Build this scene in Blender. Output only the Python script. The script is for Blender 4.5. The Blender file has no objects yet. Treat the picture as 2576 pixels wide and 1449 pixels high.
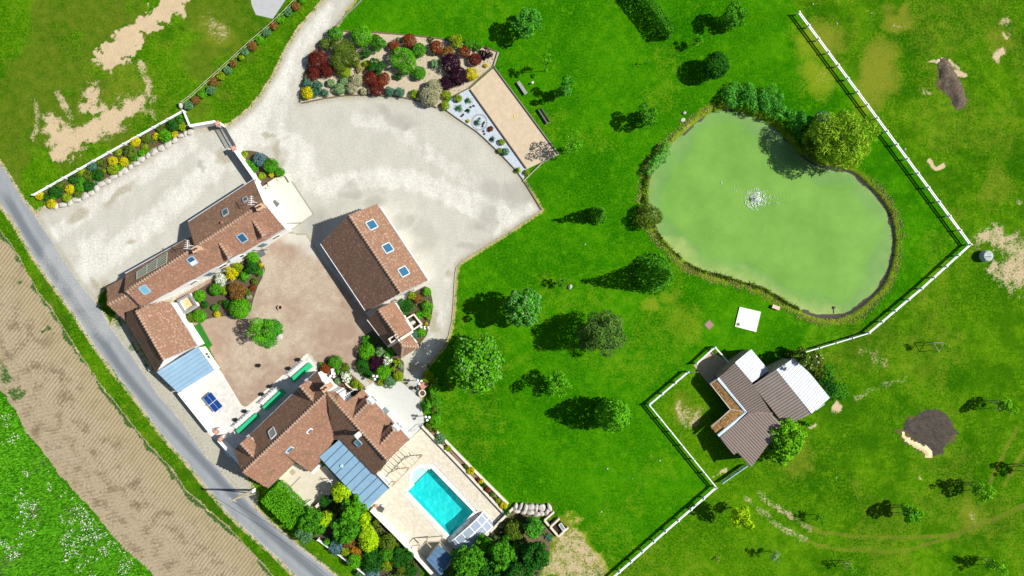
import bpy, math, random
import numpy as np
from mathutils import Vector, Matrix
from mathutils.geometry import tessellate_polygon

SC = bpy.context.scene
COL = SC.collection
HC = 103.0      # drone height above the ground, metres
S = 0.06        # metres on the ground per survey unit
CX, CY = 1288.0, 724.5

# ------------------------------------------------------------------ camera, sky, sun, exposure
cam_d = bpy.data.cameras.new('drone_camera')
cam = bpy.data.objects.new('drone_camera', cam_d)
COL.objects.link(cam)
cam.location = (0, 0, HC)
cam_d.sensor_width = 36.0
cam_d.lens = 36.0 / (2 * (CX * S / HC))
cam_d.clip_start = 1.0
cam_d.clip_end = 6000.0
SC.camera = cam

SUN_DIR = Vector((1.0, 0.10, 1.02)).normalized()
world = bpy.data.worlds.new('World')
SC.world = world
world.use_nodes = True
wn = world.node_tree
wn.nodes.clear()
sky = wn.nodes.new('ShaderNodeTexSky')
sky.sky_type = 'NISHITA'
sky.sun_disc = False
sky.sun_elevation = math.asin(SUN_DIR.z)
sky.sun_rotation = math.radians(84)
bg = wn.nodes.new('ShaderNodeBackground')
bg.inputs['Strength'].default_value = 0.060
wo = wn.nodes.new('ShaderNodeOutputWorld')
wn.links.new(sky.outputs[0], bg.inputs[0])
wn.links.new(bg.outputs[0], wo.inputs[0])

sun_d = bpy.data.lights.new('sun', 'SUN')
sun_d.energy = 4.9
sun_d.angle = math.radians(0.5)
sun_d.color = (1.0, 0.955, 0.88)
sun = bpy.data.objects.new('sun', sun_d)
COL.objects.link(sun)
sun.location = (60, 6, 90)
sun.rotation_euler = (-SUN_DIR).to_track_quat('-Z', 'Y').to_euler()

SC.view_settings.view_transform = 'Standard'
SC.view_settings.look = 'None'
SC.view_settings.gamma = 1.0
SC.view_settings.use_curve_mapping = False
SC.view_settings.exposure = 0.50
SC.render.engine = 'CYCLES'
SC.cycles.max_bounces = 5
SC.cycles.transparent_max_bounces = 12
SC.cycles.use_denoising = True

# ------------------------------------------------------------------ survey coordinates -> metres
def W(o, h=0.0):
    """survey point seen from the drone, at height h above ground -> world position"""
    f = (HC - h) / HC
    return Vector(((o[0] - CX) * S * f, -(o[1] - CY) * S * f, h))

TO = {0: 0.0, 1: 362.6, 2: 725.2, 3: 1086.5}
def T(i, j, x, y): return (644.0 * i + x * .2502, TO[j] + y * .2502)
def s1(x, y): return (1706.6 + x * .23116, 863.0 + y * .23116)
def s2(x, y): return (566.7 + x * .24448, 888.7 + y * .24448)
def s3(x, y): return (257.6 + x * .27116, 437.9 + y * .27116)
def s4(x, y): return (888.7 + x * .23103, 695.5 + y * .23103)
def s5(x, y): return (618.2 + x * .19996, 1159.2 + y * .19996)
def s6(x, y): return (1004.6 + x * .30667, 1004.6 + y * .30667)
def TT(i, j, *v): return [T(i, j, v[k], v[k + 1]) for k in range(0, len(v), 2)]
def SS(fn, *v): return [fn(v[k], v[k + 1]) for k in range(0, len(v), 2)]
def OO(*v): return [(v[k], v[k + 1]) for k in range(0, len(v), 2)]

# ------------------------------------------------------------------ node helpers
class G:
    def __init__(s, name, rough=0.9):
        s.m = bpy.data.materials.new(name); s.m.use_nodes = True
        s.t = s.m.node_tree; s.b = s.t.nodes['Principled BSDF']; s.out = s.t.nodes['Material Output']
        s.b.inputs['Roughness'].default_value = rough
        s.b.inputs['Specular IOR Level'].default_value = 0.25
        s.tc = None
    def n(s, ty, **k):
        x = s.t.nodes.new(ty)
        for a, v in k.items(): setattr(x, a, v)
        return x
    def put(s, sock, v):
        if hasattr(v, 'is_output'): s.t.links.new(v, sock)
        elif v is not None:
            if isinstance(v, (tuple, list)) and len(v) == 3 and sock.type == 'RGBA': v = (*v, 1)
            sock.default_value = v
    def co(s):
        if s.tc is None: s.tc = s.n('ShaderNodeTexCoord')
        return s.tc.outputs['Object']
    def gco(s):
        g = s.n('ShaderNodeNewGeometry'); return g.outputs['Position']
    def noise(s, scale, detail=4, rough=.6, vec=None, dist=0.0):
        x = s.n('ShaderNodeTexNoise'); s.put(x.inputs['Vector'], vec or s.gco())
        x.inputs['Scale'].default_value = scale; x.inputs['Detail'].default_value = detail
        x.inputs['Roughness'].default_value = rough; x.inputs['Distortion'].default_value = dist
        return x.outputs['Fac']
    def voro(s, scale, vec=None):
        x = s.n('ShaderNodeTexVoronoi'); s.put(x.inputs['Vector'], vec or s.gco()); x.inputs['Scale'].default_value = scale
        return x.outputs
    def mapv(s, rotz=0, scale=(1, 1, 1), vec=None):
        x = s.n('ShaderNodeMapping'); s.put(x.inputs['Vector'], vec or s.gco())
        x.inputs['Rotation'].default_value = (0, 0, rotz); x.inputs['Scale'].default_value = scale
        return x.outputs[0]
    def math(s, op, a, b=None, clamp=False):
        x = s.n('ShaderNodeMath', operation=op, use_clamp=clamp); s.put(x.inputs[0], a)
        if b is not None: s.put(x.inputs[1], b)
        return x.outputs[0]
    def rng(s, v, a, b, c=0.0, d=1.0):
        x = s.n('ShaderNodeMapRange'); s.put(x.inputs[0], v)
        for i, q in enumerate((a, b, c, d)): s.put(x.inputs[i + 1], q)
        return x.outputs[0]
    def mix(s, f, a, b, mode='MIX'):
        x = s.n('ShaderNodeMix', data_type='RGBA', blend_type=mode)
        s.put(x.inputs[0], f); s.put(x.inputs[6], a); s.put(x.inputs[7], b)
        return x.outputs[2]
    def isl(s):
        return s.n('ShaderNodeNewGeometry').outputs['Random Per Island']
    def attr(s, name='mask'):
        a = s.n('ShaderNodeAttribute'); a.attribute_name = name
        q = s.n('ShaderNodeSeparateColor'); s.t.links.new(a.outputs['Color'], q.inputs[0])
        return q.outputs[0], q.outputs[1], q.outputs[2], a.outputs['Alpha']
    def bump(s, h, strength=.5, dist=.1):
        x = s.n('ShaderNodeBump'); s.put(x.inputs['Height'], h)
        x.inputs['Strength'].default_value = strength; x.inputs['Distance'].default_value = dist
        s.t.links.new(x.outputs[0], s.b.inputs['Normal'])
    def col(s, c): s.put(s.b.inputs['Base Color'], c); return s

MATS = {}
def plain(name, c, rough=.7, var=.25, scale=3.0, metal=0.0, isl=0.0, bump=0.0):
    """painted / stone / wood surface with mottling and grain"""
    if name in MATS: return MATS[name]
    g = G(name, rough)
    n1 = g.noise(scale, 5, .65)
    n2 = g.noise(scale * 7, 3, .6)
    f = g.math('ADD', g.math('MULTIPLY', n1, .65), g.math('MULTIPLY', n2, .35))
    lo = tuple(x * (1 - var) for x in c); hi = tuple(min(1, x * (1 + var)) for x in c)
    q = g.mix(g.rng(f, .3, .7), lo, hi)
    if isl:
        q = g.mix(1.0, q, g.mix(g.isl(), (1 - isl,) * 3, (1 + isl * .6,) * 3), 'MULTIPLY')
    g.col(q); g.b.inputs['Metallic'].default_value = metal
    if bump: g.bump(n2, bump, .03)
    MATS[name] = g.m
    return g.m

# ------------------------------------------------------------------ object helpers
ORG = {}
def tag(o, label=None, cat=None, group=None, kind=None):
    if label: o['label'] = label
    if cat: o['category'] = cat
    if group: o['group'] = group
    if kind: o['kind'] = kind
    return o

def thing(name, label, cat, loc, group=None, kind=None):
    o = bpy.data.objects.new(name, None); COL.objects.link(o)
    o.empty_display_size = .3
    o.location = loc; ORG[o.name] = Vector(loc)
    return tag(o, label, cat, group, kind)

def origin(p): return ORG.get(p.name, Vector((0, 0, 0)))

def mesh_obj(name, me, mats, parent=None, loc=None):
    for m in (mats if isinstance(mats, (list, tuple)) else [mats]): me.materials.append(m)
    o = bpy.data.objects.new(name, me); COL.objects.link(o)
    if parent is not None:
        o.parent = parent; ORG[o.name] = origin(parent)
    if loc is not None: o.location = loc
    return o

def np_mesh(name, v, f, smooth=False):
    """v (n,3) float array, f (m,k) int array"""
    me = bpy.data.meshes.new(name)
    v = np.asarray(v, np.float32); f = np.asarray(f, np.int32)
    m, k = f.shape
    me.vertices.add(len(v)); me.vertices.foreach_set('co', v.ravel())
    me.loops.add(m * k); me.loops.foreach_set('vertex_index', f.ravel())
    me.polygons.add(m); me.polygons.foreach_set('loop_start', np.arange(0, m * k, k, dtype=np.int32))
    try: me.polygons.foreach_set('loop_total', np.full(m, k, np.int32))
    except Exception: pass
    me.update(calc_edges=True)
    if smooth: me.polygons.foreach_set('use_smooth', np.ones(m, bool))
    return me

class MB:
    def __init__(s): s.v = []; s.f = []; s.mi = []; s.m = 0
    def add(s, v, f):
        b = len(s.v); s.v += [Vector(p) for p in v]
        for q in f: s.f.append([b + i for i in q]); s.mi.append(s.m)
        return s
    def bar(s, p, q, w, h, up=(0, 0, 1)):
        """square bar from p to q; w across, h along 'up'"""
        p = Vector(p); q = Vector(q); d = (q - p).normalized(); up = Vector(up)
        if abs(d.dot(up)) > .98: up = Vector((1, 0, 0)) if abs(d.x) < .9 else Vector((0, 1, 0))
        x = d.cross(up).normalized(); z = x.cross(d).normalized()
        c = []
        for e in (p, q):
            for a, b in ((-1, -1), (1, -1), (1, 1), (-1, 1)): c.append(e + x * (a * w / 2) + z * (b * h / 2))
        return s.add(c, [(3, 2, 1, 0), (4, 5, 6, 7), (0, 1, 5, 4), (1, 2, 6, 5), (2, 3, 7, 6), (3, 0, 4, 7)])
    def box(s, c, sx, sy, sz, rz=0.0):
        """box standing on c (centre of its base)"""
        c = Vector(c); a = Vector((math.cos(rz), math.sin(rz), 0)) * sx / 2; b = Vector((-math.sin(rz), math.cos(rz), 0)) * sy / 2
        z = Vector((0, 0, sz)); base = [c - a - b, c + a - b, c + a + b, c - a + b]
        return s.add(base + [p + z for p in base], [(3, 2, 1, 0), (4, 5, 6, 7), (0, 1, 5, 4), (1, 2, 6, 5), (2, 3, 7, 6), (3, 0, 4, 7)])
    def prism(s, pts, dz):
        """slab: polygon of 3-D points (top face), extruded straight down by dz"""
        pts = [Vector(p) for p in pts]; n = len(pts)
        if sum(pts[i].x * pts[(i + 1) % n].y - pts[(i + 1) % n].x * pts[i].y for i in range(n)) < 0: pts.reverse()
        tri = tessellate_polygon([[Vector((p.x, p.y, 0)) for p in pts]])
        tri = [t if (pts[t[1]] - pts[t[0]]).cross(pts[t[2]] - pts[t[0]]).z > 0 else (t[0], t[2], t[1]) for t in tri]
        v = pts + [p - Vector((0, 0, dz)) for p in pts]
        f = [tuple(t) for t in tri] + [(t[2] + n, t[1] + n, t[0] + n) for t in tri]
        f += [(i, i + n, (i + 1) % n + n, (i + 1) % n) for i in range(n)]
        return s.add(v, f)
    def sheet(s, outer, holes=(), z=0.0):
        L = [[Vector((p[0], p[1], 0)) for p in outer]] + [[Vector((p[0], p[1], 0)) for p in h] for h in holes]
        flat = [p for l in L for p in l]
        tri = tessellate_polygon(L)
        tri = [t if (flat[t[1]] - flat[t[0]]).cross(flat[t[2]] - flat[t[0]]).z > 0 else (t[0], t[2], t[1]) for t in tri]
        return s.add([Vector((p.x, p.y, z)) for p in flat], [tuple(t) for t in tri])
    def tube(s, pts, r, n=6, r2=None):
        pts = [Vector(p) for p in pts]; r2 = r if r2 is None else r2; v = []; f = []
        for i, p in enumerate(pts):
            d = (pts[min(i + 1, len(pts) - 1)] - pts[max(i - 1, 0)]).normalized()
            u = Vector((0, 0, 1)) if abs(d.z) < .9 else Vector((1, 0, 0))
            x = d.cross(u).normalized(); y = d.cross(x)
            rr = r + (r2 - r) * i / max(1, len(pts) - 1)
            v += [p + (x * math.cos(k * 2 * math.pi / n) + y * math.sin(k * 2 * math.pi / n)) * rr for k in range(n)]
        for i in range(len(pts) - 1):
            for k in range(n): f.append((i * n + k, i * n + (k + 1) % n, (i + 1) * n + (k + 1) % n, (i + 1) * n + k))
        f.append(tuple(range(n))[::-1]); f.append(tuple((len(pts) - 1) * n + k for k in range(n)))
        return s.add(v, f)
    def lathe(s, c, prof, n=14):
        c = Vector(c); v = []; f = []
        for r, z in prof: v += [c + Vector((r * math.cos(k * 2 * math.pi / n), r * math.sin(k * 2 * math.pi / n), z)) for k in range(n)]
        for i in range(len(prof) - 1):
            for k in range(n): f.append((i * n + k, i * n + (k + 1) % n, (i + 1) * n + (k + 1) % n, (i + 1) * n + k))
        if prof[-1][0] > 0: f.append(tuple((len(prof) - 1) * n + k for k in range(n)))
        return s.add(v, f)
    def mesh(s, name, org=Vector((0, 0, 0)), smooth=False):
        me = bpy.data.meshes.new(name)
        me.from_pydata([tuple(p - org) for p in s.v], [], s.f)
        me.polygons.foreach_set('material_index', s.mi)
        if smooth: me.polygons.foreach_set('use_smooth', [True] * len(s.f))
        me.update()
        return me
    def build(s, name, mats, parent=None, smooth=False, loc=None):
        org = origin(parent) if parent is not None else Vector(loc if loc is not None else (0, 0, 0))
        o = mesh_obj(name, s.mesh(name, org, smooth), mats, parent, None if parent is not None else org)
        if parent is None: ORG[o.name] = org
        return o

def dup(root, loc, rz=None, label=None, sc=None):
    r = root.copy(); COL.objects.link(r); r.location = loc
    if rz is not None: r.rotation_euler = (0, 0, rz)
    if sc is not None: r.scale = sc if isinstance(sc, (tuple, list)) else (sc, sc, sc)
    if label: r['label'] = label
    for ch in root.children:
        c = ch.copy(); COL.objects.link(c); c.parent = r
        for g in ch.children:
            d = g.copy(); COL.objects.link(d); d.parent = c
    return r

def blend_pts(a, b, n): return [a + (b - a) * (i / n) for i in range(n + 1)]

# ------------------------------------------------------------------ numpy noise, polygons
_rs = np.random.RandomState(7)
_LAT = _rs.rand(256, 256).astype(np.float32)
def vnoise(x, y):
    xi = np.floor(x).astype(int); yi = np.floor(y).astype(int); fx = x - xi; fy = y - yi
    fx = fx * fx * (3 - 2 * fx); fy = fy * fy * (3 - 2 * fy)
    L = lambda i, j: _LAT[i & 255, j & 255]
    return (L(xi, yi) * (1 - fx) + L(xi + 1, yi) * fx) * (1 - fy) + (L(xi, yi + 1) * (1 - fx) + L(xi + 1, yi + 1) * fx) * fy
def fbm(x, y, sc, oct=4, seed=0.0):
    t = 0; a = .5; tot = 0
    for k in range(oct):
        t = t + a * vnoise(x * sc + seed * 17.3 + k * 31.7, y * sc + seed * 9.1 + k * 11.3); tot += a; a *= .55; sc *= 2.1
    return t / tot
def sdf(px, py, poly):
    """signed distance in metres, positive inside (poly in world xy)"""
    P = np.array(poly, float); d = np.full(px.shape, 1e9); ins = np.zeros(px.shape, bool)
    for i in range(len(P)):
        a = P[i]; b = P[(i + 1) % len(P)]; e = b - a; L = e @ e + 1e-12
        t = np.clip(((px - a[0]) * e[0] + (py - a[1]) * e[1]) / L, 0, 1)
        d = np.minimum(d, (px - a[0] - t * e[0]) ** 2 + (py - a[1] - t * e[1]) ** 2)
        c = (a[1] > py) != (b[1] > py)
        xs = a[0] + (py - a[1]) * e[0] / (e[1] if abs(e[1]) > 1e-9 else 1e-9)
        ins ^= c & (px < xs)
    d = np.sqrt(d)
    return np.where(ins, d, -d)
def ldist(px, py, line):
    P = np.array(line, float); d = np.full(px.shape, 1e9)
    for i in range(len(P) - 1):
        a = P[i]; e = P[i + 1] - a; L = e @ e + 1e-12
        t = np.clip(((px - a[0]) * e[0] + (py - a[1]) * e[1]) / L, 0, 1)
        d = np.minimum(d, (px - a[0] - t * e[0]) ** 2 + (py - a[1] - t * e[1]) ** 2)
    return np.sqrt(d)
def sstep(a, b, x):
    t = np.clip((x - a) / (b - a), 0, 1); return t * t * (3 - 2 * t)
def wxy(pts, h=0.0): return [(p.x, p.y) for p in (W(o, h) for o in pts)]
def smooth_line(pts, n=4, closed=False):
    """Catmull-Rom through 2-D points"""
    P = [np.array(p, float) for p in pts]; N = len(P); out = []
    for i in range(N if closed else N - 1):
        g = lambda k: P[k % N] if closed else P[max(0, min(N - 1, k))]
        p0, p1, p2, p3 = g(i - 1), g(i), g(i + 1), g(i + 2)
        for k in range(n):
            t = k / n
            out.append(tuple(.5 * (2 * p1 + (p2 - p0) * t + (2 * p0 - 5 * p1 + 4 * p2 - p3) * t * t + (3 * p1 - p0 - 3 * p2 + p3) * t ** 3)))
    if not closed: out.append(tuple(P[-1]))
    return out
# ================================================================== GROUND
def grass_mat(name, dark, mid, light, dry, sand, soil=(.05, .045, .04), bs=.55, fleck=.55):
    g = G(name, 1.0); g.b.inputs['Specular IOR Level'].default_value = 0.0
    n1 = g.noise(.09, 3); n2 = g.noise(.7, 4, .65); n3 = g.noise(3.6, 4, .7); n4 = g.noise(11, 2)
    r, dr, dk, so = g.attr()
    c = g.mix(g.rng(n2, .32, .68), mid, light)
    c = g.mix(g.rng(g.math('ADD', g.math('MULTIPLY', n3, .6), g.math('MULTIPLY', n1, .4)), .56, .40), c, dark)
    # clumps of clover and coarse grass a hand wide
    v = g.voro(.55)[0]
    c = g.mix(g.math('MULTIPLY', g.rng(v, .32, .10), g.rng(n3, .35, .6), True), c, light)
    nf = g.noise(2.3, 7, .78); c = g.mix(g.math('MULTIPLY', g.rng(nf, .52, .64), fleck), c, light); c = g.mix(g.math('MULTIPLY', g.rng(nf, .46, .34), fleck), c, dark)
    c = g.mix(g.math('MULTIPLY', dk, g.rng(n3, .25, .55), True), c, dark)
    f = g.math('ADD', dr, g.math('MULTIPLY', g.math('SUBTRACT', g.math('ADD', g.math('MULTIPLY', n3, .6), g.math('MULTIPLY', n2, .4)), .5), 1.6))
    c = g.mix(g.rng(f, .25, .95), c, dry)
    f = g.math('ADD', r, g.math('MULTIPLY', g.math('SUBTRACT', g.math('ADD', g.math('ADD', g.math('MULTIPLY', n3, .42), g.math('MULTIPLY', n4, .2)), g.math('MULTIPLY', n2, .38)), .5), 3.0))
    sandc = g.mix(g.rng(n2, .3, .7), sand, tuple(x * .82 for x in sand))
    c = g.mix(g.rng(f, .38, .72), c, sandc)
    f = g.math('ADD', so, g.math('MULTIPLY', g.math('SUBTRACT', n3, .5), 1.4))
    c = g.mix(g.rng(f, .45, .62), c, g.mix(n4, soil, tuple(x * 1.9 for x in soil)))
    g.col(c)
    g.bump(g.math('ADD', g.math('MULTIPLY', n3, .7), g.math('MULTIPLY', n4, .3)), bs, .16)
    return g.m

M_MEADOW = grass_mat('meadow_grass', (.012, .078, .001), (.040, .148, .001), (.100, .218, .004), (.165, .190, .016), (.52, .41, .26), (.075, .058, .026), .7, .85)
M_LAWN = grass_mat('lawn_grass', (.008, .088, .0006), (.022, .148, .001), (.066, .220, .002), (.16, .23, .010), (.40, .34, .12), bs=.45)
M_CROP = grass_mat('crop_grass', (.012, .10, .002), (.030, .175, .003), (.075, .25, .006), (.12, .17, .02), (.40, .34, .22), (.05, .05, .03), .8)

def stubble_mat():
    g = G('stubble', .95)
    n2 = g.noise(.45, 4, .6); n3 = g.noise(3.0, 4, .7); n4 = g.noise(9, 2)
    r, dr, dk, so = g.attr()
    v = g.mapv(math.radians(-38), (1, .25, 1))
    w = g.n('ShaderNodeTexWave', wave_type='BANDS', bands_direction='X'); g.put(w.inputs['Vector'], g.mapv(math.radians(37)))
    w.inputs['Scale'].default_value = .62; w.inputs['Distortion'].default_value = .9; w.inputs['Detail'].default_value = 2; w.inputs['Detail Scale'].default_value = 1.2
    w2 = g.n('ShaderNodeTexWave', wave_type='BANDS', bands_direction='X'); g.put(w2.inputs['Vector'], g.mapv(math.radians(78)))
    w2.inputs['Scale'].default_value = .55; w2.inputs['Distortion'].default_value = 3; w2.inputs['Detail'].default_value = 2
    rows = g.mix(dk, w.outputs['Fac'], w2.outputs['Fac'])
    c = g.mix(g.rng(n3, .3, .7), (.385, .315, .21), (.245, .195, .125))
    st = g.math('MULTIPLY', g.rng(rows, .62, .95), g.rng(g.noise(2.2, 4, .7), .38, .62), True)
    c = g.mix(g.math('MULTIPLY', st, g.rng(n2, .38, .62), True), c, (.085, .065, .036))
    c = g.mix(g.rng(g.math('ADD', n2, g.math('MULTIPLY', n3, .5)), .76, .96), c, (.165, .125, .072))
    f = g.math('ADD', dr, g.math('MULTIPLY', g.math('SUBTRACT', n3, .5), 1.4))
    c = g.mix(g.rng(f, .35, .8), c, g.mix(n4, (.37, .30, .175), (.21, .18, .085)))
    f = g.math('ADD', r, g.math('MULTIPLY', g.math('SUBTRACT', n3, .5), 1.6))
    c = g.mix(g.rng(f, .45, .75), c, (.03, .09, .008))
    g.col(c); g.bump(g.math('ADD', g.math('MULTIPLY', n3, .6), g.math('MULTIPLY', rows, .5)), .7, .15)
    return g.m

def gravel_mat():
    g = G('pale_gravel', .95)
    n1 = g.noise(.10, 4, .6, dist=.6); n2 = g.noise(.55, 5, .65, g.mapv(math.radians(25), (1, .45, 1))); n3 = g.noise(4, 4, .7); n4 = g.noise(14, 2)
    r, dr, wh, so = g.attr()
    c = g.mix(g.rng(n2, .3, .7), (.40, .397, .345), (.485, .48, .425))
    c = g.mix(g.rng(n1, .46, .22), c, (.36, .355, .30))
    f = g.math('ADD', wh, g.math('MULTIPLY', g.math('SUBTRACT', g.math('ADD', g.math('MULTIPLY', n2, .6), g.math('MULTIPLY', g.noise(1.6, 5, .7), .4)), .5), 2.2))
    c = g.mix(g.rng(f, .25, .95), c, (.63, .625, .575))
    f = g.math('ADD', so, g.math('MULTIPLY', g.math('SUBTRACT', n2, .5), .9))
    c = g.mix(g.rng(f, .3, .8), c, (.28, .275, .24))
    f = g.math('ADD', r, g.math('MULTIPLY', g.math('SUBTRACT', n3, .5), 1.5))
    c = g.mix(g.rng(f, .35, .8), c, (.30, .27, .185))
    f = g.math('ADD', dr, g.math('MULTIPLY', g.math('SUBTRACT', n3, .5), 1.8))
    c = g.mix(g.rng(f, .5, .75), c, (.05, .11, .015))
    c = g.mix(g.math('MULTIPLY', g.rng(n3, .56, .40), .45), c, (.30, .285, .23)); c = g.mix(g.math('MULTIPLY', g.rng(g.noise(7, 5, .75), .55, .68), .4), c, (.62, .60, .53))
    c = g.mix(g.math('MULTIPLY', g.rng(g.voro(1.1)[0], .07, .03), .6), c, (.20, .185, .14))
    c = g.mix(g.math('MULTIPLY', g.rng(n4, .52, .75), .35), c, (.24, .235, .2))
    g.col(c); g.bump(g.math('ADD', n3, n4), .35, .05)
    return g.m

def road_mat():
    g = G('worn_asphalt', .9)
    n2 = g.noise(.5, 5, .65, g.mapv(math.radians(-37), (1, .3, 1))); n3 = g.noise(5, 4, .7); n4 = g.noise(18, 2)
    r, dr, wh, so = g.attr()
    c = g.mix(g.rng(n2, .3, .7), (.20, .22, .235), (.265, .285, .30))
    c = g.mix(so, c, (.115, .135, .15))
    f = g.math('ADD', wh, g.math('MULTIPLY', g.math('SUBTRACT', n3, .5), 1.1))
    c = g.mix(g.rng(f, .3, .9), c, (.42, .42, .40))
    f = g.math('ADD', r, g.math('MULTIPLY', g.math('SUBTRACT', n3, .5), 1.5))
    c = g.mix(g.rng(f, .4, .7), c, (.5, .45, .34))
    c = g.mix(g.math('MULTIPLY', g.rng(n4, .5, .75), .35), c, (.13, .14, .15))
    g.col(c); g.bump(n4, .3, .02)
    return g.m

def court_mat():
    g = G('pink_gravel_paving', .95)
    n1 = g.noise(.16, 5, .65, dist=.8); n2 = g.noise(.9, 5, .7, dist=.5); n3 = g.noise(5, 4, .7); n4 = g.noise(14, 2)
    r, dr, wh, so = g.attr()
    c = g.mix(g.rng(n3, .3, .7), (.335, .240, .175), (.265, .185, .135))
    f = g.math('ADD', g.math('ADD', g.math('MULTIPLY', n1, .6), g.math('MULTIPLY', n2, .5)), g.math('MULTIPLY', wh, .35))
    c = g.mix(g.math('MULTIPLY', g.rng(f, .52, .78), g.rng(n3, .3, .6), True), c, (.47, .42, .315))
    c = g.mix(r, c, (.47, .455, .39))
    c = g.mix(g.math('MULTIPLY', g.rng(n4, .5, .75), .4), c, (.16, .10, .08))
    g.col(c); g.bump(g.math('ADD', n3, n4), .35, .04)
    return g.m

L_LAWN = wxy(OO(905,-20, 841,72, 900,150, 1200,300, 1310,445, 1362,528, 1288,578, 1204,630, 1164,655, 1150,668, 1146,690, 1143,725, 1141,770, 1137,810, 1129,845, 1116,870,
     1100,890, 1075,920, 1060,1000, 1065,1080, 1100,1130, 1270,1290, 1300,1262, 1392,1262, 1412,1300, 1440,1320, 1470,1360, 1500,1400, 1535,1460, 1530,1500, 1545,1455, 1800,1232,
     1640,1022, 1735,937, 1800,880, 1850,890, 1900,950, 2020,889, 2187,841, 2320,729, 2440,617, 2010,36, 1985,-20))
L_CROP = wxy(OO(-40,920, 0,983, 15,998, 42,1040, 68,1088, 98,1122, 140,1184, 182,1232, 220,1270, 262,1325, 312,1377, 362,1422, 388,1449, 460,1530, -60,1530))
L_STUB = wxy(OO(-60,480, -8,568, 30,617, 67,680, 93,730, 132,780, 167,835, 217,915, 254,968, 304,1030, 350,1090, 382,1127, 417,1162, 467,1232, 504,1265, 542,1297, 592,1342, 636,1392, 692,1454, 790,1530, 400,1530, -60,1200))
ROAD_L = OO(-60,400, 0,512, 45,575, 75,633, 140,725, 190,795, 238,870, 288,938, 335,995, 403,1088, 440,1131, 483,1179, 528,1236, 583,1301, 644,1355, 694,1399, 744,1449, 850,1540)
ROAD_R = OO(-60,320, 0,410, 20,438, 53,495, 83,533, 100,560, 133,607, 158,650, 205,718, 240,760, 263,793, 278,823, 323,880, 363,938, 400,995, 440,1038, 478,1088, 515,1144, 543,1171, 573,1206, 610,1245, 644,1279, 674,1309, 719,1346, 752,1376, 784,1401, 844,1449, 960,1540)
L_ROAD = wxy(ROAD_L + ROAD_R[::-1])
L_GRAV = wxy(OO(860,-60, 816,0, 794,27, 751,77, 719,130, 691,190, 659,240, 630,275, 600,300, 575,317, 545,325, 480,322, 465,330, 420,362, 340,412, 240,473, 170,508, 135,521, 100,528,
     92,552, 133,612, 158,652, 208,722, 240,760, 250,735, 265,712, 290,740, 420,760, 600,720, 760,900, 940,1010, 1012,958, 1062,1012, 1062,960, 1072,920, 1075,920, 1100,890, 1116,870, 1129,845, 1137,810, 1141,770, 1143,725, 1146,690, 1150,668, 1164,655, 1204,630, 1288,578, 1362,528,
     1310,445, 1275,405, 1240,370, 1200,330, 1150,300, 1100,268, 1040,248, 950,241, 850,243, 755,258, 760,200, 790,120, 841,70, 905,-20, 925,-60))
L_VERGE = wxy(OO(278,823, 300,790, 345,880, 395,945, 450,990, 525,1090, 590,1150, 625,1215, 644,1240, 640,1275, 610,1245, 573,1206, 543,1171, 515,1144, 478,1088, 440,1038, 400,995, 363,938, 323,880))
L_COURT = wxy(OO(722,588, 770,592, 800,640, 930,800, 1000,900, 985,950, 935,975, 905,930, 800,915, 775,885, 644,1008, 625,1021, 607,1022, 593,1010, 520,860, 440,750, 640,640))
L_PONDW = smooth_line(wxy(OO(1790,283, 1752,308, 1710,345, 1672,383, 1647,420, 1637,470, 1635,510, 1640,545, 1658,580, 1688,614, 1720,648, 1760,673, 1810,690, 1870,705, 1930,725, 1975,753, 2012,774, 2060,792, 2108,795, 2150,780, 2195,745, 2228,705, 2247,650, 2252,595, 2241,540, 2215,497, 2180,462, 2150,436, 2110,425, 2060,418, 2015,385, 1975,340, 1935,305, 1880,283, 1835,272), .5), 3, True)
POOL_Q = wxy(SS(s6, 262,562, 610,921, 421,1122, 70,752), -.08)
POOL_ST = [W(s6(x, y), 0) for x, y in ((205,600), (175,580), (140,580), (108,598), (88,630), (88,665), (105,700), (116,716))]

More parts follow.
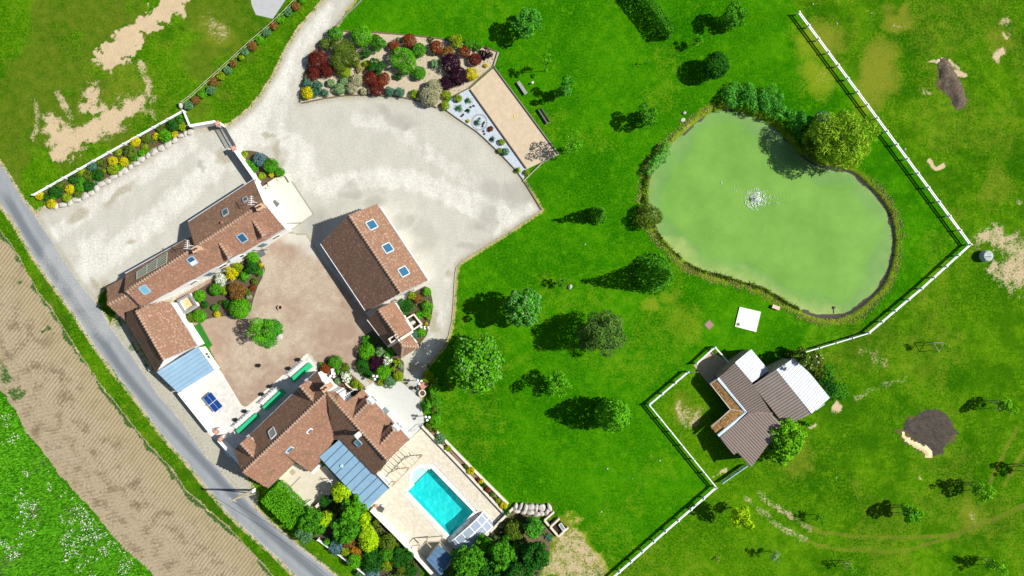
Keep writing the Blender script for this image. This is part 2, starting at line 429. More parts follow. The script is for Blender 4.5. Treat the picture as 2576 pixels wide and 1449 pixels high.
def build_ground():
    fine_x = np.arange(-82, 82.01, .2); fine_y = np.arange(-47, 47.01, .2)
    ox = np.array([-2500, -1200, -600, -300, -180, -120, -95.]); oy = np.array([-2500, -1200, -600, -300, -160, -90, -62.])
    X = np.concatenate([ox, fine_x, -ox[::-1]]); Y = np.concatenate([oy, fine_y, -oy[::-1]])
    gx, gy = np.meshgrid(X, Y, indexing='ij'); px = gx.ravel(); py = gy.ravel(); N = len(px)
    far = (np.abs(px) > 84) | (np.abs(py) > 49)
    A = fbm(px, py, .12, 4, 1); B = fbm(px, py, .5, 4, 2); C = fbm(px, py, 1.6, 3, 3)
    jx = (fbm(px, py, .9, 3, 4) - .5) * 1.3; jy = (fbm(px, py, .9, 3, 5) - .5) * 1.3
    JX = (fbm(px, py, .22, 3, 41) - .5) * 4.5; JY = (fbm(px, py, .22, 3, 42) - .5) * 4.5
    mask = np.zeros((N, 4), np.float32)
    # ---- pond hollow
    dp = sdf(px, py, L_PONDW)
    z = np.where(dp > -2, -.5 * sstep(-.75, .05, dp) - .7 * sstep(0, 3.0, dp), 0.0)
    z = np.where((dp > -1.2) & (dp < .3), z + (B - .5) * .22, z)
    # ---- regions at face centres
    nx, ny = len(X), len(Y)
    idx = np.arange(N).reshape(nx, ny)
    F = np.stack([idx[:-1, :-1], idx[1:, :-1], idx[1:, 1:], idx[:-1, 1:]], -1).reshape(-1, 4)
    fx = px[F].mean(1); fy = py[F].mean(1)
    fj = (jx[F].mean(1), jy[F].mean(1))
    reg = np.zeros(len(F), int)
    def put(code, poly, rag, cond=None):
        d = sdf(fx + fj[0] * rag, fy + fj[1] * rag, poly) > 0
        if cond is not None: d &= cond
        reg[d] = code
    put(1, L_LAWN, .35)
    put(2, L_STUB, .6); put(3, L_CROP, .7)
    put(5, L_GRAV, .25); put(5, L_VERGE, .5)
    put(4, L_ROAD, .35)
    put(6, L_COURT, .12)
    pool = sdf(fx, fy, [(x, y) for x, y in POOL_Q]) > -.35
    pool |= (sdf(fx, fy, [(p.x, p.y) for p in POOL_ST] + POOL_Q[3:] + POOL_Q[:1]) > -.35)
    reg[pool] = -1
    reg[(np.abs(fx) > 84) | (np.abs(fy) > 49)] = 0
    # ---- masks: r bare sand, g dry, b dark/lush (or worn white), a soil and painted shade of the east pond bank
    r, g, b, a = mask[:, 0], mask[:, 1], mask[:, 2], mask[:, 3]
    right = sstep(1850, 2050, px / S + CX)
    left = sstep(900, 500, px / S + CX)
    g += .26 * right * sstep(.42, .66, A) + .10 * right
    g += left * (.18 + .34 * sstep(.4, .65, A))
    b += right * sstep(.46, .70, B) * .55 + left * sstep(.5, .62, A) * .9
    def patch(arr, pts, v=1.0, soft=.9, fn=None):
        d = sdf(px + jx * 2.2, py + jy * 2.2, wxy(pts)) + (C - .5) * 1.6; m = sstep(-soft, soft, d) * v; np.maximum(arr, m, out=arr)
    def spot(arr, ox_, oy_, rad, v=1.0, el=1.0, ang=0.0):
        p = W((ox_, oy_)); R_ = rad * S; dx = px + jx + JX - p.x; dy = py + jy + JY - p.y
        ca, sa = math.cos(ang), math.sin(ang)
        u = dx * ca + dy * sa; w = (-dx * sa + dy * ca) * el
        np.maximum(arr, sstep(1.35, .30, np.sqrt(u * u + w * w) / R_) * v, out=arr)
    def streak(arr, pts, wd, v=1.0):
        d = ldist(px + jx * .4, py + jy * .4, smooth_line(wxy(pts), 5)); np.maximum(arr, sstep(wd, wd * .3, d) * v, out=arr)
    # top-left meadow
    patch(r, [T(0,0,x,y) for x, y in ((990,500),(1200,320),(1400,190),(1560,60),(1640,-60),(1990,-60),(1860,100),(1700,200),(1560,320),(1450,310),(1440,420),(1300,560),(1310,620),(1200,610),(1130,690),(970,640),(950,570))], .98, .6)
    patch(r, OO(110,283, 130,283, 160,310, 195,318, 215,306, 275,275, 335,246, 375,245, 380,270, 320,310, 275,338, 225,362, 205,382, 160,405, 128,407, 122,370, 110,350), .84, 1.3)
    patch(r, [T(0,0,x,y) for x, y in ((770,950),(880,870),(830,790),(900,850),(1020,830),(970,930),(1010,1000),(1110,1040),(1050,1130),(880,1150),(820,1060))], .75, .9)
    patch(r, [T(0,0,x,y) for x, y in ((1100,1030),(1340,950),(1500,980),(1540,1040),(1480,1120),(1200,1240))], .6, 1.2)
    streak(r, TT(0,0,1405,630,1450,760,1500,850,1480,960), .9, .55); streak(r, TT(0,0,580,940,640,1050,720,1180), .9, .55); streak(r, TT(0,0,1330,980,1540,1180,1520,1100), .8, .4)
    streak(r, TT(0,0,350,1010,380,1200,330,1400), .8, .45)
    spot(r, 548, 60, 48, .42); spot(g, 545, 75, 70, .75); spot(g, 300, 235, 130, .55); spot(g, 250, 130, 120, .5, 2.2, .7); spot(g, 130, 230, 90, .5)
    spot(b, 30, 230, 60, .9); spot(b, 160, 30, 40, .9); spot(b, 460, 65, 16, 1); spot(b, 255, 240, 18, 1); spot(b, 330, 140, 22, .9); spot(b, 420, 95, 30, .6)
    # right paddock
    spot(g, 2050, 105, 70, .8); spot(g, 2260, 40, 60, .8, 1.6, .6); spot(r, 2255, 45, 22, .4, 2); spot(r, 2183, 43, 15, .4); spot(g, 2200, 190, 60, .9, .5)
    spot(r, 2515, 122, 20, .9); spot(r, 2527, 72, 10, .85); spot(r, 2535, 42, 24, .55, 1.6, .4); spot(g, 2520, 90, 60, .6); spot(r, 2545, 60, 10, .5)
    spot(r, 2322, 240, 24, .5, 1.8, -.3); spot(r, 2350, 150, 9, .9); streak(r, TT(3,0,1830,610,1910,690), .5, .7); streak(r, TT(3,0,1870,730,1980,760), .6, .9)
    streak(r, TT(3,1,1620,170,1680,240,1760,220), .55, .95)
    patch(r, TT(3,1,2060,900,2260,800,2450,890,2680,930,2680,1500,2400,1490,2230,1360,2170,1260,2280,1180,2440,1150,2330,1050,2160,1010,2090,1080,2050,1000), .62, 1.4)
    spot(r, 2545, 500, 10, .6); spot(r, 2540, 690, 34, .6, 2, -.9); spot(g, 2500, 470, 60, .5)
    spot(b, 2350, 400, 20, .8, 3, -.7)
    spot(r, 2200, 905, 32, .35); streak(r, TT(3,2,880,1110,1100,1000,1380,910), .8, .36); spot(r, 2100, 1014, 16, 1.0); spot(r, 2042, 1065, 16, .75, 2, 1.1); spot(r, 2020, 1090, 10, .7)
    for q, ww, vv in ((TT(3,3,-60,670,160,800,330,910,410,980), .8, .5), (TT(3,3,-60,800,160,980,380,1090), .8, .46), (TT(2,3,2450,560,2574,700), .6, .36), (TT(2,3,2340,650,2430,740,2574,870), .7, .40)): streak(r, q, ww, vv)
    dk2 = np.zeros(N, np.float32)
    for q in (TT(3,3,330,910,500,1000,800,1040,1250,1060,1800,1040,2300,860,2640,700), TT(3,3,380,1090,620,1165,950,1190,1350,1195,1750,1090,2100,950,2574,760), TT(3,3,2230,520,2330,300,2450,60,2500,-40), TT(3,3,2380,540,2480,340,2600,160)):
        streak(dk2, q, .55, 1.0)
    g[:] = np.maximum(g, dk2 * .6); a[:] = np.maximum(a, dk2 * .42 * (.7 + .6 * B))
    spot(r, 2455, 1300, 26, .38, 1.8, .9); spot(g, 2440, 1290, 60, .7); spot(r, 2310, 1222, 5, .8); spot(r, 2104, 1190, 6, .7)
    spot(g, 2000, 1140, 70, .55); spot(b, 2110, 1020, 60, .7); spot(b, 2180, 1110, 40, .8); spot(b, 2230, 1280, 60, .6); spot(b, 2560, 400, 60, .6); spot(b, 2480, 1040, 30, .5)
    # stable yard
    spot(r, 1722, 1030, 20, .55, 1.4, .9); spot(r, 1738, 1050, 34, .52, 1.6, 1.1); spot(r, 1812, 1185, 24, .7, 1.5, .6); spot(g, 1725, 1035, 50, .6)
    # lawn
    spot(g, 2050, 195, 60, .85, 1.2, -.4); spot(r, 2060, 190, 26, .33); spot(g, 1640, 770, 34, .8, 1.5); spot(g, 1710, 820, 70, .55); spot(g, 1690, 750, 30, .6); spot(g, 1780, 900, 30, .5)
    spot(g, 1720, 640, 40, .6); spot(g, 1660, 250, 60, .35); spot(g, 1230, 40, 80, .25); spot(b, 1240, 420, 60, .4); spot(b, 2150, 880, 60, .8); spot(b, 1330, 480, 50, .5)
    lawnd = sstep(.50, .66, A) * .32 * (1 - right) * (1 - left); g[:] = np.maximum(g, lawnd)
    pr = sstep(-1.9, -.5, dp + (B - .5) * 1.2) * sstep(.9, .2, dp) * .8; g[:] = np.maximum(g, pr * (1.0 if True else 0)); r[:] = np.maximum(r, pr * .34 * sstep(.35, .6, B))
    west = pr * sstep(8, -6, px - 24 + 0 * py); r[:] = np.maximum(r, west * .42)
    a[:] = np.maximum(a, sstep(-.35, .05, dp) * .72 * sstep(2, .5, dp))
    r[:] = np.maximum(r, sstep(-.3, .1, dp) * .55 * sstep(1730, 1800, px / S + CX) * sstep(2100, 2000, px / S + CX) * (py < -1) * sstep(1.5, .5, dp))
    a[:] = np.maximum(a, sstep(-.62, -.3, dp) * sstep(.25, -.1, dp) * .82 * (px > 44))  # shaded face of the east bank, darkened through the soil mask
    patch(r, TT(2,3,230,1500,300,1320,380,1250,385,1080,480,1050,560,960,495,860,570,850,700,950,800,1150,960,1260,1020,1400,960,1500), .56, 1.0)
    patch(g, TT(2,3,230,1500,340,1250,340,1000,480,830,600,830,740,950,840,1150,1000,1280,1060,1449), .8, 1.4)
    patch(a, TT(3,2,1330,1449,1400,1330,1560,1220,1700,1215,1820,1290,1890,1430) + TT(3,3,1890,50,1780,160,1660,240,1600,290,1560,260,1400,130,1320,20), .75, 1.0)
    patch(a, TT(3,0,1700,600,1790,560,1860,680,1935,800,1985,960,1995,1090,1860,1100,1820,990,1710,880,1690,700), .62, .9)
    # crop field: pale umbels and bare spots
    cf = fbm(px, py, .35, 4, 8); fl = sstep(.56, .66, cf) * sstep(.44, .6, C)
    # stubble headland, weeds, rows
    xs = px / S + CX; ys = CY - py / S
    dcrop = -sdf(px, py, L_CROP); dstub = sdf(px, py, L_STUB)
    st = dstub > -1; 
    cropm = dcrop < .5
    isst = (dstub > -.02) & ~cropm
    b[isst] = sstep(6.5, 4.5, dcrop[isst] + (B[isst] - .5) * 3)
    g[isst] = np.maximum(sstep(6.0, 2.5, dstub[isst] + (B[isst] - .5) * 5) * .62, .3 * sstep(.5, .7, A[isst]))
    r[isst] = sstep(.8, .2, dstub[isst] + (B[isst] - .5) * 2) * .8
    a[isst] = 0
    spot_ = np.zeros(N, np.float32)
    for ox_, oy_, R_ in ((115, 830, 14), (130, 850, 10), (30, 970, 22), (45, 985, 20), (10, 930, 25), (50, 700, 12), (635, 1375, 14)): spot(spot_, ox_, oy_, R_, .75)
    r[isst] = np.maximum(r, spot_)[isst]
    inc = cropm & (dcrop < 0)
    for arr in (r, g, b, a): arr[inc] = 0
    b[inc] = (sstep(.5, .6, A) * .8)[inc]; g[inc] = (.25 * sstep(.5, .66, B))[inc]; a[inc] = (.75 * sstep(.63, .7, fbm(px, py, .3, 3, 12)))[inc]
    # verge between field and road stays green
    dr_ = ldist(px, py, wxy(ROAD_L)); vg = (dr_ < 4.2) & ~isst & (sdf(px, py, L_ROAD) < 0) & (ys > 480)
    g[vg] = np.minimum(g[vg], .3); r[vg] = np.where(dr_[vg] < .5, .62, 0)
    # road and gravel
    droad = sdf(px, py, L_ROAD); inr = droad > -.4
    cl = smooth_line([((ROAD_L[i][0] + ROAD_R[min(i, len(ROAD_R) - 1)][0]) / 2, (ROAD_L[i][1] + ROAD_R[min(i, len(ROAD_R) - 1)][1]) / 2) for i in range(1)] + OO(0,465, 62,575, 104,640, 172,735, 228,820, 262,865, 303,925, 350,985, 440,1085, 500,1150, 560,1215, 620,1282, 690,1350, 770,1420, 850,1490), 4)
    cl = wxy(cl)
    dcl = ldist(px, py, cl)
    for arr in (r, g, b, a): arr[inr] = 0
    a[inr] = (sstep(.75, .1, np.abs(dcl - .15)) * .85 * sstep(470, 520, ys))[inr]
    b[inr] = np.maximum(sstep(.55, .95, dcl) * sstep(1.9, 1.2, dcl) * .35, sstep(1.1, .2, droad) * .35)[inr]
    spot_[:] = 0
    for ox_, oy_ in ((205, 745), (180, 690), (140, 640), (250, 805)): spot(spot_, ox_, oy_, 60, .5)
    b[inr] = np.maximum(b, spot_)[inr]; r[inr] = (sstep(.45, 0, droad) * .6)[inr]
    dg = np.maximum(sdf(px, py, L_GRAV), sdf(px, py, L_VERGE)); ing = (dg > -.5) & ~(droad > 0)
    for arr in (r, g, b, a): arr[ing] = 0
    wv = np.zeros(N, np.float32)
    for q, ww, vv in ((OO(590,345, 660,345, 730,355, 760,400, 800,470, 900,455, 1010,450, 1110,480, 1200,520, 1290,560), 2.6, .75), (OO(800,40, 740,140, 690,240, 650,300, 600,340), 2.4, .8), (OO(830,20, 780,130, 740,220, 700,300, 720,350), 1.6, .6),
            (OO(480,360, 380,430, 260,500, 150,580, 120,600), 2.0, .7), (OO(560,400, 470,480, 380,560, 280,640, 210,690), 3.0, .8), (OO(1060,470, 1130,500, 1230,560, 1260,600), 1.4, .8), (OO(1200,500, 1280,520, 1340,530), 1.6, .8), (OO(900,300, 1000,330, 1100,400, 1200,460), 2.0, .5),
            (OO(1130,700, 1120,780, 1090,850, 1040,920), 1.3, .5)):
        streak(wv, q, ww, vv)
    spot(wv, 600, 365, 30, .9, 2); spot(wv, 760, 420, 60, .7); spot(wv, 230, 640, 70, .8); spot(wv, 540, 400, 50, .6)
    b[ing] = wv[ing] * .9
    spot_[:] = 0
    for ox_, oy_, R_, e_ in ((880, 480, 40, 1.5), (950, 500, 50, 2), (1000, 570, 60, 2), (1240, 480, 60, 1), (1220, 540, 40, 1), (1000, 290, 90, 3), (1060, 600, 50, 1), (520, 420, 20, 2), (1300, 480, 50, 1), (1180, 620, 50, 2), (780, 560, 60, 1)): spot(spot_, ox_, oy_, R_, .6, e_)
    a[ing] = spot_[ing]
    e1 = sstep(1.6, .1, dg); r[ing] = (e1 * .62)[ing]
    spot_[:] = 0
    for ox_, oy_, R_, e_ in ((690, 370, 26, 1), (705, 405, 30, 1), (660, 350, 30, 2), (190, 530, 60, 2.5), (300, 475, 80, 4), (330, 590, 30, 2), (105, 545, 14, 1), (255, 710, 22, 1), (560, 380, 30, 1), (1330, 545, 22, 1), (1300, 560, 20, 1), (1120, 690, 16, 1), (1040, 930, 30, 1), (1075, 800, 20, .4)): spot(spot_, ox_, oy_, R_, .7, e_, .6)
    r[ing] = np.maximum(r, spot_)[ing]
    g[ing] = (sstep(.7, .05, dg) * .42)[ing]
    for ox_, oy_, R_ in ((1345, 535, 12), (1330, 550, 10), (505, 400, 4), (720, 458, 8)): 
        s_ = np.zeros(N, np.float32); spot(s_, ox_, oy_, R_, .8); g[ing] = np.maximum(g, s_)[ing]
    vv = (sdf(px, py, L_VERGE) > 0) & ~(droad > 0); r[vv] = np.maximum(r[vv], .55); g[vv] = .38
    s_ = np.zeros(N, np.float32)
    for ox_, oy_, R_ in ((275, 770, 26), (300, 820, 26), (330, 865, 20), (355, 905, 18)): spot(s_, ox_, oy_, R_, 1.0, 1.0)
    g[vv] = np.maximum(g, s_)[vv]
    dc = sdf(px, py, L_COURT); inc2 = dc > -.3
    for arr in (r, g, b, a): arr[inc2] = 0
    pn = W((745, 595)); up = np.array([.55, .835])
    r[inc2] = sstep(2.2, -1.5, (px - W((770, 625)).x) * -.35 + (py - W((770, 625)).y) * -1.0 + (B - .5) * 4)[inc2] * 1.0
    for ox_, oy_, R_ in ((690, 800, 60), (720, 850, 50), (705, 870, 35), (760, 740, 70), (700, 700, 50), (640, 900, 40), (600, 960, 30)): spot(b, ox_, oy_, R_, .8) if False else None
    s_ = np.zeros(N, np.float32)
    for ox_, oy_, R_ in ((695, 805, 60), (725, 850, 60), (700, 880, 50), (750, 700, 80), (690, 690, 70), (630, 900, 60), (800, 760, 60)): spot(s_, ox_, oy_, R_, .5)
    b[inc2] = s_[inc2]
    mask[far] = (0, .35, .2, 0)
    np.clip(mask, 0, 1.2, out=mask)
    V = np.stack([px, py, z], 1)
    names = {0: ('ground', M_MEADOW, 'rough meadow and paddock grass round the farmhouse'), 1: ('lawn', M_LAWN, 'bright green mown lawn around the pond'), 2: ('stubble_field', stubble_mat(), 'straw coloured stubble strip beside the road'),
             3: ('crop_field', M_CROP, 'green field with white flowering weeds'), 4: ('road', road_mat(), 'narrow grey asphalt lane'), 5: ('gravel_yard', gravel_mat(), 'pale gravel drive and parking yard'), 6: ('courtyard', court_mat(), 'pinkish gravel courtyard between the houses')}
    for code, (nm, mt, lb) in names.items():
        f = F[reg == code]; used = np.unique(f); mp = np.zeros(N, np.int64); mp[used] = np.arange(len(used))
        me = np_mesh(nm, V[used], mp[f], smooth=(code in (0, 1)))
        at = me.color_attributes.new('mask', 'FLOAT_COLOR', 'POINT'); at.data.foreach_set('color', mask[used].ravel())
        tag(mesh_obj(nm, me, mt), lb, nm.replace('_', ' '), kind='structure')
    return fl, px, py, (reg, F, dcrop)

GFL = build_ground()

# ------------------------------------------------------------------ pond water
def build_water():
    xs = np.arange(18, 60, .25); ys = np.arange(-6, 29, .25)
    gx, gy = np.meshgrid(xs, ys, indexing='ij'); px, py = gx.ravel(), gy.ravel()
    d = sdf(px, py, L_PONDW); idx = np.arange(len(px)).reshape(len(xs), len(ys))
    F = np.stack([idx[:-1, :-1], idx[1:, :-1], idx[1:, 1:], idx[:-1, 1:]], -1).reshape(-1, 4)
    F = F[(d[F] > -.45).any(1)]; used = np.unique(F); mp = np.zeros(len(px), int); mp[used] = np.arange(len(used))
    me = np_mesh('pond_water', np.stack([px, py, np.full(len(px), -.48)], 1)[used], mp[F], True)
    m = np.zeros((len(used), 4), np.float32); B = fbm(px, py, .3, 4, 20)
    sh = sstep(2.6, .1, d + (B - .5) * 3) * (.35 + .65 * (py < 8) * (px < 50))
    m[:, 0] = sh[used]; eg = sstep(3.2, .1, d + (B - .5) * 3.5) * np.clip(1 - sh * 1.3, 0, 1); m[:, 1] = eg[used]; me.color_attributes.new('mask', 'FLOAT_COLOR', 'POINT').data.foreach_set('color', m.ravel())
    g = G('murky_green_water', .12)
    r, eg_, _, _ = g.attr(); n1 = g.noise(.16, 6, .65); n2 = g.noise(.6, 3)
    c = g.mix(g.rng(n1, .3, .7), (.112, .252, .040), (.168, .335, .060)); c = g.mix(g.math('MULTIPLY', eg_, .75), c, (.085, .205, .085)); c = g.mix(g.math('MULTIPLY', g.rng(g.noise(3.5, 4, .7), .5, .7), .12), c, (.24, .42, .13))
    c = g.mix(g.math('MULTIPLY', r, g.rng(n2, .2, .7)), c, (.30, .36, .13))
    g.col(c); g.b.inputs['Specular IOR Level'].default_value = .25
    f = W(FOUNT, -.48)
    mp2 = g.n('ShaderNodeMapping'); g.put(mp2.inputs['Vector'], g.gco()); mp2.inputs['Location'].default_value = (-f.x, -f.y, .48)
    w = g.n('ShaderNodeTexWave', wave_type='RINGS', rings_direction='Z'); g.put(w.inputs['Vector'], mp2.outputs[0]); w.inputs['Scale'].default_value = .62; w.inputs['Distortion'].default_value = .6; w.inputs['Detail'].default_value = 1
    ln = g.n('ShaderNodeVectorMath', operation='LENGTH'); g.put(ln.inputs[0], mp2.outputs[0])
    fall = g.math('POWER', g.rng(ln.outputs['Value'], 0, 14, 1.0, .0), 2.5)
    g.bump(g.math('ADD', g.math('MULTIPLY', w.outputs['Fac'], fall), g.math('MULTIPLY', g.noise(2.5, 3), .35)), .22, .05)
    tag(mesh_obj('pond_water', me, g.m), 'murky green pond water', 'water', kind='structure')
FOUNT = (1900, 500)
build_water()
# ================================================================== BUILDINGS
def tile_mat(name, a, b, c, moss=(.10, .085, .05)):
    g = G(name, .9)
    k = g.isl(); n1 = g.noise(.45, 4, .65); n2 = g.noise(6, 3, .7)
    q = g.mix(g.rng(k, .15, .75), a, b)
    q = g.mix(g.rng(k, .80, .97), q, c)
    q = g.mix(g.math('MULTIPLY', g.rng(n1, .52, .72), .55), q, moss)
    q = g.mix(g.math('MULTIPLY', g.rng(n2, .55, .8), .4), q, tuple(x * .5 for x in a))
    g.col(q); g.bump(n2, .3, .02)
    return g.m
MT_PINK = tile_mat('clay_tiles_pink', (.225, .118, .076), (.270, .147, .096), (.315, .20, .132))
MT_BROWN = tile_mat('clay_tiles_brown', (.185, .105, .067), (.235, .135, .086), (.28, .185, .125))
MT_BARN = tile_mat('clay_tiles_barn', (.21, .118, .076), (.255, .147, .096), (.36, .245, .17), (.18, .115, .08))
M_UNDER = plain('roof_underlay', (.17, .085, .055), .9)
M_RIDGE = plain('ridge_clay', (.27, .155, .105), .85, .3, 2)
M_MORTAR = plain('lime_mortar', (.50, .42, .32), .9, .15)
M_WALL = plain('white_render', (.86, .855, .84), .85, .07, .8)
M_CREAM = plain('cream_stone', (.60, .55, .45), .9, .14, 1.5, bump=.2)
M_GUT = plain('zinc_gutter', (.42, .45, .49), .5, .1)
M_GLASS = None
def glass_mat(name, c, rough=.06):
    g = G(name, rough); n = g.noise(1.5, 3)
    g.col(g.mix(n, tuple(x * .7 for x in c), tuple(x * 1.3 for x in c)))
    g.b.inputs['Specular IOR Level'].default_value = .8
    return g.m
M_GLASS = glass_mat('skylight_glass', (.022, .085, .165))
M_GLASSD = glass_mat('dark_glass', (.05, .075, .08))
M_GLASSL = glass_mat('pale_glass', (.13, .33, .42))
M_FRAME = plain('grey_blue_frame', (.30, .36, .42), .5, .1)
M_WFRAME = plain('white_frame', (.78, .78, .78), .5, .05)
M_BRICK = plain('red_brick', (.42, .20, .14), .9, .3, 5, bump=.3)

def newell(p):
    n = Vector()
    for i in range(len(p)):
        a, b = p[i], p[(i + 1) % len(p)]
        n += Vector(((a.y - b.y) * (a.z + b.z), (a.z - b.z) * (a.x + b.x), (a.x - b.x) * (a.y + b.y)))
    n.normalize()
    return n if n.z > 0 else -n

class Plane:
    def __init__(s, pts):
        s.p = pts; s.n = newell(pts); s.c = sum(pts, Vector()) / len(pts)
        s.u = Vector((0, 0, 1)).cross(s.n)
        s.u = s.u.normalized() if s.u.length > 1e-4 else Vector((1, 0, 0))
        s.v = s.n.cross(s.u)
        if s.v.z < 0: s.v = -s.v; s.u = -s.u
    def at(s, o):
        b = W(o, 0); d = Vector((-b.x / HC, -b.y / HC, 1)); h = s.n.dot(s.c - b) / s.n.dot(d); best = None
        for t in tessellate_polygon([[Vector((p.x, p.y, 0)) for p in s.p]]):
            A, B, D = (s.p[i] for i in t); n = (B - A).cross(D - A)
            if n.length < 1e-6: continue
            n.normalize(); n = n if n.z > 0 else -n
            if n.z < .2: continue
            k = n.dot(A - b) / n.dot(d); q = b + d * k
            e = [(Y.x - X.x) * (q.y - X.y) - (Y.y - X.y) * (q.x - X.x) for X, Y in ((A, B), (B, D), (D, A))]
            if min(e) >= -.01 or max(e) <= .01: best = (q, n)
        if best is None: return b + d * h
        s.n = best[1]; s.u = Vector((0, 0, 1)).cross(s.n).normalized(); s.v = s.n.cross(s.u)
        if s.v.z < 0: s.v = -s.v; s.u = -s.u
        return best[0]

def tile_mesh(name, pts, org, tw=.21, th=.17, seed=0, lift=.012):
    pl = Plane(pts); R = np.random.RandomState(seed)
    P = np.array([tuple(p) for p in pts]); u = np.array(pl.u); v = np.array(pl.v); n = np.array(pl.n)
    U = P @ u; V = P @ v
    gu = np.arange(U.min(), U.max(), tw); gv = np.arange(V.min(), V.max(), th)
    a, b = np.meshgrid(gu, gv, indexing='ij'); a = a + (np.arange(len(gv)) % 2) * tw * .5
    a = a.ravel() + tw / 2; b = b.ravel() + th / 2
    keep = sdf(a, b, list(zip(U, V))) > -.06
    a, b = a[keep], b[keep]
    tri = tessellate_polygon([[Vector((x, y, 0)) for x, y in zip(U, V)]])
    # height above the mean plane from the triangle below the tile
    w = np.full(len(a), np.nan); Wn = P @ n
    best = np.full(len(a), -1e9)
    for t in tri:
        i, j, k = t
        det = (V[j] - V[k]) * (U[i] - U[k]) + (U[k] - U[j]) * (V[i] - V[k])
        if abs(det) < 1e-9: continue
        l1 = ((V[j] - V[k]) * (a - U[k]) + (U[k] - U[j]) * (b - V[k])) / det
        l2 = ((V[k] - V[i]) * (a - U[k]) + (U[i] - U[k]) * (b - V[k])) / det
        l3 = 1 - l1 - l2; m = np.minimum(np.minimum(l1, l2), l3); q = m > best
        best[q] = m[q]; w[q] = (l1 * Wn[i] + l2 * Wn[j] + l3 * Wn[k])[q]
    m = len(a); base = a[:, None] * u + b[:, None] * v + w[:, None] * n
    jit = R.rand(m, 4) * .014; tilt = (R.rand(m) - .5) * .02
    hw, hh = tw * .485, th * .52
    low = lift + .026 + jit[:, 0]; up = lift + .004 + jit[:, 1]
    vs = np.zeros((m, 4, 3))
    for q, (su, sv, hgt) in enumerate(((-1, -1, low - tilt), (1, -1, low + tilt), (1, 1, up + tilt), (-1, 1, up - tilt))):
        vs[:, q] = base + su * hw * u + (sv * hh + (R.rand(m)[:, None] - .5) * .012 * (sv < 0)) * v + hgt[:, None] * n
    return np_mesh(name, vs.reshape(-1, 3) - np.array(org), np.arange(m * 4).reshape(-1, 4))

SEED = [0]
def slope(par, fn, spec, mat, name='roof', thick=.16, pts=None, tw=.21, th=.17):
    """one roof plane: an underlay slab with its tiles laid in courses; returns (part, Plane)"""
    pts = pts or [W(fn(x, y), h) for x, y, h in spec]
    M_ = np.array([(p.x, p.y, 1) for p in pts]); k_ = np.linalg.lstsq(M_, np.array([p.z for p in pts]), rcond=None)[0]
    pts = [Vector((p.x, p.y, float(k_[0] * p.x + k_[1] * p.y + k_[2]))) for p in pts]
    part = MB().prism(pts, thick).build(name, M_UNDER, par)
    SEED[0] += 1
    t = mesh_obj('roof_tiles', tile_mesh('roof_tiles', pts, origin(par), tw, th, SEED[0]), mat, part)
    t['kind'] = 'stuff'
    return part, Plane(pts)

def ridge_mesh():
    b = MB()
    n = 6; L = .40; r = .125
    for x0, x1, rr, mi in ((-L / 2, L / 2 - .06, r, 0), (L / 2 - .07, L / 2, r + .012, 1)):
        v = []; f = []
        for x in (x0, x1): v += [(x, rr * math.cos(math.pi * k / n), rr * .8 * math.sin(math.pi * k / n)) for k in range(n + 1)]
        for k in range(n): f.append((k, k + 1, n + 1 + k + 1, n + 1 + k))
        f.append(tuple(range(n + 1))[::-1]); f.append(tuple(range(n + 1, 2 * n + 2)))
        b.m = mi; b.add(v, f)
    b.m = 1; b.box((L / 2 - .04, .15, -.13), .07, .16, .12); b.box((L / 2 - .04, -.15, -.13), .07, .16, .12)
    return b.mesh('ridge_tile')
RIDGE = ridge_mesh(); RIDGE.materials.append(M_RIDGE); RIDGE.materials.append(M_MORTAR)
def ridge(part, p, q, lift=.04, pitch=.42):
    d = q - p; n = max(1, int(d.length / pitch)); e = d.normalized()
    org = origin(part); rz = math.atan2(e.y, e.x); ry = -math.asin(e.z)
    for i in range(n):
        o = bpy.data.objects.new('ridge_tile', RIDGE); COL.objects.link(o); o.parent = part
        o.location = p + d * ((i + .5) / n) - org + Vector((0, 0, lift)); o.rotation_euler = (0, ry, rz); o.scale = (d.length / n / .40, 1, 1)

def offset_poly(P, d):
    """move a closed plan outline inwards by d"""
    n = len(P); A = sum(P[i].x * P[(i + 1) % n].y - P[(i + 1) % n].x * P[i].y for i in range(n)); s = 1 if A > 0 else -1
    out = []
    for i in range(n):
        a, b, c = P[i - 1], P[i], P[(i + 1) % n]
        e1 = Vector((b.x - a.x, b.y - a.y)); e2 = Vector((c.x - b.x, c.y - b.y))
        e1 = e1.normalized() if e1.length > 1e-6 else e2.normalized(); e2 = e2.normalized() if e2.length > 1e-6 else e1
        n1 = Vector((-e1.y, e1.x)) * s; n2 = Vector((-e2.y, e2.x)) * s; m = n1 + n2
        k = d / max(.3, (1 + n1.dot(n2)))
        out.append(Vector((b.x + m.x * k, b.y + m.y * k, b.z)))
    return out

def walls(par, pts, mat, inset=.22, drop=.15, name='wall', z0=-.05):
    """outer walls under a roof outline (pts carry the roof height); each stretch reaches the ground"""
    P = offset_poly(pts, inset); n = len(P)
    A = sum(P[i].x * P[(i + 1) % n].y - P[(i + 1) % n].x * P[i].y for i in range(n))
    if A < 0: P.reverse()
    v = [Vector((p.x, p.y, z0)) for p in P] + [Vector((p.x, p.y, p.z - drop)) for p in P]
    f = [(i, (i + 1) % n, n + (i + 1) % n, n + i) for i in range(n)]
    return MB().add(v, f).build(name, mat, par)

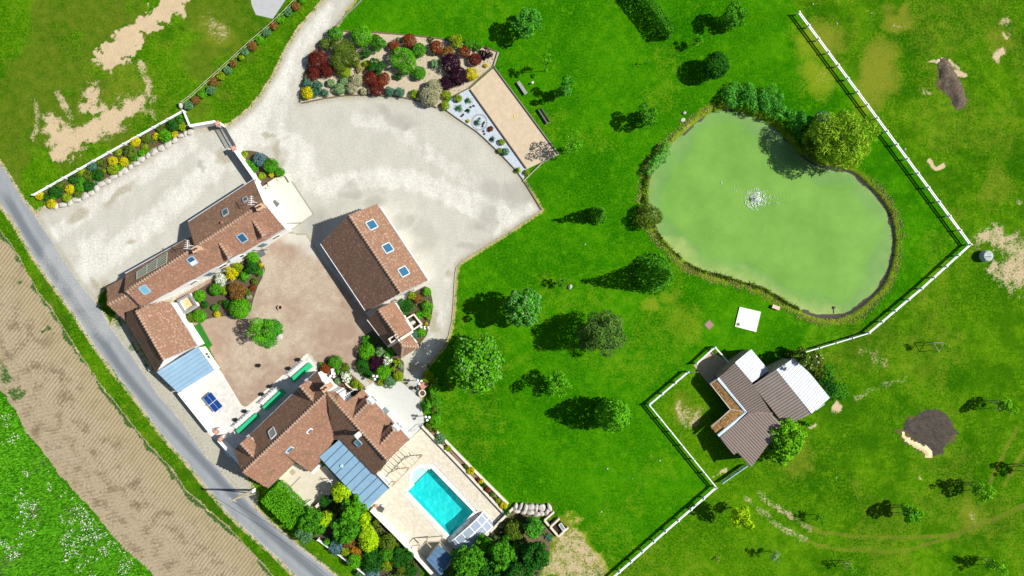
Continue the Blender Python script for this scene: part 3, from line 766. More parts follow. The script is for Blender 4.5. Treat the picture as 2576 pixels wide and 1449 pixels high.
def skylight(par, pl, o, w=.9, l=1.25, glass=None, frame=None, blind=None):
    c = pl.at(o); u, v, n = pl.u, pl.v, pl.n; c = c + n * .05
    R_ = lambda a, b, k: c + u * a + v * b + n * k
    fr = MB()
    for a0, b0, a1, b1 in ((-w / 2, -l / 2, w / 2, -l / 2), (-w / 2, l / 2, w / 2, l / 2)): fr.bar(R_(a0, b0, .06), R_(a1, b1, .06), .14, .14, n)
    for s in (-1, 1): fr.bar(R_(s * w / 2, -l / 2 + .07, .06), R_(s * w / 2, l / 2 - .07, .06), .14, .138, n)
    f = fr.build('skylight', frame or M_FRAME, par)
    q = [R_(-w / 2 + .06, -l / 2 + .06, .085), R_(w / 2 - .06, -l / 2 + .06, .085), R_(w / 2 - .06, l / 2 - .06, .085), R_(-w / 2 + .06, l / 2 - .06, .085)]
    MB().add(q + [p - n * .03 for p in q], [(0, 1, 2, 3), (7, 6, 5, 4)]).build('pane', glass or M_GLASS, f)
    if blind:
        q = [R_(-w / 2 + .08, -l / 2 + .08, .1), R_(w / 2 - .08, -l / 2 + .08, .1), R_(w / 2 - .08, -l * .05, .1), R_(-w / 2 + .08, -l * .05, .1)]
        MB().add(q, [(0, 1, 2, 3)]).build('blind', blind, f)
    return f

def dormer(par, pl, ob, of, hw=.85, tmat=None, rs=1.05, low=1.0, win=True):
    back = pl.at(ob); hr = back.z; front = W(of, hr)
    e = (front - back); e.z = 0; L = e.length; e.normalize(); s = Vector((-e.y, e.x, 0)); he = hr - hw * rs
    z = Vector((0, 0, 1))
    F_ = lambda a, b, h: back + e * a + s * b + z * (h - hr)
    x1 = L - .18; w = hw - .12
    pent = lambda a: [F_(a, -w, he - low), F_(a, w, he - low), F_(a, w, he - .12), F_(a, 0, hr - .16), F_(a, -w, he - .12)]
    A, B = pent(-.2), pent(x1)
    body = MB().add(A + B, [(4, 3, 2, 1, 0), (5, 6, 7, 8, 9)] + [(i, (i + 1) % 5, 5 + (i + 1) % 5, 5 + i) for i in range(5)]).build('dormer', plain('dormer_render', (.55, .43, .36)), par)
    for sg in (-1, 1):
        q = [F_(-.3, 0, hr), F_(L, 0, hr), F_(L, sg * hw, he), F_(-.3, sg * hw, he)]
        MB().prism(q, .10).build('dormer_roof', M_UNDER, body)
        SEED[0] += 1
        t = mesh_obj('roof_tiles', tile_mesh('roof_tiles', q, origin(par), .24, .20, SEED[0]), tmat or MT_PINK, body); t['kind'] = 'stuff'
    ridge(body, F_(.0, 0, hr), F_(L, 0, hr), .03)
    if win:
        MB().bar(F_(x1 + .02, 0, he - .45), F_(x1 + .06, 0, he - .45), w * 1.3, .75).build('window', M_WFRAME, body)
        MB().bar(F_(x1 + .06, 0, he - .45), F_(x1 + .08, 0, he - .45), w * 1.05, .6).build('pane', M_GLASSD, body)
        MB().bar(F_(x1 + .05, 0, he - .90), F_(x1 + .65, 0, he - 1.12), w * 1.7, .05).build('zinc_flashing', M_GUT, body)
    return body

def chimney(par, o, h, sx, sy, rz, z0, pots=2, mat=None):
    c = W(o, h); b = MB()
    b.box((c.x, c.y, z0), sx, sy, h - z0 - .12, rz); b.box((c.x, c.y, h - .12), sx + .14, sy + .14, .12, rz)
    ch = b.build('chimney', mat or plain('sandy_brick', (.50, .33, .22), .9, .25, 4), par)
    a = Vector((math.cos(rz), math.sin(rz), 0))
    for i in range(pots):
        k = (i - (pots - 1) / 2) * sx * .42
        MB().lathe(c + a * k, ((.14, 0), (.12, .28), (.085, .28), (.085, .02), (0, .02)), 10).build('chimney_pot', plain('dark_clay', (.12, .06, .045)), ch)
    return ch

def gutter(par, a, b, mat=None, w=.13):
    MB().bar(a, b, w, .1).build('gutter', mat or M_GUT, par)

def clip(poly, p0, n):
    out = []
    for i in range(len(poly)):
        a, b = poly[i], poly[(i + 1) % len(poly)]; da, db = (a - p0).dot(n), (b - p0).dot(n)
        if da >= 0: out.append(a)
        if (da >= 0) != (db >= 0): out.append(a + (b - a) * (da / (da - db)))
    return out
def strip_roof(par, pts, across, width, mat, name='roof_sheet', thick=.03, gap=.07, lift=.05, base=None, rib=.035):
    """roof plane covered by separate metal sheets; 'across' is the horizontal direction that the sheets are counted along"""
    p0 = Plane(pts); pts = [Vector((p.x, p.y, p0.c.z - (p0.n.x * (p.x - p0.c.x) + p0.n.y * (p.y - p0.c.y)) / p0.n.z)) for p in pts]
    slab = MB().prism(pts, .12).build('roof', base or M_UNDER, par)
    across = Vector(across).normalized(); t = [p.dot(across) for p in pts]; n = max(1, round((max(t) - min(t)) / width)); wd = (max(t) - min(t)) / n
    pl = Plane(pts)
    for i in range(n):
        lo = min(t) + i * wd + gap / 2; hi = lo + wd - gap
        q = clip(clip(pts, across * lo, across), across * hi, -across)
        q = [p for k, p in enumerate(q) if (p - q[k - 1]).length > 1e-4]
        if len(q) < 3: continue
        try:
            b = MB().prism([p + pl.n * lift for p in q], thick)
            if rib:
                e = [p for p in q if p.dot(across) > hi - .02]
                if len(e) >= 2:
                    e.sort(key=lambda p: p.dot(pl.v)); b.bar(e[0] + pl.n * (lift + .02), e[-1] + pl.n * (lift + .02), .05, rib * 2, pl.n)
            b.build(name, mat, slab)
        except Exception: pass
    return slab

def antenna(o, h, z0, label, rz=0.6):
    c = W(o, h); t = thing('television_aerial', label, 'aerial', (c.x, c.y, z0), 'television aerials on the roofs')
    m = plain('pale_aluminium', (.72, .73, .75), .4, .05)
    MB().tube([(c.x, c.y, z0), (c.x, c.y, h)], .05).build('mast', m, t)
    a = Vector((math.cos(rz), math.sin(rz), 0)); s = Vector((-a.y, a.x, 0)); b = MB()
    b.bar(c - a * .55, c + a * .75, .06, .06)
    t2 = b.build('boom', m, t)
    for k in range(5): MB().bar(c + a * (-.5 + k * .28) - s * (.5 - k * .07), c + a * (-.5 + k * .28) + s * (.5 - k * .07), .055, .04).build('element', m, t2)
    return t

def openings(par, A, B, inset, items):
    """doors and windows on the wall below the eave line A-B; items: (share along the wall, width, height, sill, name)"""
    c = par.location; A = Vector((A.x, A.y, 0)); B = Vector((B.x, B.y, 0)); e = (B - A).normalized(); n = Vector((e.y, -e.x, 0)); n = n if n.dot(A - Vector((c.x, c.y, 0))) > 0 else -n
    for k, w, h, z0, nm in items:
        q = A + (B - A) * k - n * (inset - .01) + Vector((0, 0, z0 + h / 2))
        f = MB().bar(q - e * w / 2, q + e * w / 2, .07, h).build(nm, M_WFRAME if nm != 'door' else plain('blue_grey_door', (.16, .22, .26), .6), par)
        if nm == 'window':
            for s in (-1, 1): MB().bar(q + n * .04 + e * (s * w * .25 - w * .2), q + n * .04 + e * (s * w * .25 + w * .2), .02, h * .84).build('pane', M_GLASSD, f)
            MB().bar(q - n * .0 - e * (w / 2 + .08) - Vector((0, 0, h / 2 + .05)), q + e * (w / 2 + .08) - Vector((0, 0, h / 2 + .05)), .2, .07).build('sill', M_CREAM, f)
        else: MB().lathe(q + n * .05 + e * w * .38 - Vector((0, 0, .05)), ((.04, 0), (.04, .06), (0, .07)), 6).build('handle', M_GUT, f)

# ------------------------------------------------------------------ long house (north wing)
def long_house():
    c = W(s3(950, 760)); t = thing('long_house', 'long low farmhouse wing with pink tiled roof, two small dormers and white courtyard wall', 'house', (c.x, c.y, 0))
    RL, RM, RR = (212, 1092, 5.7), (862, 676, 5.7), (1492, 264, 5.7)
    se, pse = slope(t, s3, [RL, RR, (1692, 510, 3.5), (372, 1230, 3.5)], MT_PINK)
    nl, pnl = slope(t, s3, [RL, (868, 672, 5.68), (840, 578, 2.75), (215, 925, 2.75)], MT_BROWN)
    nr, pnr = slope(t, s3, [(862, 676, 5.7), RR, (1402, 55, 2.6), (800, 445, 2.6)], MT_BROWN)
    ridge(se, W(s3(*RL[:2]), 5.7), W(s3(835, 693), 5.7)); ridge(se, W(s3(890, 658), 5.7), W(s3(1420, 312), 5.7))
    out = [W(s3(x, y), h) for x, y, h in (RL, (215, 925, 2.75), (836, 580, 2.75), (836, 574, 4.3), (800, 445, 2.6), (1402, 55, 2.6), RR, (1692, 510, 3.5), (372, 1230, 3.5))]
    walls(t, out, M_WALL, .06)
    gutter(t, W(s3(376, 1229), 3.36), W(s3(1694, 509), 3.36), None, .09); gutter(t, W(s3(797, 440), 2.55), W(s3(1402, 50), 2.55)); gutter(t, W(s3(212, 921), 2.7), W(s3(836, 572), 2.7))
    skylight(t, pse, s3(393, 1070), 1.05, 1.3, M_GLASSL); skylight(t, pse, s3(835, 803), 1.0, 1.3, M_GLASS, blind=plain('pale_blind', (.55, .62, .6)))
    skylight(t, pse, s3(1298, 590), 1.05, 1.3)
    skylight(t, pnr, s3(1143, 357), .9, 1.2, M_GLASSD); skylight(t, pnr, s3(1329, 238), .7, .8, M_GLASSD)
    dormer(t, pse, s3(1080, 632), s3(1168, 770), 1.0); dormer(t, pse, s3(1395, 428), s3(1485, 566), 1.0)
    chimney(t, s3(862, 697), 6.7, .95, .65, math.radians(28), 4.6); chimney(t, s3(1455, 306), 6.7, .95, .65, math.radians(28), 4.6)
    # glazed roof panel: three lights of five panes
    q = [pnl.at(s3(x, y)) + pnl.n * .1 for x, y in ((325, 908), (604, 728), (599, 822), (322, 976))]
    A, B, D, E = q[0], q[1], q[2], q[3]
    fr = MB(); P = lambda a, b: (A + (B - A) * a) + ((E + (D - E) * a) - (A + (B - A) * a)) * b
    for k in range(4): fr.bar(P(k / 3, 0), P(k / 3, 1), .13, .07, pnl.n)
    for k in range(6): fr.bar(P(0, k / 5), P(1, k / 5), .045, .05, pnl.n)
    f = fr.build('glazed_roof_panel', plain('grey_green_bars', (.42, .46, .38), .5), t)
    gm = glass_mat('green_dark_glass', (.055, .068, .045), .25)
    for i in range(3):
        for j in range(5):
            a0, a1, b0, b1 = i / 3 + .014, (i + 1) / 3 - .014, j / 5 + .02, (j + 1) / 5 - .02
            MB().add([P(a0, b0), P(a1, b0), P(a1, b1), P(a0, b1)], [(0, 1, 2, 3)] if pnl.n.dot((P(a1, b0) - P(a0, b0)).cross(P(a0, b1) - P(a0, b0))) > 0 else [(3, 2, 1, 0)]).build('pane', gm, f)
    MB().lathe(pnr.at(s3(1113, 450)), ((.22, -.1), (.22, .25), (0, .3)), 10).build('roof_vent', plain('red_vent', (.28, .13, .09)), t)
    for x, y in ((1118, 893), (1458, 682)): 
        p = W(s3(x, y), 3.2); MB().tube([p + Vector((.02, -.12, 0)), (p.x + .02, p.y - .12, 0)], .06).build('downpipe', plain('grey_pipe', (.25, .26, .28)), t)
    openings(t, W(s3(690, 1062), 3.5), W(s3(1692, 510), 3.5), .06, [(.10, 1.1, 1.25, .95, 'window'), (.24, 1.0, 2.1, .05, 'door'), (.38, 1.2, 1.25, .95, 'window'), (.54, 1.2, 1.25, .95, 'window'), (.74, 1.0, 2.1, .05, 'door'), (.88, 1.1, 1.25, .95, 'window')])
    # low western annex
    RA, RB = (50, 1213, 4.3), (218, 1130, 4.3)
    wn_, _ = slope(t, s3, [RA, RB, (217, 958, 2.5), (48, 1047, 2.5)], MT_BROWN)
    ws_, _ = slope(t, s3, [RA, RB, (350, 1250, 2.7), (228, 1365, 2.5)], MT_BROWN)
    ridge(ws_, W(s3(50, 1213), 4.3), W(s3(214, 1132), 4.3))
    walls(t, [W(s3(x, y), h) for x, y, h in (RA, (48, 1047, 2.5), (217, 958, 2.5), RB, (350, 1250, 2.7), (228, 1365, 2.5))], M_WALL, .15)
    return t
long_house()

def court_wing():
    c = W((420, 850)); t = thing('tiled_wing', 'short pink tiled wing beside the lane, white gabled, with zinc roofed lean-to at its end', 'house', (c.x, c.y, 0))
    f = lambda x, y: T(0, 2, x, y)
    RA, RB = (1366, 228, 6.3), (1645, 715, 6.3)
    e, pe = slope(t, f, [RA, (1440, 190, 5.6), (1630, 135, 3.5), (1708, 140, 2.8), (1985, 573, 2.8), RB], MT_BARN)
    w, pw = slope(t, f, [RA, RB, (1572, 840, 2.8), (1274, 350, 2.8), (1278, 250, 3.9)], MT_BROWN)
    ridge(e, W(f(1366, 228), 6.3), W(f(1645, 715), 6.3))
    walls(t, [W(f(x, y), h) for x, y, h in (RA, (1450, 195, 5.0), (1708, 140, 2.8), (1985, 573, 2.8), RB, (1572, 840, 2.8), (1274, 350, 2.8), (1278, 250, 3.9))], M_WALL, .10)
    gutter(t, W(f(1710, 142), 2.75), W(f(1988, 575), 2.75))
    z = plain('zinc_blue', (.235, .37, .49), .42, .10, .8, isl=.10); zb = plain('zinc_dark', (.08, .13, .19), .6)
    q = [W(f(x, y), h) for x, y, h in ((1986, 590, 2.7), (2152, 822, 2.3), (1792, 1050, 2.3), (1576, 842, 2.7))]
    strip_roof(t, q, q[1] - q[0], .62, z, 'zinc_sheet', gap=.035, base=zb)
    walls(t, q, M_WALL, .10, .14)
    # french window and small window of the lean-to on the courtyard side
    def win(x, y, wd, hgt, z0, nm):
        p = W(f(x, y), z0 + hgt / 2); a = (W(f(1985, 573)) - W(f(1708, 140))).normalized(); nrm = Vector((a.y, -a.x, 0)); nrm = nrm if nrm.x > 0 else -nrm
        b = MB().bar(p - a * wd / 2, p + a * wd / 2, .12, hgt).build(nm, M_WFRAME, t)
        for s in (-1, 1): MB().bar(p + nrm * .06 + a * (s * wd / 4 - wd * .19), p + nrm * .06 + a * (s * wd / 4 + wd * .19), .03, hgt * .82).build('pane', M_GLASSD, b)
    win(1943, 455, 1.9, 2.0, .1, 'french_window'); win(2085, 678, 1.0, .9, .9, 'window')
    return t
court_wing()

def barn():
    c = W((945, 650)); t = thing('barn', 'steep roofed tiled barn with three blue skylights, standing alone by the yard', 'barn', (c.x, c.y, 0))
    R1, R2 = (877.9, 541.5, 7.2), (1008, 736.5, 7.2); f = lambda x, y: (x, y)
    e, pe = slope(t, f, [R1, (949.2, 514, 3.5), (1075.6, 705.4, 3.5), R2], MT_BARN)
    w, pw = slope(t, f, [R1, R2, (921.5, 783, 2.2), (808.3, 614, 2.2)], MT_BARN)
    ridge(e, W(R1[:2], 7.2), W(R2[:2], 7.2))
    walls(t, [W(p[:2], p[2]) for p in (R1, (949.2, 514, 3.5), (1075.6, 705.4, 3.5), R2, (921.5, 783, 2.2), (808.3, 614, 2.2))], M_WALL, .08, .16)
    gutter(t, W((807, 613), 2.15), W((920.5, 783), 2.15), plain('white_gutter', (.75, .75, .75)), .2)
    gutter(t, W((950, 513), 3.42), W((1077, 705), 3.42))
    for x, y in ((1160, 815), (1320, 1048), (1480, 1285)): skylight(t, pe, T(1, 1, x, y), 1.3, 1.5, glass_mat('blue_glass', (.02, .11, .20)), plain('pale_frame', (.50, .54, .56), .5))
    openings(t, W((808.3, 614), 2.2), W((921.5, 783), 2.2), .08, [(.25, 2.4, 1.85, .05, 'door'), (.6, 2.4, 1.85, .05, 'door')])
    for x, y in ((563, 195), (655, 150)): 
        p = W(s4(x, y), 1.6); MB().box(p, .35, .12, .5, math.radians(34)).build('window', M_GLASSD, t)
barn()

def annex():
    c = W(s4(430, 600)); t = thing('annex', 'small tiled outhouse at the end of the barn, with stone gable ridge and chimney', 'outhouse', (c.x, c.y, 0))
    RA, RB = (275, 362, 5.0), (500, 675, 5.0)
    e, pe = slope(t, s4, [RA, (446, 280, 2.8), (642, 592, 2.8), RB], MT_PINK)
    w, pw = slope(t, s4, [RA, RB, (385, 765, 2.5), (155, 470, 2.5)], MT_BROWN)
    ridge(e, W(s4(275, 362), 5.0), W(s4(470, 633), 5.0))
    walls(t, [W(s4(x, y), h) for x, y, h in (RA, (446, 280, 2.8), (642, 592, 2.8), RB, (385, 765, 2.5), (155, 470, 2.5))], M_WALL, .08)
    gutter(t, W(s4(153, 470), 2.45), W(s4(385, 772), 2.45), plain('white_gutter', (.75, .75, .75)), .14)
    b = MB()
    p = [W(s4(x, y), h) for x, y, h in ((388, 757, 2.75), (505, 690, 5.25), (640, 603, 3.0))]
    b.bar(p[0], p[1], .34, .5).bar(p[1], p[2], .34, .5); b.build('stone_gable', M_CREAM, t)
    # chimney: hollow stone box
    cp = W(s4(430, 682), 4.9); ch = MB(); a = Vector((math.cos(math.radians(32)), math.sin(math.radians(32)), 0)); s = Vector((-a.y, a.x, 0))
    for d, L, ax in ((s * .3, 1.15, a), (-s * .3, 1.15, a)): ch.bar(cp + d - ax * L / 2 - Vector((0, 0, .9)), cp + d + ax * L / 2 - Vector((0, 0, .9)), .17, 1.8)
    for d in (a * .48, -a * .48): ch.bar(cp + d - s * .2 - Vector((0, 0, .9)), cp + d + s * .2 - Vector((0, 0, .9)), .17, 1.78)
    k = ch.build('chimney', M_CREAM, t)
    MB().box(cp - Vector((0, 0, .6)), .8, .44, .04, math.radians(32)).build('flue', plain('soot', (.012, .012, .012)), k)
    for x, y in ((466, 640), (478, 657)): MB().box(W(s4(x, y), 5.1), .42, .42, .14, math.radians(-34)).build('cap_stone', M_MORTAR, t)
    # hipped end
    A = (535, 755, 4.4); B = (505, 690, 4.4); h = 2.5
    ne, _ = slope(t, s4, [B, (614, 625, h + .3), (712, 770, h), A], MT_PINK)
    se, _ = slope(t, s4, [A, (712, 770, h), (520, 890, h)], MT_BROWN)
    sw, _ = slope(t, s4, [B, A, (520, 890, h), (413, 762, h)], MT_BROWN)
    ridge(ne, W(s4(505, 690), 4.4), W(s4(535, 755), 4.4)); ridge(ne, W(s4(535, 755), 4.4), W(s4(710, 769), h)); ridge(se, W(s4(535, 755), 4.4), W(s4(521, 886), h))
    walls(t, [W(s4(x, y), h) for x, y, h in ((614, 625, 2.7), (712, 770, 2.5), (520, 890, 2.5), (413, 762, 2.5), (505, 690, 4.0))], M_WALL, .15)
annex()

def main_house():
    c = W(s2(900, 750)); t = thing('main_house', 'large pink tiled farmhouse with crossing ridges, four dormers and blue zinc conservatory roof', 'house', (c.x, c.y, 0))
    hr = 6.7
    nw, pnw = slope(t, s2, [(180, 1225, hr), (1050, 398, hr), (942, 185, 3.4), (93, 1000, 3.4)], MT_BROWN)
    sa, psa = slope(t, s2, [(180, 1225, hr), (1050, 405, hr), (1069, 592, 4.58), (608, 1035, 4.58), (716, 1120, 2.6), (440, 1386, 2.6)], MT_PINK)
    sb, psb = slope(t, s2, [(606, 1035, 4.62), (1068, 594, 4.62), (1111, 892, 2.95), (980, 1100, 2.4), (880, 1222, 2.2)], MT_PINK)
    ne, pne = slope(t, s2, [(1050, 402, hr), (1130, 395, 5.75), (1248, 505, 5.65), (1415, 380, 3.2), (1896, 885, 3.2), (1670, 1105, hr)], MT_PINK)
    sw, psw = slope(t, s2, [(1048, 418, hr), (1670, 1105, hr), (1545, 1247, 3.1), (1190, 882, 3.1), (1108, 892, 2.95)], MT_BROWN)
    ridge(nw, W(s2(182, 1223), hr), W(s2(1030, 418), hr)); ridge(ne, W(s2(1056, 420), hr), W(s2(1668, 1102), hr))
    walls(t, [W(s2(x, y), h) for x, y, h in ((180, 1225, hr), (93, 1000, 3.4), (942, 185, 3.4), (1045, 398, hr), (1130, 395, 5.75), (1248, 505, 5.6), (1415, 380, 3.2), (1896, 885, 3.2), (1670, 1105, hr), (1545, 1247, 3.1), (1190, 882, 3.0), (1111, 900, 2.9), (985, 1090, 2.4), (880, 1222, 2.2), (716, 1122, 2.6), (440, 1386, 2.6))], M_WALL, .18)
    gutter(t, W(s2(90, 998), 3.3), W(s2(940, 182), 3.3)); gutter(t, W(s2(1418, 376), 3.1), W(s2(1899, 885), 3.1)); gutter(t, W(s2(443, 1388), 2.5), W(s2(716, 1124), 2.5), plain('dark_gutter', (.12, .11, .11)))
    for (b, f_, pl, hw) in (((905, 495), (770, 338), pnw, 1.05), ((292, 1072), (160, 930), pnw, 1.05), ((1318, 665), (1468, 512), pne, .85), ((1590, 945), (1735, 792), pne, .85)):
        dormer(t, pl, s2(*b), s2(*f_), hw)
    chimney(t, s2(1026, 362), 7.9, .95, .75, math.radians(38), 5.4, 2)
    skylight(t, pnw, s2(488, 822), 1.0, 1.55, plain('open_shaft', (.28, .30, .26)), plain('pale_frame', (.50, .54, .56), .5)); skylight(t, psa, s2(878, 800), .85, 1.0, M_GLASS, M_WFRAME)
    skylight(t, psa, s2(677, 995), 1.1, 1.25, glass_mat('blue_glass2', (.025, .14, .26)), plain('pale_frame', (.50, .54, .56), .5)); skylight(t, psw, s2(1370, 920), .95, 1.2, M_GLASSL, M_FRAME)
    openings(t, W(s2(1418, 382), 3.2), W(s2(1896, 885), 3.2), .18, [(.2, 1.2, 1.3, .9, 'window'), (.45, 1.0, 2.1, .05, 'door'), (.75, 1.2, 1.3, .9, 'window')])
    openings(t, W(s2(93, 1000), 3.4), W(s2(942, 185), 3.4), .18, [(.12, 1.1, 1.3, .9, 'window'), (.35, 1.1, 1.3, .9, 'window'), (.55, 1.0, 2.1, .05, 'door'), (.75, 1.1, 1.3, .9, 'window')])
    q_ = [W(s2(612, 1034), 4.45), W(s2(884, 1214), 2.15), W(s2(884, 1214), 0), W(s2(716, 1120), 0), W(s2(716, 1120), 2.5)]; q_[2] = Vector((q_[1].x, q_[1].y, -.02)); q_[3] = Vector((q_[4].x, q_[4].y, -.02))
    MB().add(q_ + [p + Vector((.10, .10, 0)) for p in q_], [(0, 1, 2, 3, 4), (9, 8, 7, 6, 5)]).build('cheek_wall', M_WALL, t)
    # tall capped flue
    fl = W(s2(1365, 845), 7.6); b = MB().box((fl.x, fl.y, 3.6), .55, .5, 3.9, math.radians(40)).build('flue', M_CREAM, t)
    MB().box((fl.x, fl.y, 7.5), .85, .75, .1, math.radians(40)).build('flue_cap', plain('pale_cap', (.62, .62, .58)), b)
    p = psw.at(s2(1242, 802)); MB().tube([p - Vector((0, 0, .2)), p + Vector((.05, 0, .5))], .08).build('vent_pipe', plain('pale_cap', (.62, .62, .58)), t)
    # conservatory
    z = plain('zinc_blue_grey', (.20, .335, .46), .40, .12, .7, isl=.10); zb = plain('zinc_seam', (.03, .06, .10), .6)
    f = lambda x, y: T(1, 3, x, y)
    q = [W(f(x, y), h) for x, y, h in ((850, 68, 3.0), (1338, 566, 3.0), (1122, 776, 2.7), (634, 250, 2.7))]
    sl = strip_roof(t, q, q[1] - q[0], 1.22, z, 'zinc_panel', gap=.10, base=zb, rib=0)
    walls(t, q, M_WALL, .12, .14, 'conservatory_wall')
    gutter(t, q[3] + Vector((0, 0, -.05)), q[2] + Vector((0, 0, -.05)), plain('navy_gutter', (.03, .05, .09))); gutter(t, q[0] + Vector((0, 0, .03)), q[1] + Vector((0, 0, .03)), plain('navy_gutter', (.03, .05, .09)), .2)
    gutter(t, q[1] + Vector((0, 0, -.03)), q[2] + Vector((0, 0, -.03)), plain('pale_edge', (.45, .45, .44)), .12)
    pc = Plane(q).at(f(862, 340)); MB().lathe(pc, ((.27, 0), (.27, .16), (.2, .24), (0, .26)), 14).build('roof_dome', plain('pale_dome', (.35, .50, .55), .3), sl)
    p = W(s2(965, 1165), 0); MB().box((p.x, p.y, 0), .4, 1.1, 2.2, math.radians(-40)).build('pillar', M_WALL, t)
main_house()
antenna(s3(788, 660), 7.4, 4.0, 'white aerial above the darker back roof next to the glazed roof panel', 1.5)
antenna(s3(1381, 250), 7.6, 4.4, 'white aerial next to the smallest skylight of the long house', 1.5)
antenna(s2(1238, 432), 7.6, .1, 'white aerial on the pole between the two farmhouse gables', .5)

def stable():
    c = W(s1(700, 650)); t = thing('stable', 'L shaped stable with brown ribbed sheet roof, white back slope and thatched front eaves', 'stable', (c.x, c.y, 0))
    br = plain('brown_sheet', (.33, .262, .222), .62, .08, .6, isl=.10); bb = plain('brown_rib_shade', (.045, .032, .028), .8); wh = plain('white_sheet', (.52, .565, .60), .5, .05, .6, isl=.05); wb = plain('white_rib_shade', (.26, .30, .33), .7)  # slabs under the sheets: shadow side of the ribs put into a darker colour
    hg, hr = 2.9, 4.2
    A = [W(s1(x, y), h) for x, y, h in ((437, 378, hg), (617, 216, hr), (797, 432, hr), (1020, 765, 4.35), (757, 752, hg))]
    strip_roof(t, A, A[4] - A[0], .36, br, gap=.085, base=bb, rib=.02)
    B = [W(s1(x, y), h) for x, y, h in ((757, 756, hg), (1022, 772, 4.35), (1135, 905, 4.35), (970, 1110, 4.35), (800, 1352, 4.35), (640, 1190, 3.5), (600, 1214, 3.35), (455, 1028, hg))]
    strip_roof(t, B, B[0] - B[7], .36, br, gap=.085, base=bb, rib=.02)
    MB().bar(W(s1(757, 752), hg + .06), W(s1(1024, 768), 4.42), .30, .05).build('valley_strip', plain('valley_tan', (.40, .29, .24)), t)
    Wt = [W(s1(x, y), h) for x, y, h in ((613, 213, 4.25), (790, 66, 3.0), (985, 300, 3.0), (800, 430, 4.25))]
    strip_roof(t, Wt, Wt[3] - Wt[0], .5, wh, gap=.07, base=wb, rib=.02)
    walls(t, [W(s1(x, y), h) for x, y, h in ((437, 378, hg), (617, 216, 4.1), (790, 66, 3.0), (985, 300, 3.0), (1020, 765, 3.6), (1135, 905, 4.3), (970, 1110, 4.3), (800, 1352, 4.2), (640, 1190, 3.4), (600, 1214, 3.3), (455, 1028, hg), (757, 756, hg))], plain('stable_board', (.30, .24, .19), .9, .25, 3), .2)
    gb = plain('pale_blue_gutter', (.42, .56, .66), .5, .06)
    for a, b in (((428, 383), (745, 752)), ((745, 752), (432, 1008))):
        g = MB().bar(W(s1(*a), hg - .02), W(s1(*b), hg - .02), .42, .12).build('gutter', gb, t)
        MB().bar(W(s1(*a), hg + .07), W(s1(*b), hg + .07), .12, .06).build('gutter_rim', plain('white_rim', (.62, .72, .80)), g)
    # reed thatch strips
    thm = G('reed_thatch', .95); k = thm.isl(); thm.col(thm.mix(thm.rng(k, 0, 1), (.18, .09, .03), (.46, .27, .10)))
    for q in (((345, 440, 2.2), (412, 396, 2.75), (716, 742, 2.75), (566, 722, 2.2)), ((566, 722, 2.2), (716, 742, 2.75), (408, 978, 2.75), (358, 912, 2.2))):
        pts = [W(s1(x, y), h) for x, y, h in q]
        part = MB().prism(pts, .3).build('thatch', plain('thatch_base', (.20, .11, .045), .95, .3, 5), t)
        SEED[0] += 1
        o = mesh_obj('reeds', tile_mesh('reeds', pts, origin(t), .13, .30, SEED[0], .03), thm.m, part); o['kind'] = 'stuff'
        for e0, e1 in ((pts[0], pts[3]), (pts[0], pts[1])): MB().bar(e0, e1, .12, .2).build('fascia', plain('grey_board', (.42, .40, .36)), part)
    return br, bb, wh, wb
STB = stable()

def shed():
    br, bb, wh, wb = STB
    c = W(s1(1220, 560)); t = thing('field_shed', 'ridged metal shed behind the stable, half brown, half white corrugated', 'shed', (c.x, c.y, 0))
    A = [W(s1(x, y), h) for x, y, h in ((806, 456, 3.7), (1062, 285, 4.9), (1130, 370, 4.9), (1448, 768, 4.9), (1162, 900, 3.7))]
    strip_roof(t, A, A[4] - A[0], .42, plain('grey_brown_sheet', (.285, .24, .21), .6, .14, .6, isl=.16), gap=.085, base=bb, rib=.02)
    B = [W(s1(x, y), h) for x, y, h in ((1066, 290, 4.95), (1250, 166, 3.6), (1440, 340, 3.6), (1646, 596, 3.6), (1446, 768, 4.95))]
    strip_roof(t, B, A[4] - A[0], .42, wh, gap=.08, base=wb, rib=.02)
    walls(t, [W(s1(x, y), h) for x, y, h in ((806, 456, 3.7), (1062, 285, 4.8), (1250, 166, 3.6), (1440, 340, 3.6), (1646, 596, 3.6), (1446, 768, 4.8), (1162, 900, 3.7))], plain('shed_wall', (.36, .30, .26), .9, .2, 2), .25)
    gutter(t, W(s1(1500, 728), 3.0), W(s1(1590, 662), 3.0), M_GUT)
shed()
# ================================================================== TERRACES, BEDS, WALLS
def sheet(name, pts, z, mat, label, holes=(), kind='structure', w=True):
    o = MB().sheet(wxy(pts) if w else pts, holes, z).build(name, mat)
    return tag(o, label, name.replace('_', ' '), kind=kind)

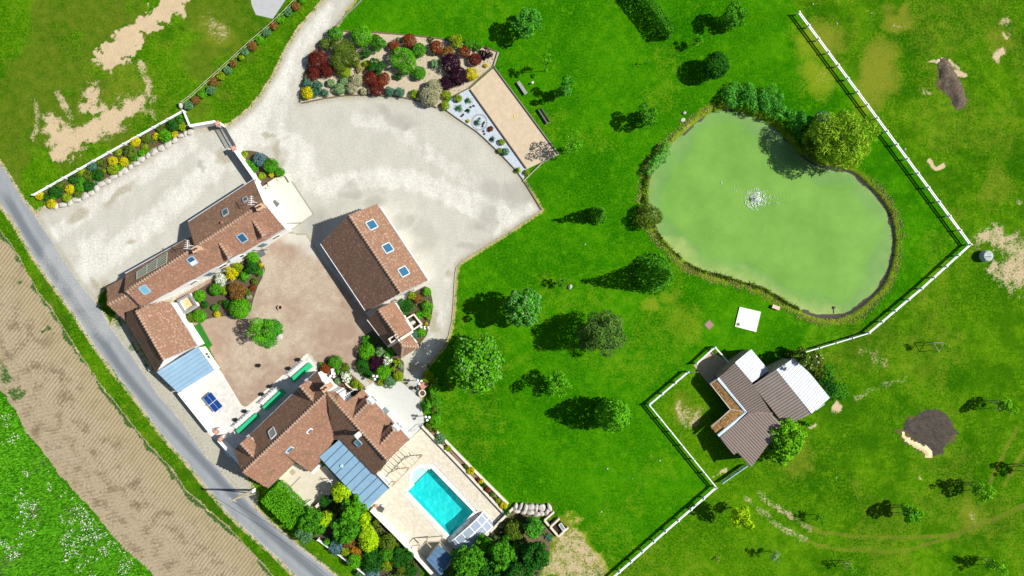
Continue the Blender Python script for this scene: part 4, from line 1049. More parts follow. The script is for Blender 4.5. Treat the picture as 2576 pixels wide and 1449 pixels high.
def slab_field(parent, poly, ang, lx, ly, mat, z, big=300, gap=.012, name='slab', holes=(), var=.006, seed=3):
    """separate paving slabs in running bond inside a plan polygon; those past the first 300 are joined"""
    R = random.Random(seed); ca, sa = math.cos(ang), math.sin(ang)
    P = np.array(poly); U = P[:, 0] * ca + P[:, 1] * sa; V = -P[:, 0] * sa + P[:, 1] * ca
    gu = np.arange(U.min() - lx, U.max() + lx, lx); gv = np.arange(V.min() - ly, V.max() + ly, ly)
    a, b = np.meshgrid(gu, gv, indexing='ij'); a = a + (np.arange(len(gv)) % 2) * lx * .5; a, b = a.ravel(), b.ravel()
    x = a * ca - b * sa; y = a * sa + b * ca
    d = sdf(x, y, poly) > max(lx, ly) * .42
    for h in holes: d &= sdf(x, y, h) < -max(lx, ly) * .42
    pts = list(zip(x[d], y[d])); R.shuffle(pts)
    me = MB().box((0, 0, 0), lx - gap, ly - gap, .02).mesh(name); me.materials.append(mat)
    rest = MB()
    for i, (px, py) in enumerate(pts):
        zz = z + R.random() * var
        if i < big:
            o = bpy.data.objects.new(name, me); COL.objects.link(o); o.parent = parent; o.location = Vector((px, py, zz)) - origin(parent); o.rotation_euler = (0, 0, ang)
        else: rest.box((px, py, zz), lx - gap, ly - gap, .02, ang)
    if rest.v:
        o = rest.build('paving_' + name + 's', mat, parent); o['kind'] = 'stuff'

def slab_mat(name, a, b):
    g = G(name, .85)
    try: rnd = g.n('ShaderNodeObjectInfo').outputs['Random']
    except Exception: rnd = g.isl()
    k = g.math('FRACT', g.math('ADD', rnd, g.isl())); n = g.noise(1.6, 5, .65)
    c = g.mix(k, a, b); c = g.mix(g.rng(n, .45, .75), c, tuple(x * .86 for x in a)); g.col(c); g.bump(g.noise(9, 3), .15, .02)
    return g.m
M_TERR = slab_mat('white_stone_slab', (.53, .515, .475), (.62, .61, .57))
M_DECK = slab_mat('cream_stone_slab', (.53, .485, .385), (.63, .585, .475))
M_JOINT = plain('pale_joint', (.60, .57, .50), .95, .1)
M_SOIL = plain('bark_mulch', (.095, .066, .045), .95, .45, 6, bump=.6)
M_SAND = plain('boule_sand', (.47, .385, .27), .95, .14, 1.2, bump=.2)
M_BEDG = plain('bed_gravel', (.42, .36, .26), .95, .32, 4, bump=.5)
M_SLATE = plain('pale_blue_gravel', (.40, .45, .50), .95, .35, 5, bump=.5)
M_CONC = plain('pale_concrete', (.50, .50, .44), .9, .07, .8)
M_TIMB = plain('old_timber_edge', (.135, .11, .075), .9, .25, 3)
M_EDGE = plain('stone_edge', (.33, .31, .25), .9, .25, 3)

# white terrace between courtyard and main house
L_TERR = wxy(SS(s2, 950,150, 840,2, 240,535, 218,548, 190,545, 165,530, -30,205, -160,30) + OO(496,873, 448,985, 520,1088, 548,1112, 575,1150, 640,1150, 720,1080, 800,940))
t_ = tag(MB().sheet(L_TERR, (), .03).build('terrace', M_JOINT), 'white stone terrace between the courtyard and the large farmhouse', 'terrace', kind='structure')
slab_field(t_, L_TERR, math.radians(40), .66, .44, M_TERR, .033)
# back terrace by the pool
L_NE = wxy(OO(914,978, 939,962, 1004,956, 1038,986, 1056,1001, 1068,1060, 1062,1074, 1030,1106, 960,1100))
tag(MB().sheet(L_NE, (), .03).build('terrace', plain('white_terrace', (.46, .47, .445), .85, .06, .9)), 'smooth white terrace on the lawn side of the large farmhouse', 'terrace', kind='structure')
L_DECK = wxy(OO(1030,1107, 1063,1076) + SS(s6, 190,225, 860,935, 770,1030, 330,1440, 250,1440, -20,1120) + TT(1,3,1150,790) + OO(905,1285, 960,1180, 1000,1130))
pool_hole = [tuple(p) for p in wxy(SS(s6, 262,535, 640,915, 430,1150, 38,757))]
stair_hole = [(W(s6(x, y)).x, W(s6(x, y)).y) for x, y in ((230,572), (205,570), (170,562), (135,565), (100,585), (76,618), (72,660), (88,700), (94,712))]
# the deck opening: rectangle with the rounded step bay on its north-west side
dk = [W(s6(x, y)) for x, y in ((262,535), (640,915), (430,1150), (38,757), (92,703), (76,665), (78,622), (102,588), (136,568), (172,564), (212,576), (226,573))]
dk_hole = [(p.x, p.y) for p in dk]
t_ = tag(MB().sheet(L_DECK, [dk_hole], .03).build('pool_terrace', M_JOINT), 'cream paved terrace around the swimming pool', 'terrace', kind='structure')
slab_field(t_, L_DECK, math.radians(-46), .5, .26, M_DECK, .033, holes=[dk_hole], seed=5)
sheet('patio', SS(s5, 560,20, 395,190, 520,380, 690,560, 740,620, 860,590, 1190,270, 1000,60, 900,100, 800,130, 720,60), .03, plain('patio_concrete', (.50, .46, .36), .9, .12, .7), 'worn concrete patio behind the large farmhouse')
p_ = W(s5(590, 142), .035); q_ = W(s5(505, 320), .035)
m_ = plain('drain_cover', (.34, .29, .18), .9)
for p, sz, lb in ((p_, .55, 'small square drain cover on the patio nearer the farmhouse eave'), (q_, .85, 'larger square drain cover on the patio by the clipped hedge')):
    t = thing('drain_cover', lb, 'drain cover', p, 'drain covers on the patio')
    MB().box(p, sz, sz, .03, math.radians(45)).build('lid', m_, t); b = MB()
    for a in range(4):
        an = math.radians(45 + 90 * a); d = Vector((math.cos(an), math.sin(an), 0)); s = Vector((-d.y, d.x, 0))
        b.bar(p + d * (sz / 2 + .04) - s * (sz / 2), p + d * (sz / 2 + .04) + s * (sz / 2), .06, .08)
    b.build('rim', plain('rim_iron', (.25, .2, .12)), t)
MB_ = MB().bar(W(s5(515, 378), .06), W(s5(690, 200), .06), .12, .08); tag(MB_.build('drain_channel', plain('channel_grey', (.22, .22, .20))), 'long grey drain channel crossing the patio', 'drain')
sheet('forecourt', TT(1,1,60,430,150,420,290,310,340,375,370,372,582,700,450,790,355,862,100,600), .03, M_CONC, 'smooth pale concrete forecourt at the gable of the long house')
t_ = tag(MB().bar(W(T(1,1,365,375), .07), W(T(1,1,582,703), .07), .14, .1).bar(W(T(1,1,582,703), .07), W(T(1,1,355,864), .07), .12, .1).build('kerb', M_EDGE), 'thin grey kerb round the concrete forecourt', 'kerb')
t_ = tag(MB().bar(W(T(1,1,300,305), .2), W(T(1,1,345,375), .2), .3, .4).bar(W(T(1,1,292,305), .2), W(T(1,1,70,440), .2), .26, .4).build('garden_wall', M_CREAM), 'low cream stone wall between forecourt and small shrub bed', 'wall')
t_ = tag(MB().bar(W(T(1,1,330,795), .25), W(T(1,1,460,788), .25), .16, .5).build('low_wall', plain('grey_stone', (.36, .35, .31))), 'short grey wall at the corner of the concrete forecourt', 'wall')
def mat_obj(o, sx, sy, rz, label, c=(.13, .135, .13), nm='door_mat'):
    p = W(o, .05); t = thing(nm, label, 'mat', p, 'mats on the ground')
    MB().box((p.x, p.y, .05), sx, sy, .02, rz).build('mat_body', plain(nm + str(c[0]), c, .95, .2, 6), t)
    MB().box((p.x, p.y, .07), sx - .14, sy - .14, .008, rz).build('mat_centre', plain(nm + 'c' + str(c[0]), tuple(x * .85 for x in c), .95, .2, 6), t)
mat_obj(T(1,1,195,600), 1.0, .85, math.radians(-38), 'dark grey mat on the concrete forecourt')
mat_obj(s3(1470, 738), 1.2, 1.0, math.radians(28), 'dark grey mat at the courtyard side of the long house')
g_ = W(T(0,2,2040,480), .05); mat_obj(T(0,2,2040,480), 3.9, 1.15, math.radians(-61), 'strip of bright artificial turf before the white tiled wing', (.02, .16, .012), 'turf_mat')

# planting beds
sheet('mulch_bed', SS(s3, 990,1010, 1340,780, 1440,740, 1470,800, 1512,880, 1490,960, 1445,1040, 1400,1180, 1385,1250, 1330,1330, 1200,1315, 1060,1325, 960,1350, 900,1392, 780,1300, 880,1230, 830,1110), .04, M_SOIL, 'dark mulch bed along the courtyard wall of the long house')
sheet('mulch_bed', SS(s4, 560,280, 600,200, 780,105, 835,130, 862,260, 868,340, 850,450, 800,640, 730,750, 700,745, 600,620, 560,420), .04, M_SOIL, 'mulch bed along the barn gable and the gravel path')
sheet('mulch_bed', SS(s4, 60,780, 130,640, 210,590, 330,700, 420,770, 510,890, 550,930, 555,1000, 540,1100, 430,1180, 300,1180, 60,1060, 20,960), .04, M_SOIL, 'round mulch bed at the outhouse corner of the courtyard')
sheet('mulch_bed', SS(s2, 955,160, 1060,60, 1130,35, 1200,95, 1300,220, 1445,360, 1380,390, 1410,385, 1250,500, 1215,470, 1080,320), .04, M_SOIL, 'mulch bed with white flowers at the corner of the large farmhouse')
sheet('mulch_bed', OO(604,387, 612,379, 630,379, 648,382, 672,392, 700,420, 718,438, 690,456, 662,473, 650,452, 632,425), .04, M_SOIL, 'small mulch bed between garden wall and concrete forecourt')
sheet('mulch_bed', TT(0,0,1880,1180,1920,1300,1750,1410,1560,1480) + TT(0,1,1450,60,1210,240,1020,380,820,500,640,600,540,620,400,560,390,500,640,370,930,190,1230,30) + TT(0,0,1320,1410,1560,1290,1740,1200), .04, M_SOIL, 'long mulch bed behind the row of boulders')
L_TOPBED = TT(1,0,445,1030,470,820,520,690,560,560,640,470,730,300,880,315,1200,325,1500,350,1800,380,2100,430,2300,480,2430,525,2400,665,2250,790,2130,890,1880,1020,1820,1080,1640,1015,1500,985,1250,960,900,960,680,985)
sheet('flower_bed', L_TOPBED, .04, M_BEDG, 'large shrub bed with sandy gravel between the drive and the lawn')
sheet('slate_bed', OO(1171,226, 1180,224, 1252,325, 1323,425, 1316,455, 1300,437, 1275,403, 1240,368, 1200,330, 1150,298, 1115,272, 1135,250), .045, M_SLATE, 'pale blue gravel bed beside the boules court')
sheet('boules_court', OO(1243,170, 1404,388, 1325,426, 1182,224), .04, M_SAND, 'sandy boules court edged with timber')
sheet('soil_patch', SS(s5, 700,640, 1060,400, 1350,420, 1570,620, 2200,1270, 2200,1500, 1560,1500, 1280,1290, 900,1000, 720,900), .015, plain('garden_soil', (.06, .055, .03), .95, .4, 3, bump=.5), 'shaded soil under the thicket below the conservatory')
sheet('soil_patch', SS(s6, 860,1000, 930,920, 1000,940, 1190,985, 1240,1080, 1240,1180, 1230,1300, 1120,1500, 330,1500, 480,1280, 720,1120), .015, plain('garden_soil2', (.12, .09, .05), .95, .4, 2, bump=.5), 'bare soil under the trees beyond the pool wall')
sheet('parking_pad', TT(1,0,-60,-40,310,-40,290,10,170,190,90,170,0,150,-40,60), .012, plain('grey_hardstanding', (.36, .37, .38), .95, .12, 1), 'grey hardstanding at the top of the meadow')
sheet('planter_soil', SS(s6, 205,215, 260,250, 300,270, 880,865, 905,895, 850,925, 500,545), .30, plain('planter_mulch', (.21, .15, .10), .95, .4, 5, bump=.6), 'raised planting strip along the pool terrace')
sheet('pen_floor', SS(s1, 165,245, 360,82, 580,238, 560,250, 420,390, 330,445), .02, plain('pen_concrete', (.38, .31, .20), .95, .15, 1), 'concrete floor of the small pen beside the stable')

def edging(pts, h, wd, mat, label, z0=0.0, closed=False, name='bed_edging', cat='edging', grp='low edgings round beds and lawn'):
    """edging of separate boards laid end to end"""
    P = [W(o, 0) for o in pts]; c = P[len(P) // 2]
    t = thing(name, label, cat, (c.x, c.y, 0), grp)
    if closed: P = P + P[:1]
    for a, b in zip(P[:-1], P[1:]):
        n = max(1, round((b - a).length / 2.2))
        for k in range(n):
            p = a + (b - a) * (k / n); q = a + (b - a) * ((k + 1) / n) - (b - a).normalized() * .02
            MB().bar(p + Vector((0, 0, z0 + h / 2)), q + Vector((0, 0, z0 + h / 2)), wd, h).build('board', mat, t)
    return t
edging(TT(1,0,448,1030,470,850,500,760,545,600,640,470), .28, .12, M_TIMB, 'dark timber edging where the big shrub bed meets the drive')
edging(TT(1,0,470,1038,700,990,900,962,1100,955,1245,962,1500,985,1650,1020,1820,1085), .22, .14, M_TIMB, 'curved timber edging between the big shrub bed and gravel yard')
edging(TT(1,0,870,315,1200,328,1500,352,1800,383,2100,430,2300,478,2435,525), .2, .12, plain('brown_timber', (.17, .11, .07), .9, .2, 3), 'long brown edging between the big shrub bed and the lawn')
edging(TT(1,0,2437,530,2392,668), .3, .2, M_EDGE, 'short pale edging at the lawn tip of the big shrub bed')
edging(TT(1,0,2390,668,2250,790,2150,885,1880,1020), .25, .13, M_TIMB, 'straight timber edging between big shrub bed and boules court')
edging(OO(1183,226, 1252,323, 1324,424), .28, .14, M_TIMB, 'dark timber edging between boules court and pale blue gravel')
edging(OO(1244,170, 1330,286, 1405,388), .28, .13, plain('grey_green_timber', (.20, .21, .14), .9, .2, 3), 'grey timber edging between boules court and the park lawn')
edging(OO(1405,389, 1365,409, 1316,457), .26, .14, M_EDGE, 'pale edging closing the boules court at its lower end')
edging(smooth_line(OO(1112,270, 1150,298, 1200,332, 1240,369, 1275,404, 1312,447, 1362,528), 2), .16, .12, M_TIMB, 'long dark curved edging from the pale blue gravel to the yard corner')
edging(OO(1362,529, 1288,579, 1204,631, 1164,656, 1149,672, 1145,690, 1143,725, 1141,770, 1137,810, 1129,845, 1110,880), .12, .12, M_EDGE, 'thin stone edging between gravel path and mown lawn')
edging(SS(s4, 835,130, 866,260, 872,340, 855,450, 804,640, 720,752), .14, .12, M_EDGE, 'thin stone edging between barn bed and gravel path')
edging(SS(s4, 515,893, 552,930, 558,1000, 545,1100), .16, .12, M_EDGE, 'short curved edging of the round bed below the outhouse')
edging(OO(911,0, 875,35, 841,71), .2, .16, plain('grey_green_timber', (.20, .21, .14), .9, .2, 3), 'edging between the drive and the lawn above the shrub bed')
edging(SS(s3, 1500,880, 1490,960, 1447,1040, 1402,1180, 1388,1250, 1335,1332), .12, .10, M_EDGE, 'curved edging of the long house bed on the courtyard side')
edging(SS(s2, 1100,55, 1200,95, 1300,215, 1440,345), .14, .12, plain('pink_edge', (.30, .20, .15)), 'pinkish edging of the white flowered bed beside the farmhouse')
t_ = thing('curved_border', 'curved white stone border inside the bed beside the large farmhouse', 'border', W(s2(1300, 350)))
pp = smooth_line(SS(s2, 1188,130, 1200,185, 1222,250, 1235,300, 1270,340, 1320,368, 1372,380), 2)
for a, b in zip(pp[:-1], pp[1:]): MB().bar(W(a, .2), W(b, .2), .2, .4).build('stone', M_CREAM, t_)

def wall_run(name, label, pts, h, wd, mat, cap=None, capw=.1, cat='wall', pieces=False):
    P = [W(o, h) for o in pts]; P = [Vector((p.x, p.y, 0)) for p in P]
    t = thing(name, label, cat, P[0])
    for a, b in zip(P[:-1], P[1:]):
        MB().bar(a + Vector((0, 0, (h - .08) / 2)), b + Vector((0, 0, (h - .08) / 2)), wd, h - .08).build('wall_body', mat, t)
        n = max(1, round((b - a).length / 1.6))
        for k in range(n):
            p = a + (b - a) * (k / n); q = a + (b - a) * ((k + 1) / n) - (b - a).normalized() * .015
            MB().bar(p + Vector((0, 0, h - .04)), q + Vector((0, 0, h - .04)), wd + capw, .08).build('coping', cap or mat, t)
    return t
wall_run('garden_wall', 'white garden wall from the brick gate pillar to the gable of the long house', TT(0,1,2350,45,2574,365) + [s3(1412, 60)], 1.9, .28, M_WALL)
wall_run('garden_wall', 'short white wall between the paddock rail and the brick gate pillar', TT(0,0,1905,1265,2160,1222), 1.7, .28, M_WALL)
wall_run('garden_wall', 'white lane wall of the terrace running to the pillar by the farmhouse', [T(0,2,1795,1052), T(0,2,2110,1445), T(0,3,2130,10)], 1.6, .3, M_WALL)
wall_run('garden_wall', 'lane wall beside the lower gable of the large farmhouse', TT(0,3,2195,85,2420,330), 1.6, .3, M_WALL)
wall_run('garden_wall', 'long white wall between the pool terrace and the thicket', SS(s5, 1580,615, 1900,935, 2190,1245, 2420,1500), 1.1, .55, plain('warm_white', (.74, .70, .61), .85, .06))
wall_run('garden_wall', 'cream wall dividing the patio from the thicket', SS(s5, 880,585, 1060,400), 1.0, .3, M_CREAM)
wall_run('planter_wall', 'low cream wall on the terrace side of the raised planting strip', SS(s6, 185,218, 500,548, 855,930), .55, .25, M_CREAM)
wall_run('planter_wall', 'cream wall between raised planting strip and lawn', SS(s6, 300,262, 600,570, 893,862), .6, .25, M_CREAM)
wall_run('garden_wall', 'low cream wall closing the pool terrace beside the boulder row', SS(s6, 930,897, 830,1000, 715,1122), .8, .25, M_CREAM)
def pillar(o, h, label, rz=.5, mat=None):
    p = W(o, h); t = thing('gate_pillar', label, 'pillar', (p.x, p.y, 0), 'brick topped gate pillars')
    MB().box((p.x, p.y, 0), .55, .55, h - .25, rz).build('pillar_shaft', mat or M_WALL, t)
    MB().box((p.x, p.y, h - .25), .72, .72, .12, rz).build('cap', M_BRICK, t); MB().box((p.x, p.y, h - .13), .5, .5, .13, rz).build('cap_top', plain('light_brick', (.52, .28, .20), .9, .2, 4), t)
pillar(T(0,0,2180,1240), 2.1, 'brick capped gate pillar nearest the meadow'); pillar(T(0,1,2345,42), 2.1, 'brick capped gate pillar joined to the long garden wall')
pillar(T(0,2,2170,1445), 1.9, 'brick capped pillar at the lane end of the white terrace', .7); pillar(T(0,3,2215,75), 1.9, 'brick capped pillar at the lower corner of the white terrace', .7)
# open metal gate between the pillars
a_, b_ = W(T(0,0,2222,1262), 1.7), W(T(0,1,2335,10), 1.7); a_.z = b_.z = 0
t_ = thing('metal_gate', 'dark slatted metal gate between the two brick pillars', 'gate', a_); mg = plain('dark_gate', (.05, .055, .065), .6)
for z in (.15, 1.0, 1.75): MB().bar(a_ + Vector((0, 0, z)), b_ + Vector((0, 0, z)), .09, .09).build('rail', mg, t_)
for k in range(26): 
    p = a_ + (b_ - a_) * ((k + .5) / 26); MB().bar(p + Vector((0, 0, .15)), p + Vector((0, 0, 1.74)), .05, .05).build('bar', mg, t_)
MB().bar(a_ + Vector((0, 0, .30)), b_ + Vector((0, 0, .30)), .04, .5).build('kick_panel', mg, t_)
# walled sand box against the long house
def walled_box(label, corners, fn, h, wd, mat, fill, zf, cat, nm):
    P = [W(fn(x, y), h) for x, y in corners]; P = [Vector((p.x, p.y, 0)) for p in P]; c = sum(P, Vector()) / len(P)
    t = thing(nm, label, cat, c)
    for i in range(len(P)):
        a, b = P[i], P[(i + 1) % len(P)]; e = (b - a).normalized() * wd * .5
        MB().bar(a - e + Vector((0, 0, h / 2 - .05)), b - e + Vector((0, 0, h / 2 - .05)), wd, h - .1).build('side', M_WALL if mat is not M_CREAM else M_CREAM, t)
        MB().bar(a - e + Vector((0, 0, h - .04)), b - e + Vector((0, 0, h - .04)), wd + .06, .08).build('coping', mat, t)
    MB().sheet([(p.x, p.y) for p in P], (), zf).build('fill', fill, t)
    return t
walled_box('walled sandy box with grey coping against the long house wall', ((700,1178), (805,1120), (868,1218), (765,1285)), s3, .9, .28, plain('grey_coping', (.20, .21, .22)), plain('rough_sand', (.58, .40, .22), .95, .4, 2.2, bump=.8), .35, 'walled box', 'sand_box')
walled_box('dark walled pit with cream coping beside the outhouse', ((578,462), (660,412), (742,520), (655,578)), s4, .8, .16, M_CREAM, plain('dark_pit', (.06, .05, .04), .95), .05, 'walled pit', 'stone_pit')

# ------------------------------------------------------------------ swimming pool
def swimming_pool():
    P = [W(s6(x, y), -.1) for x, y in ((262,562), (610,921), (421,1122), (70,752))]
    c = sum(P, Vector()) / 4; t = thing('swimming_pool', 'turquoise swimming pool with rounded entry steps', 'swimming pool', (c.x, c.y, 0))
    A, B, D, E = [Vector((p.x, p.y, 0)) for p in P]; z = lambda p, h: Vector((p.x, p.y, h))
    lin = plain('pool_liner', (.10, .60, .60), .6, .06, 1.2); white = plain('white_coping', (.78, .77, .73), .8, .06)
    v = [z(A, .02), z(B, .02), z(D, .02), z(E, .02), z(A, -1.6), z(B, -1.9), z(D, -1.9), z(E, -1.6)]
    MB().add(v, [(4, 5, 6, 7), (0, 1, 5, 4), (1, 2, 6, 5), (2, 3, 7, 6), (3, 0, 4, 7)]).build('basin', lin, t)
    # semicircular step bay on side A-E
    m = A + (E - A) * .40; e = (E - A).normalized(); out = Vector((-(B - A).x, -(B - A).y, 0)).normalized(); L = (E - A).length
    r = L * .33; arc = lambda rr, h, n=14: [z(m + e * (rr * math.cos(math.pi * k / n)) + out * (rr * math.sin(math.pi * k / n) * .88), h) for k in range(n + 1)]
    for k, (rr, h, nm) in enumerate(((r, -.19, 'step'), (r * .5, -.5, 'step'))):
        pts = arc(rr, h); 
        b = MB().prism(pts, .6); b.build(nm, plain('step_white', (.80, .86, .84), .7, .04), t)
    b = MB(); a1, a2 = arc(r + .42, .06), arc(r, .06)
    for k in range(len(a1) - 1):
        q = [a1[k], a1[k + 1], a2[k + 1], a2[k]]
        MB().prism(q, .12).build('coping_stone', white, t)
        MB().add([a2[k], a2[k + 1], a2[k + 1] - Vector((0, 0, .5)), a2[k] - Vector((0, 0, .5))], [(0, 1, 2, 3)]).build('step_wall', plain('step_white', (.62, .80, .78)), t)
    # coping stones round the rectangle
    n_ = lambda a, b, o_: (Vector(((b - a).y, -(b - a).x, 0)).normalized() * (1 if Vector(((b - a).y, -(b - a).x, 0)).dot(a - c) > 0 else -1))
    for a, b in ((A, B), (B, D), (D, E)):
        o_ = n_(a, b, 0); e1 = (b - a).normalized(); n = max(2, round((b - a).length / .62)); Lx = (b - a).length + .42
        for k in range(n):
            p = a - e1 * .0 + (b - a) * (k / n) + o_ * .21; q = a + (b - a) * ((k + 1) / n) + o_ * .21 - e1 * .012
            MB().bar(p + Vector((0, 0, .055)), q + Vector((0, 0, .055)), .42, .09).build('coping_stone', white, t)
    for i, p in enumerate((A, B, D, E)):
        d = (p - c); d.z = 0; MB().box(z(p + (p - c).normalized() * .29, .01), .42, .42, .09, math.radians(-46)).build('coping_stone', white, t)
    for f0, f1 in ((0.0, .055), (.745, 1.0)):
        a, b = A + (E - A) * f0, A + (E - A) * f1
        MB().bar(a + out * .21 + Vector((0, 0, .055)), b + out * .21 + Vector((0, 0, .055)), .42, .09).build('coping_stone', white, t)
    # water: clear, tinted, rippled
    g = G('pool_water', .03); nt = g.t; nt.nodes.remove(g.b)
    tr = g.n('ShaderNodeBsdfTransparent'); tr.inputs[0].default_value = (.36, .97, .96, 1)
    gl = g.n('ShaderNodeBsdfGlossy'); gl.inputs['Roughness'].default_value = .08
    df = g.n('ShaderNodeBsdfDiffuse'); df.inputs[0].default_value = (.01, .62, .62, 1)
    mx = g.n('ShaderNodeMixShader'); mx.inputs[0].default_value = .06; mx2 = g.n('ShaderNodeMixShader'); mx2.inputs[0].default_value = .12
    bp = g.n('ShaderNodeBump'); bp.inputs['Strength'].default_value = .5; bp.inputs['Distance'].default_value = .08
    nn = g.noise(2.2, 3, .6, g.mapv(math.radians(40), (1, .5, 1))); nt.links.new(nn, bp.inputs['Height'])
    nt.links.new(bp.outputs[0], gl.inputs['Normal']); nt.links.new(bp.outputs[0], df.inputs['Normal'])
    cm = g.mix(g.rng(nn, .4, .62), (.0, .50, .50), (.06, .74, .72)); nt.links.new(g.mix(g.rng(nn, .42, .60), (.27, .90, .90), (.50, 1, 1)), tr.inputs[0]); nt.links.new(cm, df.inputs[0])
    nt.links.new(tr.outputs[0], mx2.inputs[1]); nt.links.new(df.outputs[0], mx2.inputs[2]); nt.links.new(mx2.outputs[0], mx.inputs[1]); nt.links.new(gl.outputs[0], mx.inputs[2]); nt.links.new(mx.outputs[0], g.out.inputs[0])
    poly = [z(A, -.12), z(B, -.12), z(D, -.12), z(E, -.12)] 
    MB().sheet([(p.x, p.y) for p in poly], (), -.12).build('water', g.m, t)
    pts = arc(r, -.125); sw = g.m.copy(); sw.name = 'shallow_water'
    for nd in sw.node_tree.nodes:
        if nd.type == 'BSDF_TRANSPARENT':
            for l_ in list(nd.inputs[0].links): sw.node_tree.links.remove(l_)
            nd.inputs[0].default_value = (.80, .97, .97, 1)
    MB().sheet([(p.x, p.y) for p in pts], (), -.125).build('step_water', sw, t)
    # shelter rail along both long sides
    for a, b, s in ((A, B, 1), (E, D, 1)):
        o_ = n_(a, b, 0); e1 = (b - a).normalized()
        MB().bar(a + o_ * .85 - e1 * .6 + Vector((0, 0, .07)), b + o_ * .85 + e1 * 3.0 + Vector((0, 0, .07)), .12, .05).build('shelter_rail', plain('rail_grey', (.48, .50, .55), .5), t)
    return A, B, D, E
PA, PB, PD, PE = swimming_pool()

def enclosure():
    g0 = W(s6(405, 1168)); g1 = W(s6(688, 918)); e = (g1 - g0); L = e.length; e.normalize(); a = Vector((-e.y, e.x, 0)); a = a if a.dot(PB - PA) > 0 else -a
    t = thing('pool_shelter', 'low curved glazed pool shelter pushed back to the end of the pool', 'pool shelter', (g0 + g1) / 2)
    wf = plain('white_aluminium', (.80, .80, .80), .4, .03); H_ = 1.35
    gm = G('shelter_glazing', .12); nt = gm.t; nt.nodes.remove(gm.b)
    tr = gm.n('ShaderNodeBsdfTransparent'); tr.inputs[0].default_value = (.80, .86, .92, 1); pr = gm.n('ShaderNodeBsdfPrincipled'); pr.inputs['Base Color'].default_value = (.42, .50, .60, 1); pr.inputs['Roughness'].default_value = .15
    mx = gm.n('ShaderNodeMixShader'); mx.inputs[0].default_value = .55; nt.links.new(tr.outputs[0], mx.inputs[1]); nt.links.new(pr.outputs[0], mx.inputs[2]); nt.links.new(mx.outputs[0], gm.out.inputs[0])
    N = 7
    def P(i, s, lift=0):
        th = math.pi * i / N; rr = 1 - .07 * (s > 1.4) * 0
        x = L / 2 - math.cos(th) * L / 2; zz = (H_ + lift) * math.sin(th) ** .72
        return g0 + e * x + a * s + Vector((0, 0, max(.05, zz)))
    for s in (0, 1.25, 2.5):
        for i in range(N): MB().bar(P(i, s), P(i + 1, s), .13, .10).build('arch', wf, t)
    for i in range(N + 1):
        for s in (0, 1.25): MB().bar(P(i, s + .07), P(i, s + 1.18), .09, .07).build('purlin', wf, t)
    for i in range(N):
        for s in (0, 1.25):
            q = [P(i, s + .06), P(i + 1, s + .06), P(i + 1, s + 1.19), P(i, s + 1.19)]
            MB().add(q + [p + Vector((0, 0, .02)) for p in q], [(3, 2, 1, 0), (4, 5, 6, 7)]).build('pane', gm.m, t)
enclosure()

def pool_house():
    f = lambda x, y: s6(x, y); h = 2.3
    q = [W(f(x, y), h) for x, y in ((222,1312), (322,1196), (432,1290), (345,1450))]
    c = sum(q, Vector()) / 4; t = thing('pool_house', 'small pool hut with flat blue grey zinc roof half under the trees', 'hut', (c.x, c.y, 0))
    strip_roof(t, q, q[1] - q[0], .9, plain('hut_zinc', (.085, .16, .26), .45, .25, 1.2), 'zinc_panel', gap=.05, base=plain('hut_seam', (.05, .08, .12)), rib=0)
    walls(t, q, M_CREAM, .15, .13)
    tb = plain('pale_timber', (.42, .36, .25), .9, .15, 2)
    t = thing('pergola', 'open timber pergola in front of the pool hut', 'pergola', W(s6(240, 1230), 0), 'timber pergolas')
    pts = [W(s6(x, y), 2.3) for x, y in ((150,1240), (220,1170), (340,1165))]
    for a, b in ((pts[0], pts[1]), (pts[1], pts[2]), (pts[1], W(s6(262, 1215), 2.3))): MB().bar(a, b, .10, .12).build('beam', tb, t)
    for p in pts: MB().bar(Vector((p.x, p.y, .03)), p - Vector((0, 0, .06)), .11, .11).build('post', tb, t)
    # the large pergola on the terrace
    t = thing('pergola', 'large open pergola of thin rafters between farmhouse and pool', 'pergola', W(T(1,3,1430, 350), 0), 'timber pergolas')
    f = lambda x, y: W(T(1, 3, x, y), 2.5)
    A, B, D, E = f(1500, 140), f(1640, 270), f(1372, 545), f(1225, 420)
    for a, b in ((A, E), (B, D)): MB().bar(a + (b - a) * .0, b, .14, .16).build('beam', tb, t)
    for k in range(9):
        p, q = E + (A - E) * (k / 8), D + (B - D) * (k / 8); MB().bar(p + Vector((0, 0, .12)), q + Vector((0, 0, .12)), .09, .10).build('rafter', tb, t)
    for p in (B, D, B + (D - B) * .48):
        MB().bar(Vector((p.x, p.y, .03)), p - Vector((0, 0, .08)), .15, .15).build('post', tb, t)
        for s in (1, -1):
            d = (B - D).normalized() * .75 * s
            MB().bar(p + d - Vector((0, 0, .05)), p - Vector((0, 0, .85)), .09, .09).build('brace', tb, t)
pool_house()
